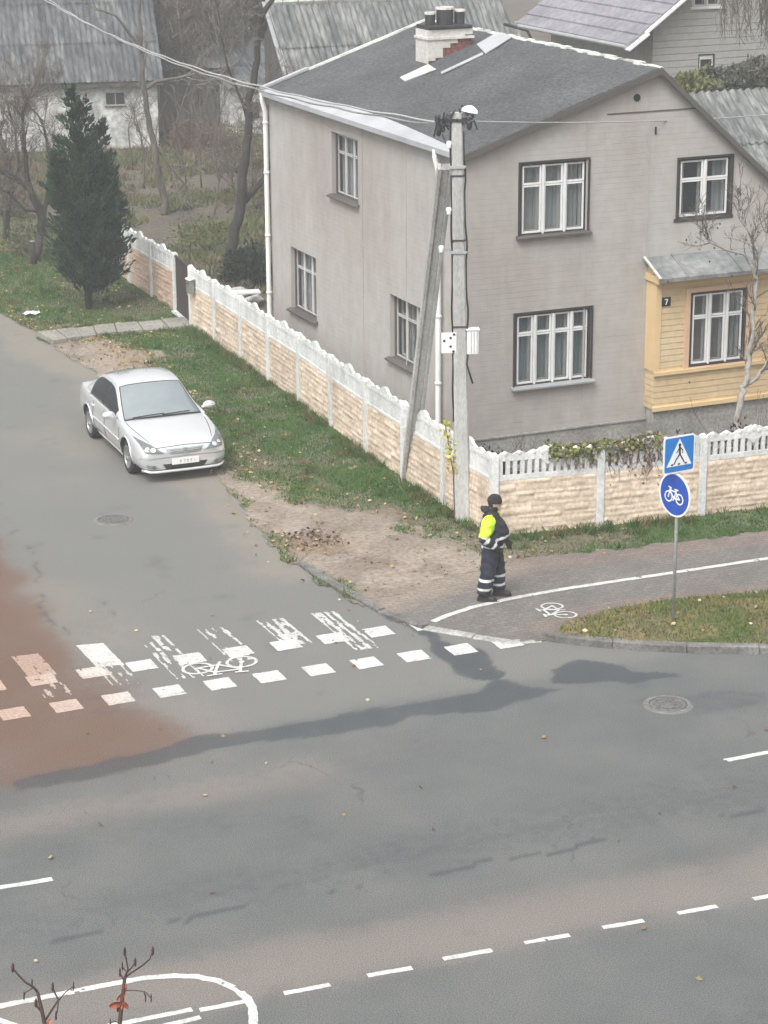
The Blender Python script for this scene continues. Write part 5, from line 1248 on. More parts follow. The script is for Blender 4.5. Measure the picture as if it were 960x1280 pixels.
# conifer: columnar, feathery, twin-peaked
cb = GP(112, 386, .08); tops = [PY(86, 106, cb.y), PY(103, 122, cb.y), PY(126, 150, cb.y), PY(138, 200, cb.y)]
con = thing('conifer', 'dark green columnar conifer on the grass at the left end of the fence', 'conifer', tuple(cb))
b = MB(); b.tube([(cb.x, cb.y, 0), (cb.x - .03, cb.y, .6), (cb.x - .1, cb.y, 2.2), (tops[0].x + .05, cb.y, tops[0].z - .6)], [.1, .085, .05, .015], 8); b.build('trunk', 'dark_bark', con, smooth=True)
nr = np.random.default_rng(5); P_, D_, Cc = [], [], []
Ht = tops[0].z
for ti, (tp, share, rmax, zlo) in enumerate(((tops[0], 190, 1.05, .55), (tops[1], 130, .85, .5), (tops[2], 150, .95, .5), (tops[3], 120, .85, .45), (PY(68, 190, cb.y), 110, .75, .55), (PY(148, 250, cb.y), 90, .6, .6))):
    for k in range(share):
        z = zlo + (tp.z - zlo) * (nr.random() ** .9); t = (z - zlo) / (tp.z - zlo)
        ra_ = rmax * (1 - t) ** .75 * (.55 + .45 * min(1, t * 6 + .35)); an = nr.uniform(0, 2 * np.pi)
        ax = np.array([cb.x + (tp.x - cb.x) * (t ** .6), cb.y + (ti % 3 - 1) * .12, z - .15])
        ln = max(.12, ra_ * nr.uniform(.6, 1.25)); dr = np.array([np.cos(an), np.sin(an), nr.uniform(.5, 1.1)])
        m = int(10 + 38 * ln); s = nr.random(m) ** .6
        side = nr.normal(size=(m, 3)) * (.035 + .05 * ln) * (1.15 - s[:, None] * .8)
        q = ax + dr * (s[:, None] * ln) + side * 1.1; g_ = nr.uniform(.45, 1.5)
        P_.append(q); D_.append(dr + nr.normal(size=(m, 3)) * .45 + np.array([0, 0, .5]))
        c0 = np.array([.025, .049, .031]) * g_; Cc.append(c0 * nr.uniform(.75, 1.3, (m, 1)) * (np.array([1.25, 1.2, .9]) if nr.random() < .12 else 1))
v, f, c = leaf_cloud(np.concatenate(P_), np.concatenate(D_), .155, np.concatenate(Cc), nr, .3)
link('crown', mesh_np(v, f, tint=c), 'foliage', con)

# dark trunked tree beside the house
tb = GP(287, 345); Yt = tb.y
def w(*px, Y=None): return [PY(x, y, Y or Yt) for x, y in px]
bare_tree('tree', 'dark trunked bare tree forking just left of the house downpipe', tb, [([tb] + w((290, 300), (302, 250), (307, 190), (311, 150), (318, 90), (326, 30), (340, -10), (352, -60)), .17, .05), (w((302, 254), (316, 240), (330, 222), (344, 190), (352, 150)), .1, .045), (w((310, 150), (300, 120), (285, 85), (275, 40)), .05, .02)], 3, 4, 'dark_bark', 'twig', 1.25, (3, 4), nper=8)
tb = GP(207, 300); Yt = tb.y + 4; tb = PY(207, 288, Yt); tb.z = 0
bare_tree('tree', 'slender grey bare tree in front of the barn corner', tb, [([tb] + w((206, 255), (198, 215), (192, 180), (184, 140), (179, 100), (177, 60), (174, 10), (172, -40)), .13, .04), (w((181, 112), (195, 102), (225, 97), (246, 92), (262, 98)), .06, .025), (w((177, 60), (160, 40), (145, 20), (120, 10)), .05, .02), (w((192, 180), (210, 205), (232, 232), (240, 262)), .035, .015)], 7, 3, 'bark', 'grey_twig', 1.2, (2, 4), nper=7)
tb = GP(40, 334); Yt = tb.y + 1
bare_tree('tree', 'reddish old fruit tree leaning over the grass at the left edge', tb, [([tb] + w((52, 290), (50, 265), (38, 238), (20, 222), (0, 214), (-25, 205)), .13, .05), (w((50, 268), (36, 230), (30, 185), (28, 140), (40, 110)), .09, .03), (w((52, 285), (60, 240), (62, 190), (52, 150)), .08, .03), (w((48, 264), (30, 262), (10, 240), (-10, 235)), .05, .03)], 11, 4, 'dark_bark', 'twig', .95, (3, 4), nper=14)
tb = GP(8, 306); Yt = tb.y
bare_tree('tree', 'second bare fruit tree cut by the left edge of the picture', tb, [([tb] + w((8, 270), (14, 235), (6, 195), (-4, 150)), .12, .05), (w((12, 240), (24, 210), (20, 170), (8, 120)), .06, .02)], 13, 4, 'dark_bark', 'twig', .9, (3, 4), nper=14)
rng = random.Random(21)
specs = [(228, 168, 'pale stemmed thin tree left of the shed roof'), (252, 150, 'grey bushy bare tree over the timber shed'), (272, 158, 'taller thin bare tree behind the shed'), (298, 150, 'pale pair of bare stems by the whitewashed outbuilding'), (322, 146, 'bare tree behind the house downpipe top'), (214, 140, 'bare tree against the barn roof end'), (262, 120, 'tall distant bare tree between the two barns'), (306, 112, 'misty distant tree at the middle barn gable'), (236, 112, 'misty distant tree right of the long barn roof'), (285, 100, 'farthest bare tree in the mist between the barns')]
for i, (px, py, lb) in enumerate(specs):
    tb = GP(px, py); Yt = tb.y; hh = [rng.uniform(4.5, 7) for _ in range(2)]; q = Vector(tb)
    pth = [([q, q + Vector((rng.uniform(-.4, .4), 0, hh[0] * .4)), q + Vector((rng.uniform(-.8, .8), 0, hh[0]))], .1, .03), ([q + Vector((0, 0, .5)), q + Vector((rng.uniform(-1, 1), .3, hh[1] * .5)), q + Vector((rng.uniform(-1.6, 1.6), .5, hh[1] * .9))], .08, .03)]
    bare_tree('tree', lb, tb, pth, 40 + i, 3, 'pale_bark' if i in (0, 2, 3, 5, 7) else 'bark', 'grey_twig' if i % 2 else 'twig', 1.5, (3, 5), 'bare trees between the barns', rmin=.017, nper=32, spread=(.3, .8))
for i, (px, py, hh, lb) in enumerate(((232, 262, 2.2, 'thin bare sapling in the yard left of the leaning trunk'), (252, 235, 2.6, 'bare sapling on the brown soil of the yard'), (268, 268, 2.0, 'short bare sapling near the leafy yard bush'), (226, 214, 2.8, 'bare sapling below the white barn corner'), (246, 206, 2.4, 'bare sapling before the reddish brambles'), (276, 222, 2.6, 'bare sapling before the timber shed end'), (316, 236, 2.2, 'bare sapling between dark trunk and downpipe'), (180, 236, 2.4, 'bare sapling just right of the conifer'), (166, 208, 2.6, 'bare sapling between the conifer and the barn window'), (298, 262, 1.8, 'low bare sapling beside the dark trunk'))):
    q = GP(px, py); rr = random.Random(300 + i)
    bare_tree('sapling', lb, q, [([q, q + Vector((rr.uniform(-.2, .2), 0, hh * .5)), q + Vector((rr.uniform(-.4, .4), .1, hh))], .035, .012)], 300 + i, 3, 'bark', 'twig', .9, (2, 4), 'bare saplings in the yard', rmin=.008, nper=9, spread=(.3, .8))
# undergrowth: reddish canes, brambles
def shrub(name, label, base, r, h, n, seed, twig='grey_twig', leaf=None, lsize=.07, nleaf=0, cat='shrub', group=None, maxd=2):
    rg_ = random.Random(seed); t = thing(name, label, cat, tuple(base), group); st_, tw = MB(), MB()
    for k in range(n):
        a = rg_.uniform(0, 6.28); q = Vector(base) + Vector((math.cos(a), math.sin(a), 0)) * r * .3 * rg_.random()
        branch(rg_, st_, tw, q, Vector((math.cos(a) * .5 * r / h, math.sin(a) * .5 * r / h, 1)), h * rg_.uniform(.7, 1.05), .014, 0, maxd, .05, .16, (2, 4), 1, (.3, .8), 0, .005)
    st_.build('stem', twig, t); tw.build('twig', twig, t)
    if nleaf:
        nr_ = np.random.default_rng(seed); p = nr_.normal(size=(nleaf, 3)); p /= np.linalg.norm(p, axis=1, keepdims=True); p *= nr_.random((nleaf, 1)) ** .33
        p[:, 2] = np.abs(p[:, 2]); lump = np.array([fbm(p[:, 0] * 3 + 5, p[:, 1] * 3 + p[:, 2] * 2, seed)]).T; p *= (.55 + .8 * lump)
        q = np.array(base)[None] + p * np.array([r, r, h]) * np.array([1, 1, 1]) + np.array([0, 0, .05]); cc = np.array(leaf)[nr_.integers(0, len(leaf), nleaf)] * nr_.uniform(.7, 1.25, (nleaf, 1)) 
        v, f, c = leaf_cloud(q, p + nr_.normal(size=p.shape) * .7 + np.array([0, 0, .2]), lsize, cc, nr_, .5)
        link('foliage', mesh_np(v, f, tint=c), 'foliage', t)
    return t
DG = [(.022, .035, .022), (.03, .045, .027)]
shrub('shrub', 'dark low evergreen shrub between the dark trunk and the house', GP(312, 352), .75, .95, 5, 71, 'dark_bark', DG, .12, 2600)
for i, (x, y, lb, col) in enumerate(((235, 186, 'reddish bramble patch at the foot of the timber shed', [(.14, .065, .05), (.12, .09, .05)]), (262, 183, 'tangle of russet canes beside the reddish bramble', [(.15, .08, .055), (.13, .11, .06)]), (290, 186, 'grey green weeds below the whitewashed outbuilding', [(.12, .13, .06), (.16, .15, .09)]), (320, 262, 'brown and green weedy bush behind the fence near the dark trunk', [(.13, .09, .05), (.1, .12, .04)]), (258, 312, 'green leafy bush in the yard beyond the fence', [(.09, .13, .035), (.13, .16, .05)]), (300, 215, 'low olive bush in the yard by the leaning trunk', [(.1, .1, .05), (.15, .12, .07)]), (40, 318, 'yellow green bush under the left fruit trees', [(.16, .16, .06), (.11, .13, .05)]), (8, 275, 'brown thicket at the left edge', [(.09, .07, .055), (.12, .1, .08)]))):
    shrub('shrub', lb, GP(x, y), 1.1, .95, 7, 80 + i, 'red_twig' if i < 2 else 'twig', col, .1, 900)
shrub('shrub', 'small dark plant against the house foundation behind the corner post', Vector((18.0, 36.3, 0)), .6, .75, 4, 95, 'twig', DG, .09, 900)
shrub('shrub', 'dark purplish leafy bed plant right of the sign behind the fence', Vector((21.4, 34.9, 0)), .7, .95, 4, 96, 'twig', [(.05, .03, .035), (.04, .045, .03)], .09, 900)
shrub('shrub', 'dark purplish bush at the right picture edge behind the balusters', Vector((22.6, 34.9, 0)), .8, 1.05, 4, 97, 'twig', [(.05, .03, .035), (.045, .05, .03)], .09, 1000)
# stump, fallen limb, stones and white board near the edge of the yard
st0 = GP(42, 334); t = thing('tree_stump', 'short dark stump standing in the grass left of the conifer', 'stump', tuple(st0)); b = MB(); b.tube([(st0.x, st0.y, 0), (st0.x + .01, st0.y, .3), (st0.x, st0.y, .72)], [.12, .085, .08], 9); b.build('stem', 'dark_bark', t, smooth=True)
b = MB(); b.lathe([(.078, .722), (0, .726)], (st0.x, st0.y, 0), seg=9, cap=False); b.build('cut_face', 'pale_bark', t)
q0, q1 = GP(2, 296), GP(50, 338); t = thing('fallen_branch', 'long bare fallen branch lying across the grass at the left edge', 'branch', tuple(q0)); b, b2 = MB(), MB(); rr = random.Random(3)
pp = [q0.lerp(q1, k / 6) + Vector((rr.uniform(-.06, .06), 0, .12 + rr.uniform(-.03, .05))) for k in range(7)]; b.tube(pp, [.07, .065, .06, .05, .04, .03, .02], 7)
for k in range(2, 7): branch(rr, b, b2, pp[k], Vector((rr.uniform(-1, 1), rr.uniform(-1, 1), .5)), .7, .02, 1, 3, 0, .2, (2, 3))
b.build('limb', 'bark', t, smooth=True); b2.build('twig', 'twig', t)
def rock(px, r, label, seed, m='concrete', grp=None):
    p = GP(*px); bm = bmesh.new(); bmesh.ops.create_icosphere(bm, subdivisions=3, radius=r); rr = random.Random(seed); ph = [rr.uniform(0, 9) for _ in range(3)]
    for v in bm.verts:
        n = v.co.normalized(); v.co *= 1 + .22 * math.sin(n.x * 4 + ph[0]) * math.cos(n.y * 3 + ph[1]) + .1 * math.sin(n.z * 7 + ph[2]); v.co.z *= .6; v.co += Vector((p.x, p.y, r * .35))
    me = bpy.data.meshes.new('m'); bm.to_mesh(me); bm.free(); me.polygons.foreach_set('use_smooth', [True] * len(me.polygons)); o = link('stone', me, m); ORG[o.name] = Vector(); me.transform(Matrix.Translation(-p)); o.location = p
    setp(o, label, 'stone', grp)
rock((299, 372), .28, 'grey stone in the yard nearest the fence crest', 1); rock((318, 380), .24, 'pale rounded stone in the yard touching the house side', 2); rock((306, 356), .2, 'mossy stone under the dark evergreen shrub', 3, 'mossy')
rock((297, 450), .13, 'lone dark stone lying at the foot of the fence by the grass', 4, 'mossy')
p = GP(306, 366, .4); b = MB(); b.box((p.x, p.y, .42), (.75, .35, .04), (.98, -.2, 0), (.2, .98, 0)); o = b.build('board', 'white_paint', None); setp(o, 'white board lying on stones in the yard beside the house', 'board')
# paper scrap near the road edge
p = GP(36, 394, .09); b = MB(); b.grid([[Vector((p.x + .42 * i / 3 - .1, p.y + .3 * j / 3 + .12 * i / 3, .1 + .035 * math.sin(i * 2.1 + j * 1.7))) for j in range(4)] for i in range(4)]); o = b.build('paper_sheet', 'white_paint', None); setp(o, 'crumpled pale sheet of cardboard on the leaves at the road edge', 'litter')

# young tree with whitewashed trunk in the front garden
tb = Vector(PY(922, 520, 35.6)); tb.z = 0.0; Yt = 35.6
yt = bare_tree('tree', 'young bare tree with a whitewashed trunk before the yellow veranda', tb, [([Vector((PY(920, 560, Yt).x, Yt, 0))] + w((922, 520), (928, 488), (934, 472), (936, 450), (940, 415), (944, 380), (946, 352), (944, 325)), .075, .03), (w((930, 482), (944, 474), (956, 458), (968, 440), (990, 425)), .05, .025), (w((945, 350), (938, 330), (930, 318), (905, 312), (884, 300), (872, 278)), .03, .012), (w((945, 345), (948, 320), (936, 290), (926, 272), (926, 245)), .025, .01), (w((944, 330), (955, 300), (965, 270), (968, 240)), .03, .012)], 17, 3, 'pale_bark', 'twig', .5, (2, 4), rmin=.0055, nper=13)
b = MB(); rr = random.Random(6)
for px, py in ((887, 327), (870, 303), (912, 245), (907, 268), (920, 318), (933, 300), (876, 290), (900, 280), (897, 285), (858, 300), (893, 310), (939, 372), (915, 345), (948, 290), (925, 262), (862, 478), (835, 352)):
    q = PY(px, py, Yt - .2 + rr.uniform(-.1, .1)); b.lathe([(0, .022), (.016, .012), (.018, -.008), (0, -.022)], q, seg=6, cap=False)
b.build('dry_fruit', 'dark_bark', yt)
# weeping tree hanging in from the top right
tb = Vector((PY(985, 60, 54.5).x + .6, 54.5, 0)); t = thing('weeping_tree', 'weeping birch with hanging bare twigs before the grey siding', 'tree', tuple(tb)); tr, cr = MB(), MB(); rr = random.Random(9); top = PY(965, -60, 54.5)
tr.tube([tb, tb + Vector((-.05, 0, 4)), Vector((top.x + .4, 54.5, top.z + .6))], [.2, .14, .07], 9)
for k in range(34):
    x_ = rr.uniform(898, 985); end = rr.uniform(15, 62) if x_ > 905 else rr.uniform(40, 62); a = PY(x_ + rr.uniform(-6, 6), rr.uniform(-70, -30), 54.5 + rr.uniform(-.7, .7)); e = PY(x_, end, a.y)
    pts = [Vector((top.x + .4, 54.5, top.z + .5)).lerp(a, s) + Vector((0, 0, .25 * math.sin(s * 3.14))) for s in (.0, .3, .6, .85)] + [a] if k % 3 == 0 else [a]
    hang = [a.lerp(e, s) + Vector((rr.gauss(0, .035), rr.gauss(0, .03), 0)) for s in (.2, .4, .6, .8, 1)]
    cr.tube(pts + hang, [.02] * (len(pts) - 1) + [.016, .015, .013, .012, .01, .008], 4)
    for s in range(10):
        q = hang[rr.randint(0, 3)]; cr.tube([q, q + Vector((rr.uniform(-.16, .16), rr.uniform(-.1, .1), -.18)), q + Vector((rr.uniform(-.2, .2), rr.uniform(-.12, .12), -.5))], [.008, .007, .005], 3)
tr.build('trunk', 'bark', t, smooth=True); cr.build('crown', 'twig', t)
# ragged hedge above the ribbed shed roof
hb = PY(905, 118, 53.2); hb.z = 0; t = thing('hedge', 'overgrown grey green hedge between the ribbed shed roof and the grey siding', 'hedge', tuple(hb)); nr_ = np.random.default_rng(12)
x0, x1 = PY(842, 110, 53.2).x, PY(1010, 100, 53.2).x; N_ = 15000
xx = nr_.uniform(x0, x1, N_); yy = nr_.uniform(-.8, .8, N_) 
ztop = np.interp(xx, [PY(px, 100, 53.2).x for px in (842, 858, 876, 900, 925, 960, 1010)], [PY(px, py, 53.2).z for px, py in ((842, 112), (858, 98), (876, 92), (900, 86), (925, 80), (960, 72), (1010, 66))])
zz = ztop * (1 - np.abs(nr_.normal(size=N_)) * .1) + (fbm(xx * 2.2, yy * 2, 3) - .5) * .5 - np.abs(yy) * .3
q = np.stack([xx, 53.2 + yy, zz], 1); pal = np.array([(.085, .09, .065), (.11, .112, .085), (.14, .138, .11)]); cc = pal[nr_.integers(0, 3, N_)] * (.6 + .8 * fbm(xx * 1.8, zz * 1.8, 9))[:, None]
yel = (xx < PY(880, 100, 53.2).x) & (fbm(xx * 2, zz * 2, 31) > .5); cc[yel] = np.array((.14, .15, .06)) * nr_.uniform(.7, 1.2, (yel.sum(), 1))
v, f, c = leaf_cloud(q, nr_.normal(size=(N_, 3)) + np.array([0, -.3, .6]), .17, cc, nr_, .5); link('foliage', mesh_np(v, f, tint=c), 'foliage', t)
b = MB(); b2 = MB(); rr = random.Random(2)
for k in range(10): branch(rr, b, b2, Vector((x0 + (x1 - x0) * (k + .5) / 10, 53.2, 0)), Vector((0, 0, 1)), 3.4, .05, 0, 2, .1, .1)
b.build('stem', 'bark', t); b2.build('twig', 'grey_twig', t)

# vine over the front fence
vb = Vector(GP(748, 663)); t = thing('vine', 'yellowing vine draped over the balusters of the front fence', 'vine', (vb.x, vb.y, 0)); nr_ = np.random.default_rng(22)
fa, fb_ = Vector(FR[0]), Vector(FR[2]); fu = (fb_ - fa).normalized(); LF = (fb_ - fa).length; fn = Vector((fu.y, -fu.x))
s0, s1 = (Vector(PY(688, 572, vb.y)[:2]) - fa).dot(fu), (Vector(PY(822, 560, vb.y)[:2]) - fa).dot(fu); N_ = 1900
ss = nr_.uniform(s0, s1, N_); tt = (ss - s0) / (s1 - s0); hi_ = 1.52 + .16 * fbm(ss * 3, ss * 0, 4); lo_ = 1.42 - .06 * fbm(ss * 4, ss * 0 + 3, 5) - .12 * np.exp(-((ss - 2.0) / .3) ** 2); zz = lo_ + (hi_ - lo_) * nr_.random(N_) ** .7
dd = nr_.normal(size=N_) * .1 + .02; q = np.stack([fa.x + fu.x * ss + fn.x * dd, fa.y + fu.y * ss + fn.y * dd, zz], 1)
pal = np.array([(.14, .17, .05), (.2, .2, .07), (.11, .12, .045), (.17, .12, .06)]); pi_ = np.clip((nr_.random(N_) * 3 + (tt > .55) * nr_.random(N_) * 2.0).astype(int), 0, 3)
v, f, c = leaf_cloud(q, np.stack([nr_.normal(size=N_), nr_.normal(size=N_) - .5, nr_.normal(size=N_) - .2], 1), .075, pal[pi_] * nr_.uniform(.7, 1.25, (N_, 1)), nr_, .75); link('foliage', mesh_np(v, f, tint=c), 'foliage', t)
b = MB(); rr = random.Random(8)
for k in range(60):
    s = rr.uniform(s0 + .3, s1); z = rr.uniform(1.3, 1.55); p = [Vector((fa.x + fu.x * s + fn.x * .07, fa.y + fu.y * s + fn.y * .07, z))]; s_b = (s - s0) / (s1 - s0)
    for i in range(5): p.append(p[-1] + Vector((fu.x * rr.uniform(-.08, .08), fu.y * rr.uniform(-.08, .08), -rr.uniform(.03, .14 if s_b > .4 else .06))) + Vector((fn.x, fn.y, 0)) * rr.uniform(-.01, .02))
    b.tube(p, [.008, .007, .006, .005, .004, .003], 3)
for k in range(14):
    s = s0; p = []; z = rr.uniform(1.4, 1.58)
    for i in range(14): p.append(Vector((fa.x + fu.x * s + fn.x * rr.uniform(-.08, .09), fa.y + fu.y * s + fn.y * rr.uniform(-.08, .09), z + rr.uniform(-.06, .06)))); s += (s1 - s0) / 13
    b.tube(p, .008, 4)
b.build('stem', 'red_twig', t)
N_ = 130; ss = nr_.uniform(s0 + .9, s1, N_); q = np.stack([fa.x + fu.x * ss + fn.x * .075, fa.y + fu.y * ss + fn.y * .075, 1.35 - np.abs(nr_.normal(size=N_)) * .28], 1); v, f, c = leaf_cloud(q, nr_.normal(size=(N_, 3)), .06, np.array([(.12, .06, .04)]) * nr_.uniform(.5, 1.4, (N_, 1)), nr_, .6); link('dry_leaf', mesh_np(v, f, tint=c), 'foliage', t)['kind'] = 'stuff'
# ivy sprig climbing the foot of the pole
t = thing('ivy', 'yellow ivy sprig between the utility pole foot and the fence', 'ivy', (pb.x, pb.y, 0)); N_ = 130; zz = nr_.uniform(1.0, 1.9, N_); q = np.stack([pb.x - .2 - (zz - 1) * .12 + nr_.normal(size=N_) * .05, pb.y - .05 + (zz - 1) * .15 + nr_.normal(size=N_) * .05, zz], 1)
v, f, c = leaf_cloud(q, nr_.normal(size=(N_, 3)), .065, np.array([(.5, .42, .05), (.42, .4, .08), (.3, .33, .07)])[nr_.integers(0, 3, N_)], nr_, .8); link('foliage', mesh_np(v, f, tint=c), 'foliage', t)
b = MB(); b.tube([(pb.x - .17, pb.y - .05, .05), (pb.x - .2, pb.y - .03, 1.0), (pb.x - .31, pb.y + .1, 1.95)], .01, 5); b.build('stem', 'red_twig', t)

# grass blades, fallen leaves (nobody could count them)
nr_ = np.random.default_rng(31)
def scatter(n, x0, x1, y0, y1, f_):
    x = nr_.uniform(x0, x1, n); y = nr_.uniform(y0, y1, n); k = f_(x, y) > nr_.random(n); return x[k], y[k]
def blades(x, y, z, h, wd, cols):
    n = len(x); a = nr_.uniform(0, 6.28, n); hh = h * nr_.uniform(.5, 1.3, n); lean_ = nr_.normal(size=(n, 2)) * hh[:, None] * .55; ux_, uy_ = np.cos(a) * wd / 2, np.sin(a) * wd / 2
    v = np.stack([np.stack([x - ux_, y - uy_, z], 1), np.stack([x + ux_, y + uy_, z], 1), np.stack([x + lean_[:, 0], y + lean_[:, 1], z + hh], 1)], 1).reshape(-1, 3)
    return mesh_np(v, np.arange(n * 3).reshape(n, 3), tint=cols)
def dens_v(x, y):
    sa, so_l, li_ = verge_attrs(x, y); k = verge_keep(x, y); return k * (distpoly(x, y, PP) > .03) * ~inpoly(x, y, PP) * np.clip((1 - sa * 1.15), 0, 1) * (1 - so_l * .75) * (.35 + .9 * fbm(x * 1.3, y * 1.3, 44))
x, y = scatter(520000, 11, 24, 31, 62, dens_v)
gc_ = np.array([(.03, .08, .012), (.046, .112, .017), (.066, .13, .024), (.105, .12, .042)])[np.clip((fbm(x * .9, y * .9, 45) * 3 + nr_.random(len(x)) * 1.6 - .6).astype(int), 0, 3)] * nr_.uniform(.7, 1.3, (len(x), 1))
o = link('grass', blades(x, y, verge_z(x, y) - .01, .065, .02, gc_), 'foliage'); o['kind'] = 'stuff'; o['label'] = 'short green grass on the verge along the side fence'
def tufts(n, f_, h, label, cols):
    tx, ty = scatter(n, 11, 22, 30, 61, f_); k = 26; x_ = np.repeat(tx, k) + nr_.normal(size=len(tx) * k) * .05; y_ = np.repeat(ty, k) + nr_.normal(size=len(tx) * k) * .05
    cc_ = np.array(cols)[np.repeat(nr_.integers(0, len(cols), len(tx)), k)] * nr_.uniform(.75, 1.25, (len(x_), 1)); o_ = link('grass_tufts', blades(x_, y_, verge_z(x_, y_) - .01, h, .022, cc_), 'foliage'); o_['kind'] = 'stuff'; o_['label'] = label
fl_all = list(reversed(FR[:3])) + SD[1:]
tufts(30000, lambda x, y: verge_keep(x, y) * ((distpoly(x, y, fl_all, False) < .35) * (distpoly(x, y, fl_all, False) > .1) * .6 + (1 - verge_attrs(x, y)[0]) * .035) * (fbm(x * 1.1, y * 1.1, 58) > .4) * ~inpoly(x, y, PP), .15, 'taller grass tufts and weeds along the foot of the fence', [(.04, .085, .02), (.06, .12, .025), (.1, .12, .035), (.14, .12, .05)])
x, y = scatter(100000, 15, 28, 23.5, 31, lambda x, y: inpoly(x, y, ISLAND) * (.4 + .9 * fbm(x * 1.6, y * 1.6, 46)))
gc_ = np.array([(.07, .098, .018), (.11, .132, .03), (.165, .155, .046), (.2, .15, .06)])[np.clip((fbm(x * 1.9, y * 1.9, 47) * 3 + nr_.random(len(x)) * 2 - .7).astype(int), 0, 3)] * nr_.uniform(.7, 1.3, (len(x), 1))
o = link('grass', blades(x, y, isl_z(x, y) - .01, .07, .022, gc_), 'foliage'); o['kind'] = 'stuff'; o['label'] = 'mown yellowing grass on the kerbed island under the signs'
# rough yard grass beyond the fence
x, y = scatter(90000, 14, 30, 50, 84, lambda x, y: ((fbm(x * .35, y * .35, 48) > .47) | (y > 75)) * (x > 17.8 - (y > 62) * 6) * .9)
gc_ = np.array([(.085, .12, .035), (.12, .13, .055), (.15, .12, .075)])[np.clip((fbm(x * .6, y * .6, 49) * 3.2 - .3 + nr_.random(len(x)) * .8).astype(int), 0, 2)] * nr_.uniform(.7, 1.3, (len(x), 1))
o = link('grass', blades(x, y, np.full(len(x), -.03), .17, .05, gc_), 'foliage'); o['kind'] = 'stuff'; o['label'] = 'rough grass and weeds of the yard behind the side fence'
def dens_l(x, y):
    sa, so_l, li_ = verge_attrs(x, y); return verge_keep(x, y) * ~inpoly(x, y, PP) * (.035 + li_ * .95 + so_l * .2 + .5 * np.exp(-((sa - .5) / .25) ** 2))
x, y = scatter(24000, 11, 21, 31, 60, dens_l); z = verge_z(x, y) + .03
xi, yi = scatter(420, 15, 23, 25, 30.3, lambda x, y: inpoly(x, y, ISLAND) * .6); xr, yr = scatter(320, 5, 21, 18, 33, lambda x, y: np.full(x.shape, .16)); xp, yp = scatter(900, 12, 16, 26, 40, lambda x, y: .3 * (distpoly(x, y, gpoly(EDGE_PX), False) < .5))
P_ = np.concatenate([np.stack([x, y, z], 1), np.stack([xi, yi, isl_z(xi, yi) + .05], 1), np.stack([xr, yr, np.full(len(xr), .03)], 1), np.stack([xp, yp, np.full(len(xp), .03)], 1)])
D_ = nr_.normal(size=P_.shape) * np.array([1, 1, .12]); cl = np.array([(.3, .2, .09), (.22, .13, .065), (.36, .28, .14), (.15, .095, .055), (.42, .37, .24)])[nr_.integers(0, 5, len(P_))]
v, f, c = leaf_cloud(P_, D_, .075, cl * nr_.uniform(.7, 1.2, (len(P_), 1)), nr_, .7); v[:, 2] = np.maximum(v[:, 2], .006)
o = link('fallen_leaves', mesh_np(v, f, tint=c), 'foliage'); o['kind'] = 'stuff'; o['label'] = 'yellow and brown fallen leaves scattered over verge and road edges'
x, y = scatter(7000, 11, 19, 31, 55, lambda x, y: verge_keep(x, y) * verge_attrs(x, y)[0] * (fbm(x * 2, y * 2, 57) > .45) * .7)
P_ = np.stack([x, y, verge_z(x, y) + .004], 1); v, f, c = leaf_cloud(P_, nr_.normal(size=P_.shape) * np.array([1, 1, .1]), .035, np.array([(.12, .095, .075), (.2, .17, .14), (.3, .28, .25), (.09, .1, .04)])[nr_.integers(0, 4, len(x))], nr_, .8)
o = link('ground_debris', mesh_np(v, f, tint=c), 'foliage'); o['kind'] = 'stuff'; o['label'] = 'bits of bark, gravel and leaf strewn on the sandy verge'
lp = gpoly([(352, 670), (395, 664), (438, 683), (428, 690), (380, 690)]); x, y = scatter(2600, 12, 17, 32, 37, lambda x, y: sstep(-.15, .2, sdpoly(x, y, lp)))
P_ = np.stack([x, y, verge_z(x, y) + nr_.random(len(x)) * .05], 1); v, f, c = leaf_cloud(P_, nr_.normal(size=P_.shape) * np.array([1, 1, .35]), .08, np.array([(.09, .055, .04), (.14, .08, .055), (.06, .045, .035)])[nr_.integers(0, 3, len(x))], nr_, .65)
o = link('leaf_litter', mesh_np(v, f, tint=c), 'foliage'); o['kind'] = 'stuff'; o['label'] = 'dark rotting leaf heap on the sandy corner of the side road'

# tree right below the viewpoint: only its topmost twigs reach into the picture
def fw(d, *px): return [PD(x, y, d) for x, y in px]
D1, D2 = 5.6, 5.8
tb = PD(105, 1500, 6.0); tb.z = 0; t = thing('sapling', 'red barked bare treetop with a few rusty leaves poking up at the bottom left', 'tree', tuple(tb)); tr, cr = MB(), MB()
hub = Vector((tb.x, tb.y, PD(105, 1500, 6.0).z - .4)); tr.tube([tb, tb.lerp(hub, .5) + Vector((.03, .02, 0)), hub], [.1, .07, .035], 10)
tr.tube([hub] + fw(D1, (75, 1400), (62, 1330), (57, 1285), (52, 1262), (47, 1240)), [.03, .009, .0065, .005, .0045, .004], 8); tr.tube([hub] + fw(D2, (140, 1400), (147, 1330), (150, 1275), (154, 1240), (156, 1222)), [.03, .009, .0065, .0055, .005, .0045], 8)
def tw(d, r, *px):
    r *= .5; cr.tube(fw(d, *px), [r * (1 - .35 * i / (len(px) - 1)) for i in range(len(px))], 6); cr.lathe([(0, -.012), (r * 1.25, -.006), (r * 1.15, .006), (0, .014)], PD(*px[-1], d), RIGHT, FWD, -DOWN, 6, False)
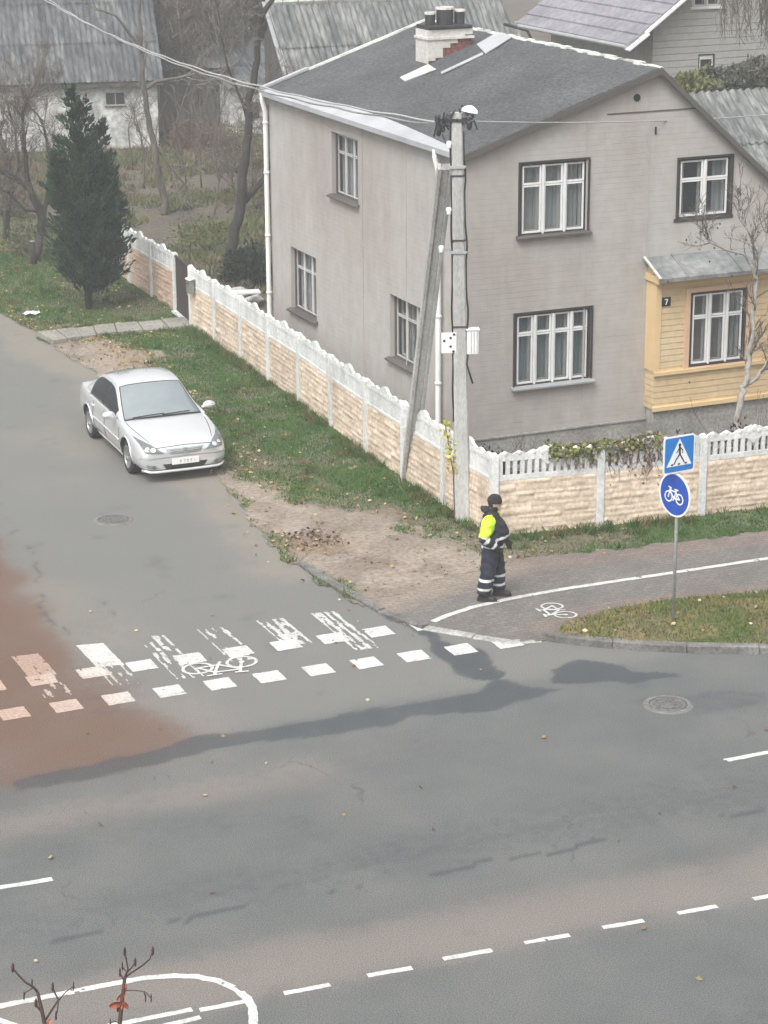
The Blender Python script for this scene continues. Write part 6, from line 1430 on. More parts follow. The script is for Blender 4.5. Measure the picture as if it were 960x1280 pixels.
tw(D1, .0065, (47, 1240), (42, 1234), (32, 1228), (23, 1219), (16, 1210)); tw(D1, .006, (52, 1264), (47, 1259), (45, 1254)); tw(D1, .0055, (57, 1275), (65, 1262), (73, 1250), (68, 1240), (66, 1234)); tw(D1, .004, (73, 1250), (72, 1262), (70, 1270)); tw(D1, .003, (40, 1236), (32, 1240), (30, 1245)); tw(D1, .003, (40, 1236), (40, 1229)); tw(D1, .003, (74, 1250), (82, 1240), (92, 1233))
tw(D2, .0055, (156, 1222), (160, 1212), (158, 1200), (156, 1190)); tw(D2, .0055, (156, 1222), (164, 1216), (178, 1207), (187, 1199), (191, 1189)); tw(D2, .005, (158, 1216), (164, 1210), (169, 1203)); tw(D2, .004, (155, 1226), (152, 1220), (150, 1216)); tw(D2, .003, (158, 1238), (170, 1238), (182, 1240), (189, 1248)); tw(D2, .003, (180, 1240), (182, 1248)); tw(D2, .003, (152, 1280), (142, 1276), (138, 1279)); tw(D2, .003, (157, 1214), (153, 1208))
tr.build('trunk', 'dark_twig', t, smooth=True); cr.build('crown', 'dark_twig', t, smooth=True)
lm = mat('rusty_leaf', [(.17, .045, .027), (.25, .08, .045), (.33, .14, .085)], 30, .6, .002, 60)
for cx, cy, s, a in ((144, 1256, 8, 200), (150, 1259, 7, 250), (157, 1256, 6, 300), (156, 1234, 6, 90), (152, 1246, 7, 220), (62, 1279, 6, 80)):
    b = MB(); c0 = PD(cx, cy, D2 if cx > 100 else D1); k = s / FPX * 5.7; u_ = (RIGHT * math.cos(R(a)) - DOWN * math.sin(R(a))); v_ = (RIGHT * -math.sin(R(a)) - DOWN * math.cos(R(a)))
    rows = [[c0 + u_ * (k * (i / 4 * 2 - 1)) + v_ * (k * .55 * math.sin(math.pi * (.08 + .84 * i / 4)) * (j / 2 - 1)) - FWD * (k * (.35 * abs(j / 2 - 1) + .3 * math.sin(i * 1.3 + cx))) for j in range(5)] for i in range(5)]; b.grid(rows); b.build('dead_leaf', 'rusty_leaf', t, smooth=True)
# ------------------------------------------------------------------ silver saloon car
cf, cr_ = GP(166, 588), GP(122, 547)
car = thing('car', 'silver four door saloon car parked half on the sandy edge of the side road', 'car', (13.06, 41.52, 0), rotz=R(-91.2))
ST = [(2.30, .30, .52, .64, .46, .57, .56, .605), (2.25, .225, .68, .80, .46, .73, .635, .685), (2.10, .2, .76, .868, .47, .80, .705, .76), (1.82, .19, .80, .893, .50, .83, .765, .83), (1.36, .19, .82, .905, .53, .845, .835, .90), (1.0, .19, .82, .90, .55, .85, .885, .955), (.55, .19, .82, .895, .56, .85, .915, .96), (0, .19, .82, .895, .57, .85, .93, .965), (-.7, .19, .82, .90, .58, .85, .945, .975), (-1.34, .2, .82, .905, .59, .85, .965, 1.0), (-1.75, .22, .80, .893, .60, .825, .99, 1.045), (-2.1, .27, .74, .85, .62, .775, .985, 1.055), (-2.25, .33, .64, .775, .62, .69, .93, 1.01), (-2.31, .42, .5, .62, .64, .54, .84, .91)]
b = MB(); secs = []
for x, zb, wb, wm, zm, ws, zs, zt in ST:
    h = [(0, zb), (wb * .65, zb), (wb, zb + .015), (wm - .012, zm - .14), (wm, zm), (wm - .012, zm + .13 * (zs - zm) / .36), ((wm + ws) / 2 + .01, zs - .075), (ws, zs), (ws - .07, zs + .02), (ws * .55, zt - .012), (0, zt)]
    secs.append([(x, y, z) for y, z in h] + [(x, -y, z) for y, z in reversed(h[1:-1])])
m = len(secs[0]); vs = [p for s in secs for p in s]; fs = [(i * m + k, i * m + (k + 1) % m, (i + 1) * m + (k + 1) % m, (i + 1) * m + k) for i in range(len(secs) - 1) for k in range(m)]
for e in (0, len(secs) - 1):
    r0 = e * m; fs += [(r0 + k, r0 + k + 1, r0 + (m - k - 1), r0 + (m - k) % m) for k in range(0, m // 2)] if True else []
fs = [tuple(dict.fromkeys(f)) for f in fs]; fs = [f for f in fs if len(f) > 2]
b.add(vs, fs); body = b.build('body', ['silver_paint', 'black_plastic'], car, smooth=True, local=True)
ce = body.data.attributes.new('crease_edge', 'FLOAT', 'EDGE')
for e_ in body.data.edges:
    a_, b_ = e_.vertices; ka, kb = a_ % m, b_ % m
    if ka == kb and ka in (7, m - 7): ce.data[e_.index].value = .75
    elif ka == kb and ka in (4, m - 4): ce.data[e_.index].value = .45
ss_ = body.modifiers.new('s', 'SUBSURF'); ss_.levels = 2; ss_.render_levels = 2
AX_ = ((1.36, 1), (1.36, -1), (-1.34, 1), (-1.34, -1)); cuts = []
cb_ = MB()
for ax, sy in AX_:
    c_ = MB(); prof = [(.372 if True else 0, -.17), (.372, .17)]; c_.lathe([(.372, -.16), (.372, .2)], (ax, sy * .80, .325), (1, 0, 0), (0, 0, 1), (0, sy, 0), 40)
    co = c_.build('cutter', 'black_plastic', None); cuts.append(co); co.matrix_world = Matrix.Translation((13.06, 41.52, 0)) @ Matrix.Rotation(R(-91.2), 4, 'Z')
    bo = body.modifiers.new('b', 'BOOLEAN'); bo.operation = 'DIFFERENCE'; bo.object = co; bo.solver = 'EXACT'
bpy.context.view_layer.update(); baked(body)
for co in cuts: bpy.data.objects.remove(co)
me = body.data
for p in me.polygons:                                       # inside of the arches is dark plastic
    c = p.center
    for ax, sy in AX_:
        d = math.hypot(c.x - ax, c.z - .325)
        if c.y * sy > .55 and (d < .376 and (abs(p.normal.y) < .5 or abs(c.y) < .7)): p.material_index = 1; p.use_smooth = False
bvh = BVHTree.FromPolygons([v.co.copy() for v in me.vertices], [tuple(p.vertices) for p in me.polygons])
def hit(o, d): 
    r = bvh.ray_cast(Vector(o), Vector(d).normalized()); return r[0], r[1]
def patch_front(name, corners, m_, off=.005, n=8, parent=body, x0=3.2):
    """corners: four (y,z) of a front-view quad laid on to the nose"""
    b = MB(); rows = []
    for i in range(n + 1):
        r = []
        for j in range(n + 1):
            u, v = i / n, j / n; a = Vector(corners[0]).lerp(Vector(corners[1]), u); c = Vector(corners[3]).lerp(Vector(corners[2]), u); q = a.lerp(c, v)
            p, nn = hit((x0, q.x, q.y), (-1, 0, 0))
            if p is None: p, nn = Vector((2.1, q.x, q.y)), Vector((1, 0, 0))
            r.append(p + nn * off + Vector((.002, 0, 0)))
        rows.append(r)
    b.grid(rows); b2 = [[p - Vector((.012, 0, 0)) for p in r] for r in rows]
    ring = [rows[0][j] for j in range(n + 1)] + [rows[i][n] for i in range(1, n + 1)] + [rows[n][j] for j in range(n - 1, -1, -1)] + [rows[i][0] for i in range(n - 1, 0, -1)]
    k = len(ring); b.add(ring + [p - Vector((.015, 0, 0)) for p in ring], [(i, (i + 1) % k, (i + 1) % k + k, i + k) for i in range(k)])
    return b.build(name, m_, parent, smooth=True, local=True)
for sy in (1, -1):
    hl = patch_front('headlight', [(sy * .40, .575), (sy * .755, .595), (sy * .825, .80), (sy * .60, .715)], 'lamp_glass', .006, parent=car)
    for yy, zz, rr_ in ((.60, .645, .05), (.70, .67, .042)):
        p, nn = hit((3, sy * yy, zz), (-1, 0, 0)); 
        if p: b = MB(); b.lathe([(0, .006), (rr_ * .7, .009), (rr_, .006)], p + nn * .004, nn.orthogonal().normalized(), nn.cross(nn.orthogonal().normalized()), nn, 14, False); b.build('reflector', 'lamp_bowl', hl, smooth=True, local=True)
    patch_front('fog_lamp_recess', [(sy * .50, .27), (sy * .72, .30), (sy * .745, .385), (sy * .58, .36)], 'grille_metal', .004, 5, car)
    p, nn = hit((3, sy * .61, .325), (-1, 0, 0)); b = MB(); b.lathe([(0, .008), (.03, .008), (.038, .002)], p + nn * .005, nn.orthogonal().normalized(), nn.cross(nn.orthogonal().normalized()), nn, 12, False); b.build('fog_lamp', 'lamp_glass', car, smooth=True, local=True)
gr = patch_front('grille', [(-.27, .548), (.27, .548), (.385, .648), (-.385, .648)], 'grille_metal', .004, 10, car)
for zz in (.572, .597, .622):
    b = MB(); pts = []
    for k in range(13):
        y = (-.30 - (zz - .572) * .9) + (.60 + (zz - .572) * 1.8) * k / 12; p, nn = hit((3, y, zz), (-1, 0, 0)); pts.append(p + nn * .008)
    b.tube(pts, .007, 5); b.build('bar', 'alloy', gr, smooth=True, local=True)
p, nn = hit((3, 0, .6), (-1, 0, 0)); b = MB(); b.lathe([(.04, .0), (.055, .0), (.055, .012), (.04, .012)], p + nn * .006, (0, 1, 0), nn.cross(Vector((0, 1, 0))), nn, 18, False); b.bar(p + nn * .012 + Vector((0, -.05, 0)), p + nn * .012 + Vector((0, .05, 0)), .012, .008); b.build('emblem', 'alloy', gr, local=True)
patch_front('lower_intake', [(-.36, .255), (.36, .255), (.44, .365), (-.44, .365)], 'black_plastic', .004, 10, car)
lip = MB(); pts = []
for k in range(25):
    y = -.80 + 1.6 * k / 24; p, nn = hit((3, y, .28 if abs(y) < .7 else .3), (-1, 0, 0)); 
    if p: pts.append(p + Vector((.012, 0, -.055)))
lip.tube(pts, .028, 6); lip.build('lip_spoiler', 'silver_paint', car, smooth=True, local=True)
p, nn = hit((3, 0, .42), (-1, 0, 0)); b = MB(); b.box((p.x + .02, 0, .405), (.014, .53, .115)); pl_ = b.build('number_plate', 'plate_white', car, local=True, bevel=.004)
b = MB()
for k, (y, wd, hh) in enumerate(((-.10, .05, .06), (-.02, .03, .06), (.04, .05, .06), (.11, .035, .055), (.18, .02, .03))): b.box((p.x + .029, y, .405), (.003, wd * .35, hh)); b.box((p.x + .029, y, .405 + hh * .3), (.003, wd * .8, .012))
b.build('plate_marks', 'dark_mark', pl_, local=True)
# glasshouse: roof skin and sides as two swept surfaces, panes laid 6 mm proud
CP = [(1.05, .945), (.66, 1.135), (.26, 1.335), (-.08, 1.445), (-.5, 1.475), (-.95, 1.435), (-1.3, 1.26), (-1.74, 1.035)]
def prof(s):
    i = int(min(max(s, 0), 6.9999)); t = s - i; P = [CP[max(i - 1, 0)], CP[i], CP[i + 1], CP[min(i + 2, 7)]]
    return [.5 * (2 * P[1][a] + (P[2][a] - P[0][a]) * t + (2 * P[0][a] - 5 * P[1][a] + 4 * P[2][a] - P[3][a]) * t * t + (-P[0][a] + 3 * P[1][a] - 3 * P[2][a] + P[3][a]) * t ** 3) for a in (0, 1)]
def Tp(s, t, off=0.0):
    x, z = prof(s); k = min(1, max(0, (z - .945) / .51)); hw = .81 - .195 * k; wsx = (.13 if s < 3 else .0) * (1 - max(0, min(1, (s - 1.2) / 1.8))); rx = .1 * max(0, min(1, (s - 5) / 1.5))
    return Vector((x - wsx * t * t + rx * t * t * .6, t * hw, z - .035 * t * t - .02 * t ** 6 + 0)) 
def Tn(s, t): 
    a = Tp(s + .02, t) - Tp(s - .02, t); c = Tp(s, t + .02) - Tp(s, t - .02); n = a.cross(c).normalized(); return n if n.z > 0 else -n
def Sp(s, r, sy):
    e = Tp(s, sy); x = e.x; bz = .915 + (.03 - .02 * x) * .5; bl = Vector((x, sy * .842, bz)); q = e.lerp(bl, r); q.y += sy * .022 * math.sin(math.pi * r); return q
def Sn(s, r, sy):
    a = Sp(s + .02, r, sy) - Sp(s - .02, r, sy); c = Sp(s, r + .02, sy) - Sp(s, r - .02, sy); n = a.cross(c).normalized(); return n if n.y * sy > 0 else -n
b = MB(); S_ = [.0 + 7 * i / 56 for i in range(57)]; T_ = [-1 + 2 * j / 20 for j in range(21)]
b.grid([[Tp(s, t) for t in T_] for s in S_])
for sy in (1, -1): b.grid([[Sp(s, r / 8, sy) for r in range(9)] for s in S_])
b.build('roof', 'silver_paint', car, smooth=True, local=True)
def pane(name, f, fn, sr, tr, m_='car_glass', off=.007, n=14):
    b = MB(); b.grid([[f(sr(i / n, j / n), tr(i / n, j / n)) + fn(sr(i / n, j / n), tr(i / n, j / n)) * off for j in range(n + 1)] for i in range(n + 1)]); return b.build(name, m_, car, smooth=True, local=True)
ws_ = pane('windscreen', Tp, Tn, lambda u, v: .16 + 2.3 * u, lambda u, v: (-1 + 2 * v) * .935)
pane('rear_window', Tp, Tn, lambda u, v: 5.05 + 1.75 * u, lambda u, v: (-1 + 2 * v) * .88)
for sy in (1, -1):
    f = lambda s, r: Sp(s, r, sy); fn = lambda s, r: Sn(s, r, sy)
    pane('door_window', f, fn, lambda u, v: (.85 + (3.42 - .85) * u), lambda u, v: .12 + .8 * v, 'side_glass')
    pane('door_window', f, fn, lambda u, v: (3.60 + (5.75 - 3.60) * u), lambda u, v: .12 + .8 * v, 'side_glass')
    pane('door_pillar', f, fn, lambda u, v: (3.42 + .18 * u), lambda u, v: .1 + .84 * v, 'black_plastic', .006, 6)
    b = MB(); b.tube([Sp(.7 + 5.2 * i / 20, .95, sy) + Vector((0, sy * .008, 0)) for i in range(21)], .009, 5); b.build('belt_trim', 'black_plastic', car, smooth=True, local=True)
b = MB(); b.tube([Tp(.16 + 2.3 * i / 10, -.945) + Vector((0, 0, .006)) for i in range(11)] + [Tp(2.47, -.945 + 1.89 * i / 10) + Vector((0, 0, .006)) for i in range(1, 10)] + [Tp(2.46 - 2.3 * i / 10, .945) + Vector((0, 0, .006)) for i in range(11)], .011, 5); b.build('windscreen_seal', 'black_plastic', car, smooth=True, local=True)
b = MB(); b.tube([Tp(.1, -.95 + 1.9 * i / 16) + Vector((.012, 0, .0)) for i in range(17)], .016, 6); b.build('cowl', 'black_plastic', car, smooth=True, local=True)
for t0, t1 in ((-.75, .02), (-.05, .68)):
    b = MB(); b.tube([Tp(.16 + .10 * math.sin(k / 5 * 1.5), t0 + (t1 - t0) * k / 5) + Vector((.01, 0, .012)) for k in range(6)], .009, 5); b.build('wiper', 'black_plastic', car, local=True)
b = MB(); b.box(Tp(2.2, 0) + Vector((-.09, 0, -.06)), (.04, .2, .05)); b.build('rear_view_mirror', 'black_plastic', car, local=True, bevel=.01)
b = MB(); b.tube([(-.9, 0, 1.42), (-.95, 0, 1.47), (-1.02, 0, 1.49)], [.018, .012, .005], 6); b.build('aerial', 'black_plastic', car, local=True)
# side detail
def side_line(name, pts, m_, r, parent=car, off=.003):
    for sy in (1, -1):
        b = MB(); q = []
        for x, z in pts:
            p, nn = hit((x, sy * 2, z), (0, -sy, 0))
            if p: q.append(p + nn * off)
        if len(q) > 1: b.tube(q, r, 5); b.build(name, m_, parent, smooth=True, local=True)
side_line('side_moulding', [(.93 - 1.85 * i / 14, .555 + .02 * i / 14) for i in range(15)], 'silver_paint', .018)
for xs0, xs1 in ((.98, .92), (-.06, -.12), (-.92, -.86)): side_line('door_seam', [(xs0 + (xs1 - xs0) * i / 6, .27 + .62 * i / 6) for i in range(7)], 'black_plastic', .008, off=0)
side_line('sill_line', [(.95 - 1.9 * i / 10, .25) for i in range(11)], 'silver_paint', .03)
for ax in (1.36, -1.34):
    for sy in (1, -1):
        q = []
        for k in range(19):
            an = math.pi * (k / 18 * 1.06 - .03); x, z = ax + .392 * math.cos(an), .325 + .392 * math.sin(an); p, nn = hit((x, sy * 2, z), (0, -sy, 0))
            if p: q.append(p + nn * .004)
        b = MB(); b.tube(q, .013, 5); b.build('wheel_arch_lip', 'silver_paint', car, smooth=True, local=True)
q = []
for k in range(33):
    y = -.84 + 1.68 * k / 32; p, nn = hit((3, y, .505 - .02 * abs(y)), (-1, 0, 0))
    if p: q.append(p + nn * .002)
b = MB(); b.tube(q, .009, 5); b.build('bumper_crease', 'grille_metal', car, smooth=True, local=True)
q = []
for k in range(25):
    y = -.56 + 1.12 * k / 24; p, nn = hit((3, y, .67 + .02 * (1 - abs(y) / .56)), (-1, 0, 0))
    if p: q.append(p + nn * .001)
b = MB(); b.tube(q, .008, 5); b.build('bonnet_gap', 'black_plastic', car, smooth=True, local=True)
for xh in (.1, -.82): side_line('door_handle', [(xh, .80), (xh - .1, .805), (xh - .2, .80)], 'silver_paint', .016, off=.014)
b = MB(); q = []
for k in range(15):
    y = -.72 + 1.44 * k / 14; r_ = bvh.ray_cast(Vector((1.05 + .9 - .28 * abs(y) ** 2 * 1.6, y, 3)), Vector((0, 0, -1))); q.append(r_[0] + Vector((0, 0, .001)))
for sy in (1, -1):
    b = MB(); q = []
    for k in range(10):
        x = 1.0 + 1.05 * k / 9; y = sy * (.77 - .16 * (k / 9) ** 1.6); r_ = bvh.ray_cast(Vector((x, y, 3)), Vector((0, 0, -1)))
        if r_[0]: q.append(r_[0] + Vector((0, 0, .001)))
    b.tube(q, .006, 4); b.build('bonnet_seam', 'black_plastic', car, local=True)
    b = MB(); rows = []
    for i in range(9):
        a = math.pi * i / 8; rows.append([Vector((.70 + .085 * math.cos(a) * 1.0, sy * (1.01 + .13 * math.sin(a) * math.cos(2 * math.pi * j / 12)), .99 + .085 * math.sin(a) * math.sin(2 * math.pi * j / 12))) for j in range(13)])
    b.grid(rows); b.bar((.70, sy * .86, .955), (.70, sy * .95, .965), .07, .035); b.build('wing_mirror', 'silver_paint', car, smooth=True, local=True)
    b = MB(); n = 6; rows = []
    for i in range(n + 1):
        r = []
        for j in range(n + 1):
            y = sy * (.48 + .26 * i / n); z = .68 + .2 * j / n; p, nn = hit((-3.2, y, z), (1, 0, 0)); r.append((p + nn * .006) if p else Vector((-2.2, y, z)))
        rows.append(r)
    b.grid(rows); b.build('tail_light', 'red_lens', car, smooth=True, local=True)
def wheel(ax, sy):
    o = (ax, sy * .755, .32); b = MB()
    b.lathe([(.215, -.1), (.285, -.108), (.312, -.095), (.32, -.06), (.32, .06), (.312, .095), (.285, .108), (.215, .1)], o, (1, 0, 0), (0, 0, 1), (0, sy, 0), 36, False)
    wh = b.build('wheel', 'tyre', car, smooth=True, local=True)
    b = MB(); b.lathe([(.222, .1), (.225, .104), (.205, .106), (.195, .06), (.19, -.05)], o, (1, 0, 0), (0, 0, 1), (0, sy, 0), 36, False); b.lathe([(0, .085), (.05, .085), (.06, .07)], o, (1, 0, 0), (0, 0, 1), (0, sy, 0), 16, False)
    for k in range(7):
        a = 2 * math.pi * k / 7; d = Vector((math.cos(a), 0, math.sin(a))); c = Vector(o) + Vector((0, sy * .085, 0)); b.bar(c + d * .045, c + d * .205 , .042, .022, (0, 1, 0))
    b.build('rim', 'alloy', wh, local=True)
    b = MB(); b.lathe([(0, .02), (.19, .02), (.19, .0), (0, 0)], o, (1, 0, 0), (0, 0, 1), (0, sy, 0), 24, False); b.build('brake_disc', 'dark_iron', wh, local=True)
for ax, sy in AX_: wheel(ax, sy)
b = MB(); b.bbox(-1.9, 1.95, -.62, .62, .2, .24); b.build('underbody', 'black_plastic', car, local=True)

# ------------------------------------------------------------------ uniformed person standing on the paving
PH = R(-32); pf = GP(614, 748, .014)
per = thing('person', 'standing officer in dark uniform with hi-vis yellow sleeve and black knit cap', 'person', (pf.x, pf.y, .014), rotz=PH)
def tolocal(px): q = GP(px[0], px[1], .014) - Vector((pf.x, pf.y, .014)); return Vector((q.x * math.cos(-PH) - q.y * math.sin(-PH), q.x * math.sin(-PH) + q.y * math.cos(-PH), 0))
rfoot, lfoot = tolocal((604, 751)) / 1.1, tolocal((622.5, 744)) / 1.1; per.scale = (1.1, 1.1, 1.0)   # a broad, heavily dressed build
def loft(b, rings, seg=18):
    vs = []
    for (cx, cy, cz, rx, ry) in rings: vs += [(cx + rx * math.cos(2 * math.pi * k / seg), cy + ry * math.sin(2 * math.pi * k / seg), cz) for k in range(seg)]
    n = len(rings); b.add(vs, [(i * seg + k, i * seg + (k + 1) % seg, (i + 1) * seg + (k + 1) % seg, (i + 1) * seg + k) for i in range(n - 1) for k in range(seg)] + [tuple(range(seg - 1, -1, -1)), tuple((n - 1) * seg + k for k in range(seg))])
def ball(b, c, r, s=(1, 1, 1), seg=14):
    b.lathe([(0.001, -r * s[2])] + [(r * math.sin(math.pi * i / 8), -r * s[2] * math.cos(math.pi * i / 8)) for i in range(1, 8)] + [(0.001, r * s[2])], c, (s[0], 0, 0), (0, s[1], 0), (0, 0, 1), seg)
def solid(b, name, mats_, parent, vox, smooth=2, fn=None, local=True, disp=None):
    o = b.build(name, mats_, parent, smooth=True, local=local); r_ = o.modifiers.new('r', 'REMESH'); r_.mode = 'VOXEL'; r_.voxel_size = vox; r_.use_smooth_shade = True
    sm = o.modifiers.new('s', 'SMOOTH'); sm.iterations = smooth; sm.factor = .5
    bpy.context.view_layer.update(); baked(o); me_ = o.data
    if disp:
        for v in me_.vertices: v.co += v.normal * disp(v.co)
    me_.polygons.foreach_set('use_smooth', [True] * len(me_.polygons))
    if fn:
        for p in me_.polygons: p.material_index = fn(p.center)
    return o
SHR, ELR, WRR = Vector((-.02, -.205, 1.385)), Vector((-.085, -.30, 1.10)), Vector((.09, -.255, .965))
SHL, ELL, WRL = Vector((.0, .205, 1.385)), Vector((.03, .29, 1.10)), Vector((.20, .235, .92))
HIPR, HIPL = Vector((0, -.095, .90)), Vector((.0, .095, .90)); KNR, KNL = Vector((rfoot.x * .55 + .02, rfoot.y * .6 - .045, .49)), Vector((lfoot.x * .55 + .03, lfoot.y * .6 + .045, .49))
ANR, ANL = Vector((rfoot.x, rfoot.y, .09)), Vector((lfoot.x, lfoot.y, .09))
HC = Vector((.045, -.0, 1.605))
b = MB()                                                    # one continuous body: head with face, neck, trunk, limbs, hands
ball(b, HC, .088, (1.02, .84, 1.26)); ball(b, HC + Vector((.035, 0, -.065)), .055, (1, .85, 1)); ball(b, HC + Vector((.098, 0, -.012)), .017, (1.0, .7, 1.35)); ball(b, HC + Vector((.085, 0, -.052)), .018, (.6, 1.2, .5)); ball(b, HC + Vector((.085, 0, .03)), .03, (.5, 1.5, .4))
for sy in (1, -1): ball(b, HC + Vector((-.005, sy * .076, -.012)), .022, (.9, .45, 1.4))
b.tube([(-.005, 0, 1.38), (.01, 0, 1.47), (.03, 0, 1.56)], [.075, .056, .055], 12)
loft(b, [(0, 0, .84, .10, .155), (0, 0, .95, .11, .16), (.02, 0, 1.08, .115, .15), (.0, 0, 1.25, .11, .165), (-.01, 0, 1.38, .095, .17), (-.01, 0, 1.43, .06, .1)])
for A_c, E_, W_ in ((SHR, ELR, WRR), (SHL, ELL, WRL)): b.tube([A_c, A_c.lerp(E_, .5), E_, E_.lerp(W_, .4), W_], [.052, .046, .038, .038, .027], 12)
for H_, K_, N_ in ((HIPR, KNR, ANR), (HIPL, KNL, ANL)): b.tube([H_, H_.lerp(K_, .4), K_, K_.lerp(N_, .35), N_], [.088, .08, .056, .057, .036], 12); ball(b, N_ + Vector((.06, 0, -.045)), .05, (2.1, .8, .8))
def hand(b, W_, d, side, curl=.5):
    d = d.normalized(); s_ = Vector((0, side, 0)); s_ = (s_ - d * s_.dot(d)).normalized(); n_ = d.cross(s_) * side     # s_: away from the body, n_: thumb side normal
    c = Vector((1, 0, 0)) - d * d.x; c.normalize(); f_ = c; q = d.cross(f_).normalized()
    b.box(W_ + d * .05, (.09, .026, .085), d, q, f_)
    for k, (o, L) in enumerate(((.032, .068), (.011, .077), (-.011, .072), (-.031, .056))):
        p0 = W_ + d * .085 + f_ * o; inn = -q * side if q.y * side > 0 else q * side
        inn = Vector((0, -side, 0)); inn = (inn - d * inn.dot(d)).normalized()
        p1 = p0 + d * L * .5 + inn * .008; p2 = p1 + (d * math.cos(curl) + inn * math.sin(curl)) * L * .32; p3 = p2 + (d * math.cos(curl * 2) + inn * math.sin(curl * 2)) * L * .26
        b.tube([p0 - d * .02, p1, p2, p3], [.0098, .0092, .0085, .0075], 8)
    t0 = W_ + d * .02 + f_ * .036; b.tube([t0, t0 + d * .03 + f_ * .022, t0 + d * .058 + f_ * .024, t0 + d * .078 + f_ * .018], [.012, .011, .010, .008], 8)
hand(b, WRR, Vector((.35, .35, -.75)), -1); hand(b, WRL, (WRL - ELL) * .5 + Vector((0, -.02, -.16)), 1)
solid(b, 'body', ['skin', 'leather'], per, .0075, 2, lambda c: 1 if (c.z < 1.02 and abs(c.y) > .1 and c.z > .7) else 0)
for sy in (1, -1):
    b = MB(); ball(b, HC + Vector((.083, sy * .031, .008)), .011, (.7, 1.2, .8), 8); b.build('eye', 'sign_black', per, smooth=True, local=True)
    b = MB(); b.tube([HC + Vector((.088, sy * .015, .026)), HC + Vector((.087, sy * .032, .031)), HC + Vector((.076, sy * .048, .026))], .005, 5); b.build('eyebrow', 'hair', per, local=True)
b = MB(); ball(b, HC + Vector((-.018, 0, .012)), .090, (1.0, .88, 1.2)); solid(b, 'hair', 'hair', per, .01, 1)
b = MB(); ball(b, HC + Vector((-.006, 0, .052)), .104, (1.04, .90, .98)); b.lathe([(.1, -.02), (.106, -.01), (.106, .028), (.098, .036)], HC + Vector((-.006, 0, .03)), (1.02, 0, -.12), (0, .89, 0), (.1, 0, 1), 20, True)
cap = solid(b, 'cap', 'wool', per, .009, 1)
for v in cap.data.vertices:
    if v.co.z < HC.z + .012: v.co.z = HC.z + .012
# jacket: bulky trunk and sleeves in one garment, folds by displacement
b = MB()
loft(b, [(.0, 0, .82, .150, .195), (.01, 0, .86, .168, .208), (.015, 0, .95, .170, .205), (.045, 0, 1.08, .215, .225), (.04, 0, 1.18, .205, .225), (.015, 0, 1.28, .178, .22), (-.01, 0, 1.38, .122, .198), (-.012, 0, 1.44, .095, .13), (.0, 0, 1.50, .078, .085)], 24)
for A_c, E_, W_ in ((SHR, ELR, WRR), (SHL, ELL, WRL)):
    b.tube([A_c + Vector((0, -A_c.y * .25, .015)), A_c, A_c.lerp(E_, .3), A_c.lerp(E_, .7), E_, E_.lerp(W_, .35), E_.lerp(W_, .75), W_], [.075, .096, .094, .09, .084, .075, .067, .06], 14); ball(b, E_, .072)
b.tube([(-.07, -.09, 1.47), (-.11, -.04, 1.50), (-.115, 0, 1.51), (-.11, .04, 1.50), (-.07, .09, 1.47)], [.035, .05, .055, .05, .035], 10)   # hood rolled at the nape
b.lathe([(.078, 0), (.09, .03), (.086, .075), (.07, .08), (.066, .02)], (.012, 0, 1.475), (1, 0, .25), (0, 1, 0), (-.1, 0, 1), 20, True)
def segd(p, a, c): t = max(0, min(1, (p - a).dot(c - a) / (c - a).length_squared)); return (p - a.lerp(c, t)).length, t
def jm(c):
    for A_c, E_, W_, sy in ((SHR, ELR, WRR, -1), (SHL, ELL, WRL, 1)):
        d1, t1 = segd(c, A_c, E_); d2, t2 = segd(c, E_, W_); 
        if c.y * sy > .155 - .0 and min(d1, d2) < .105 and (c.y * sy > .20 or c.z > 1.2 or d2 < d1):
            if d1 <= d2:
                if t1 > .90: return 2 if t1 < .985 and d2 > .07 else 0
                return 1 if (c.z < 1.44 or c.y * sy > .17) and c.y * sy > .15 else 0
            if .08 < t2 < .30: return 2
            if .72 < t2 < .92: return 2
            return 0
    if c.x < -.03 and abs(c.y) > .11 and 1.13 < c.z < 1.42: return 1
    if .885 < c.z < .93: return 2
    zz = 1.035 + .16 * c.x + .0
    if zz < c.z < zz + .042 : return 2
    return 0
solid(b, 'jacket', ['jacket_black', 'hi_vis', 'reflective'], per, .011, 3, jm, disp=lambda c: .011 * math.sin(c.z * 46 + 3 * math.sin(c.y * 14 + c.x * 9)) * math.sin(c.x * 21 + c.y * 17 + 1) - .002)
b = MB(); b.box((-.03, -.298, 1.33), (.05, .012, .075)); b.build('sleeve_patch', 'jacket_black', per, local=True)
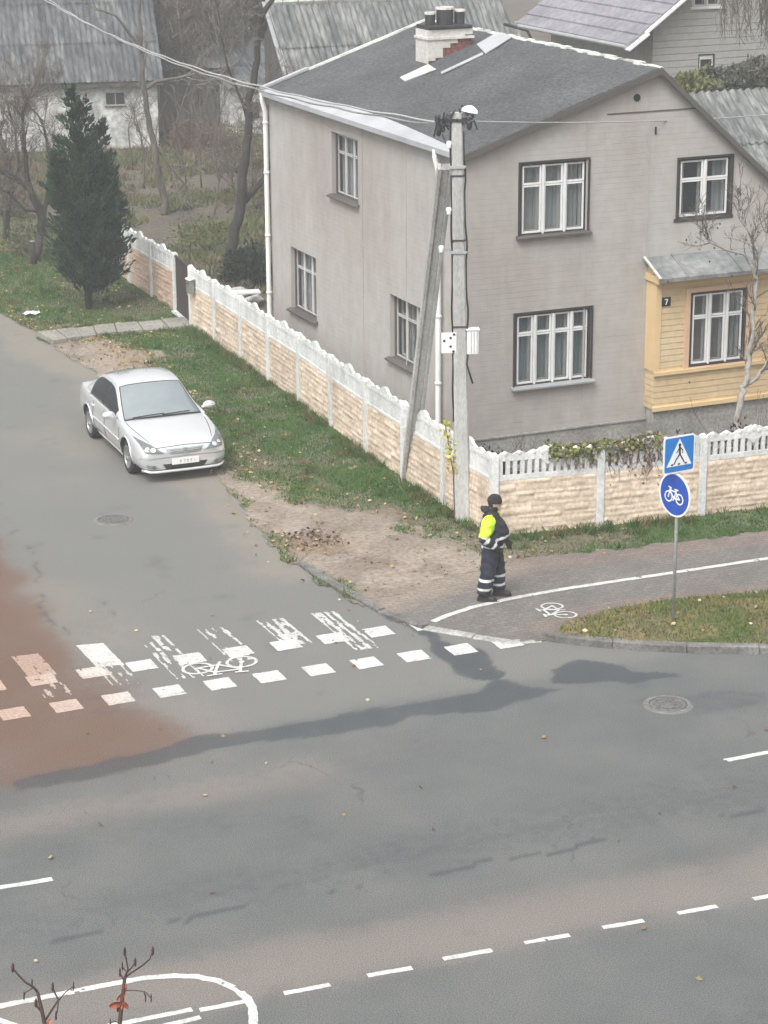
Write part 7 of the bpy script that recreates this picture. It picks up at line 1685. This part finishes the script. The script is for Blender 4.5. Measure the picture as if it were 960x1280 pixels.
b = MB(); loft(b, [(0, 0, .98, .145, .18), (0, 0, .90, .16, .192), (0, 0, .82, .15, .195), (0, 0, .77, .11, .16)], 20)
for H_, K_, N_ in ((HIPR, KNR, ANR), (HIPL, KNL, ANL)): b.tube([H_, H_.lerp(K_, .25), H_.lerp(K_, .6), K_, K_.lerp(N_, .3), K_.lerp(N_, .7), N_ + Vector((0, 0, .03))], [.13, .132, .122, .114, .11, .11, .104], 16)
solid(b, 'trousers', ['trouser_navy', 'reflective'], per, .011, 2, lambda c: 1 if (.345 < c.z < .395 or .195 < c.z < .24) else 0, disp=lambda c: .010 * math.sin(c.z * 38 + 2 * math.sin(c.x * 20)) * math.sin(c.y * 24 + c.z * 9) + (.005 * math.sin(c.z * 90) if c.z < .2 else 0))
for N_ in (ANR, ANL):
    b = MB(); x, y = N_.x, N_.y; b.tube([(x - .01, y, .20), (x - .01, y, .10)], [.068, .062], 14)
    loft(b, [(x + .055, y, .0, .142, .05), (x + .055, y, .03, .145, .053), (x + .048, y, .06, .132, .05), (x + .02, y, .095, .09, .05), (x, y, .12, .065, .052)], 20); ball(b, Vector((x + .13, y, .045)), .05, (1.3, 1.0, .8))
    bt = solid(b, 'boot', 'leather', per, .009, 2); 
    for v in bt.data.vertices: v.co.z = max(v.co.z, .001)
    b = MB(); loft(b, [(x + .055, y, .0, .147, .055), (x + .055, y, .022, .147, .055)], 20); b.build('sole', 'black_plastic', bt, local=True)

# ------------------------------------------------------------------ the autumn haze that fades the far roofs
HZ = 0.0021
b = MB(); b.bbox(-300, 340, -130, 345, -1.1, 17.0); me = b.mesh()
hm = bpy.data.materials.new('haze_air'); hm.use_nodes = True; t = hm.node_tree; t.nodes.clear(); o_ = t.nodes.new('ShaderNodeOutputMaterial'); pv = t.nodes.new('ShaderNodeVolumePrincipled')
pv.inputs['Color'].default_value = (.86, .88, .9, 1); pv.inputs['Density'].default_value = HZ; pv.inputs['Anisotropy'].default_value = .2
t.links.new(pv.outputs[0], o_.inputs['Volume'])
hz = link('haze', me, hm); hz['kind'] = 'stuff'
scene.cycles.volume_bounces = 1
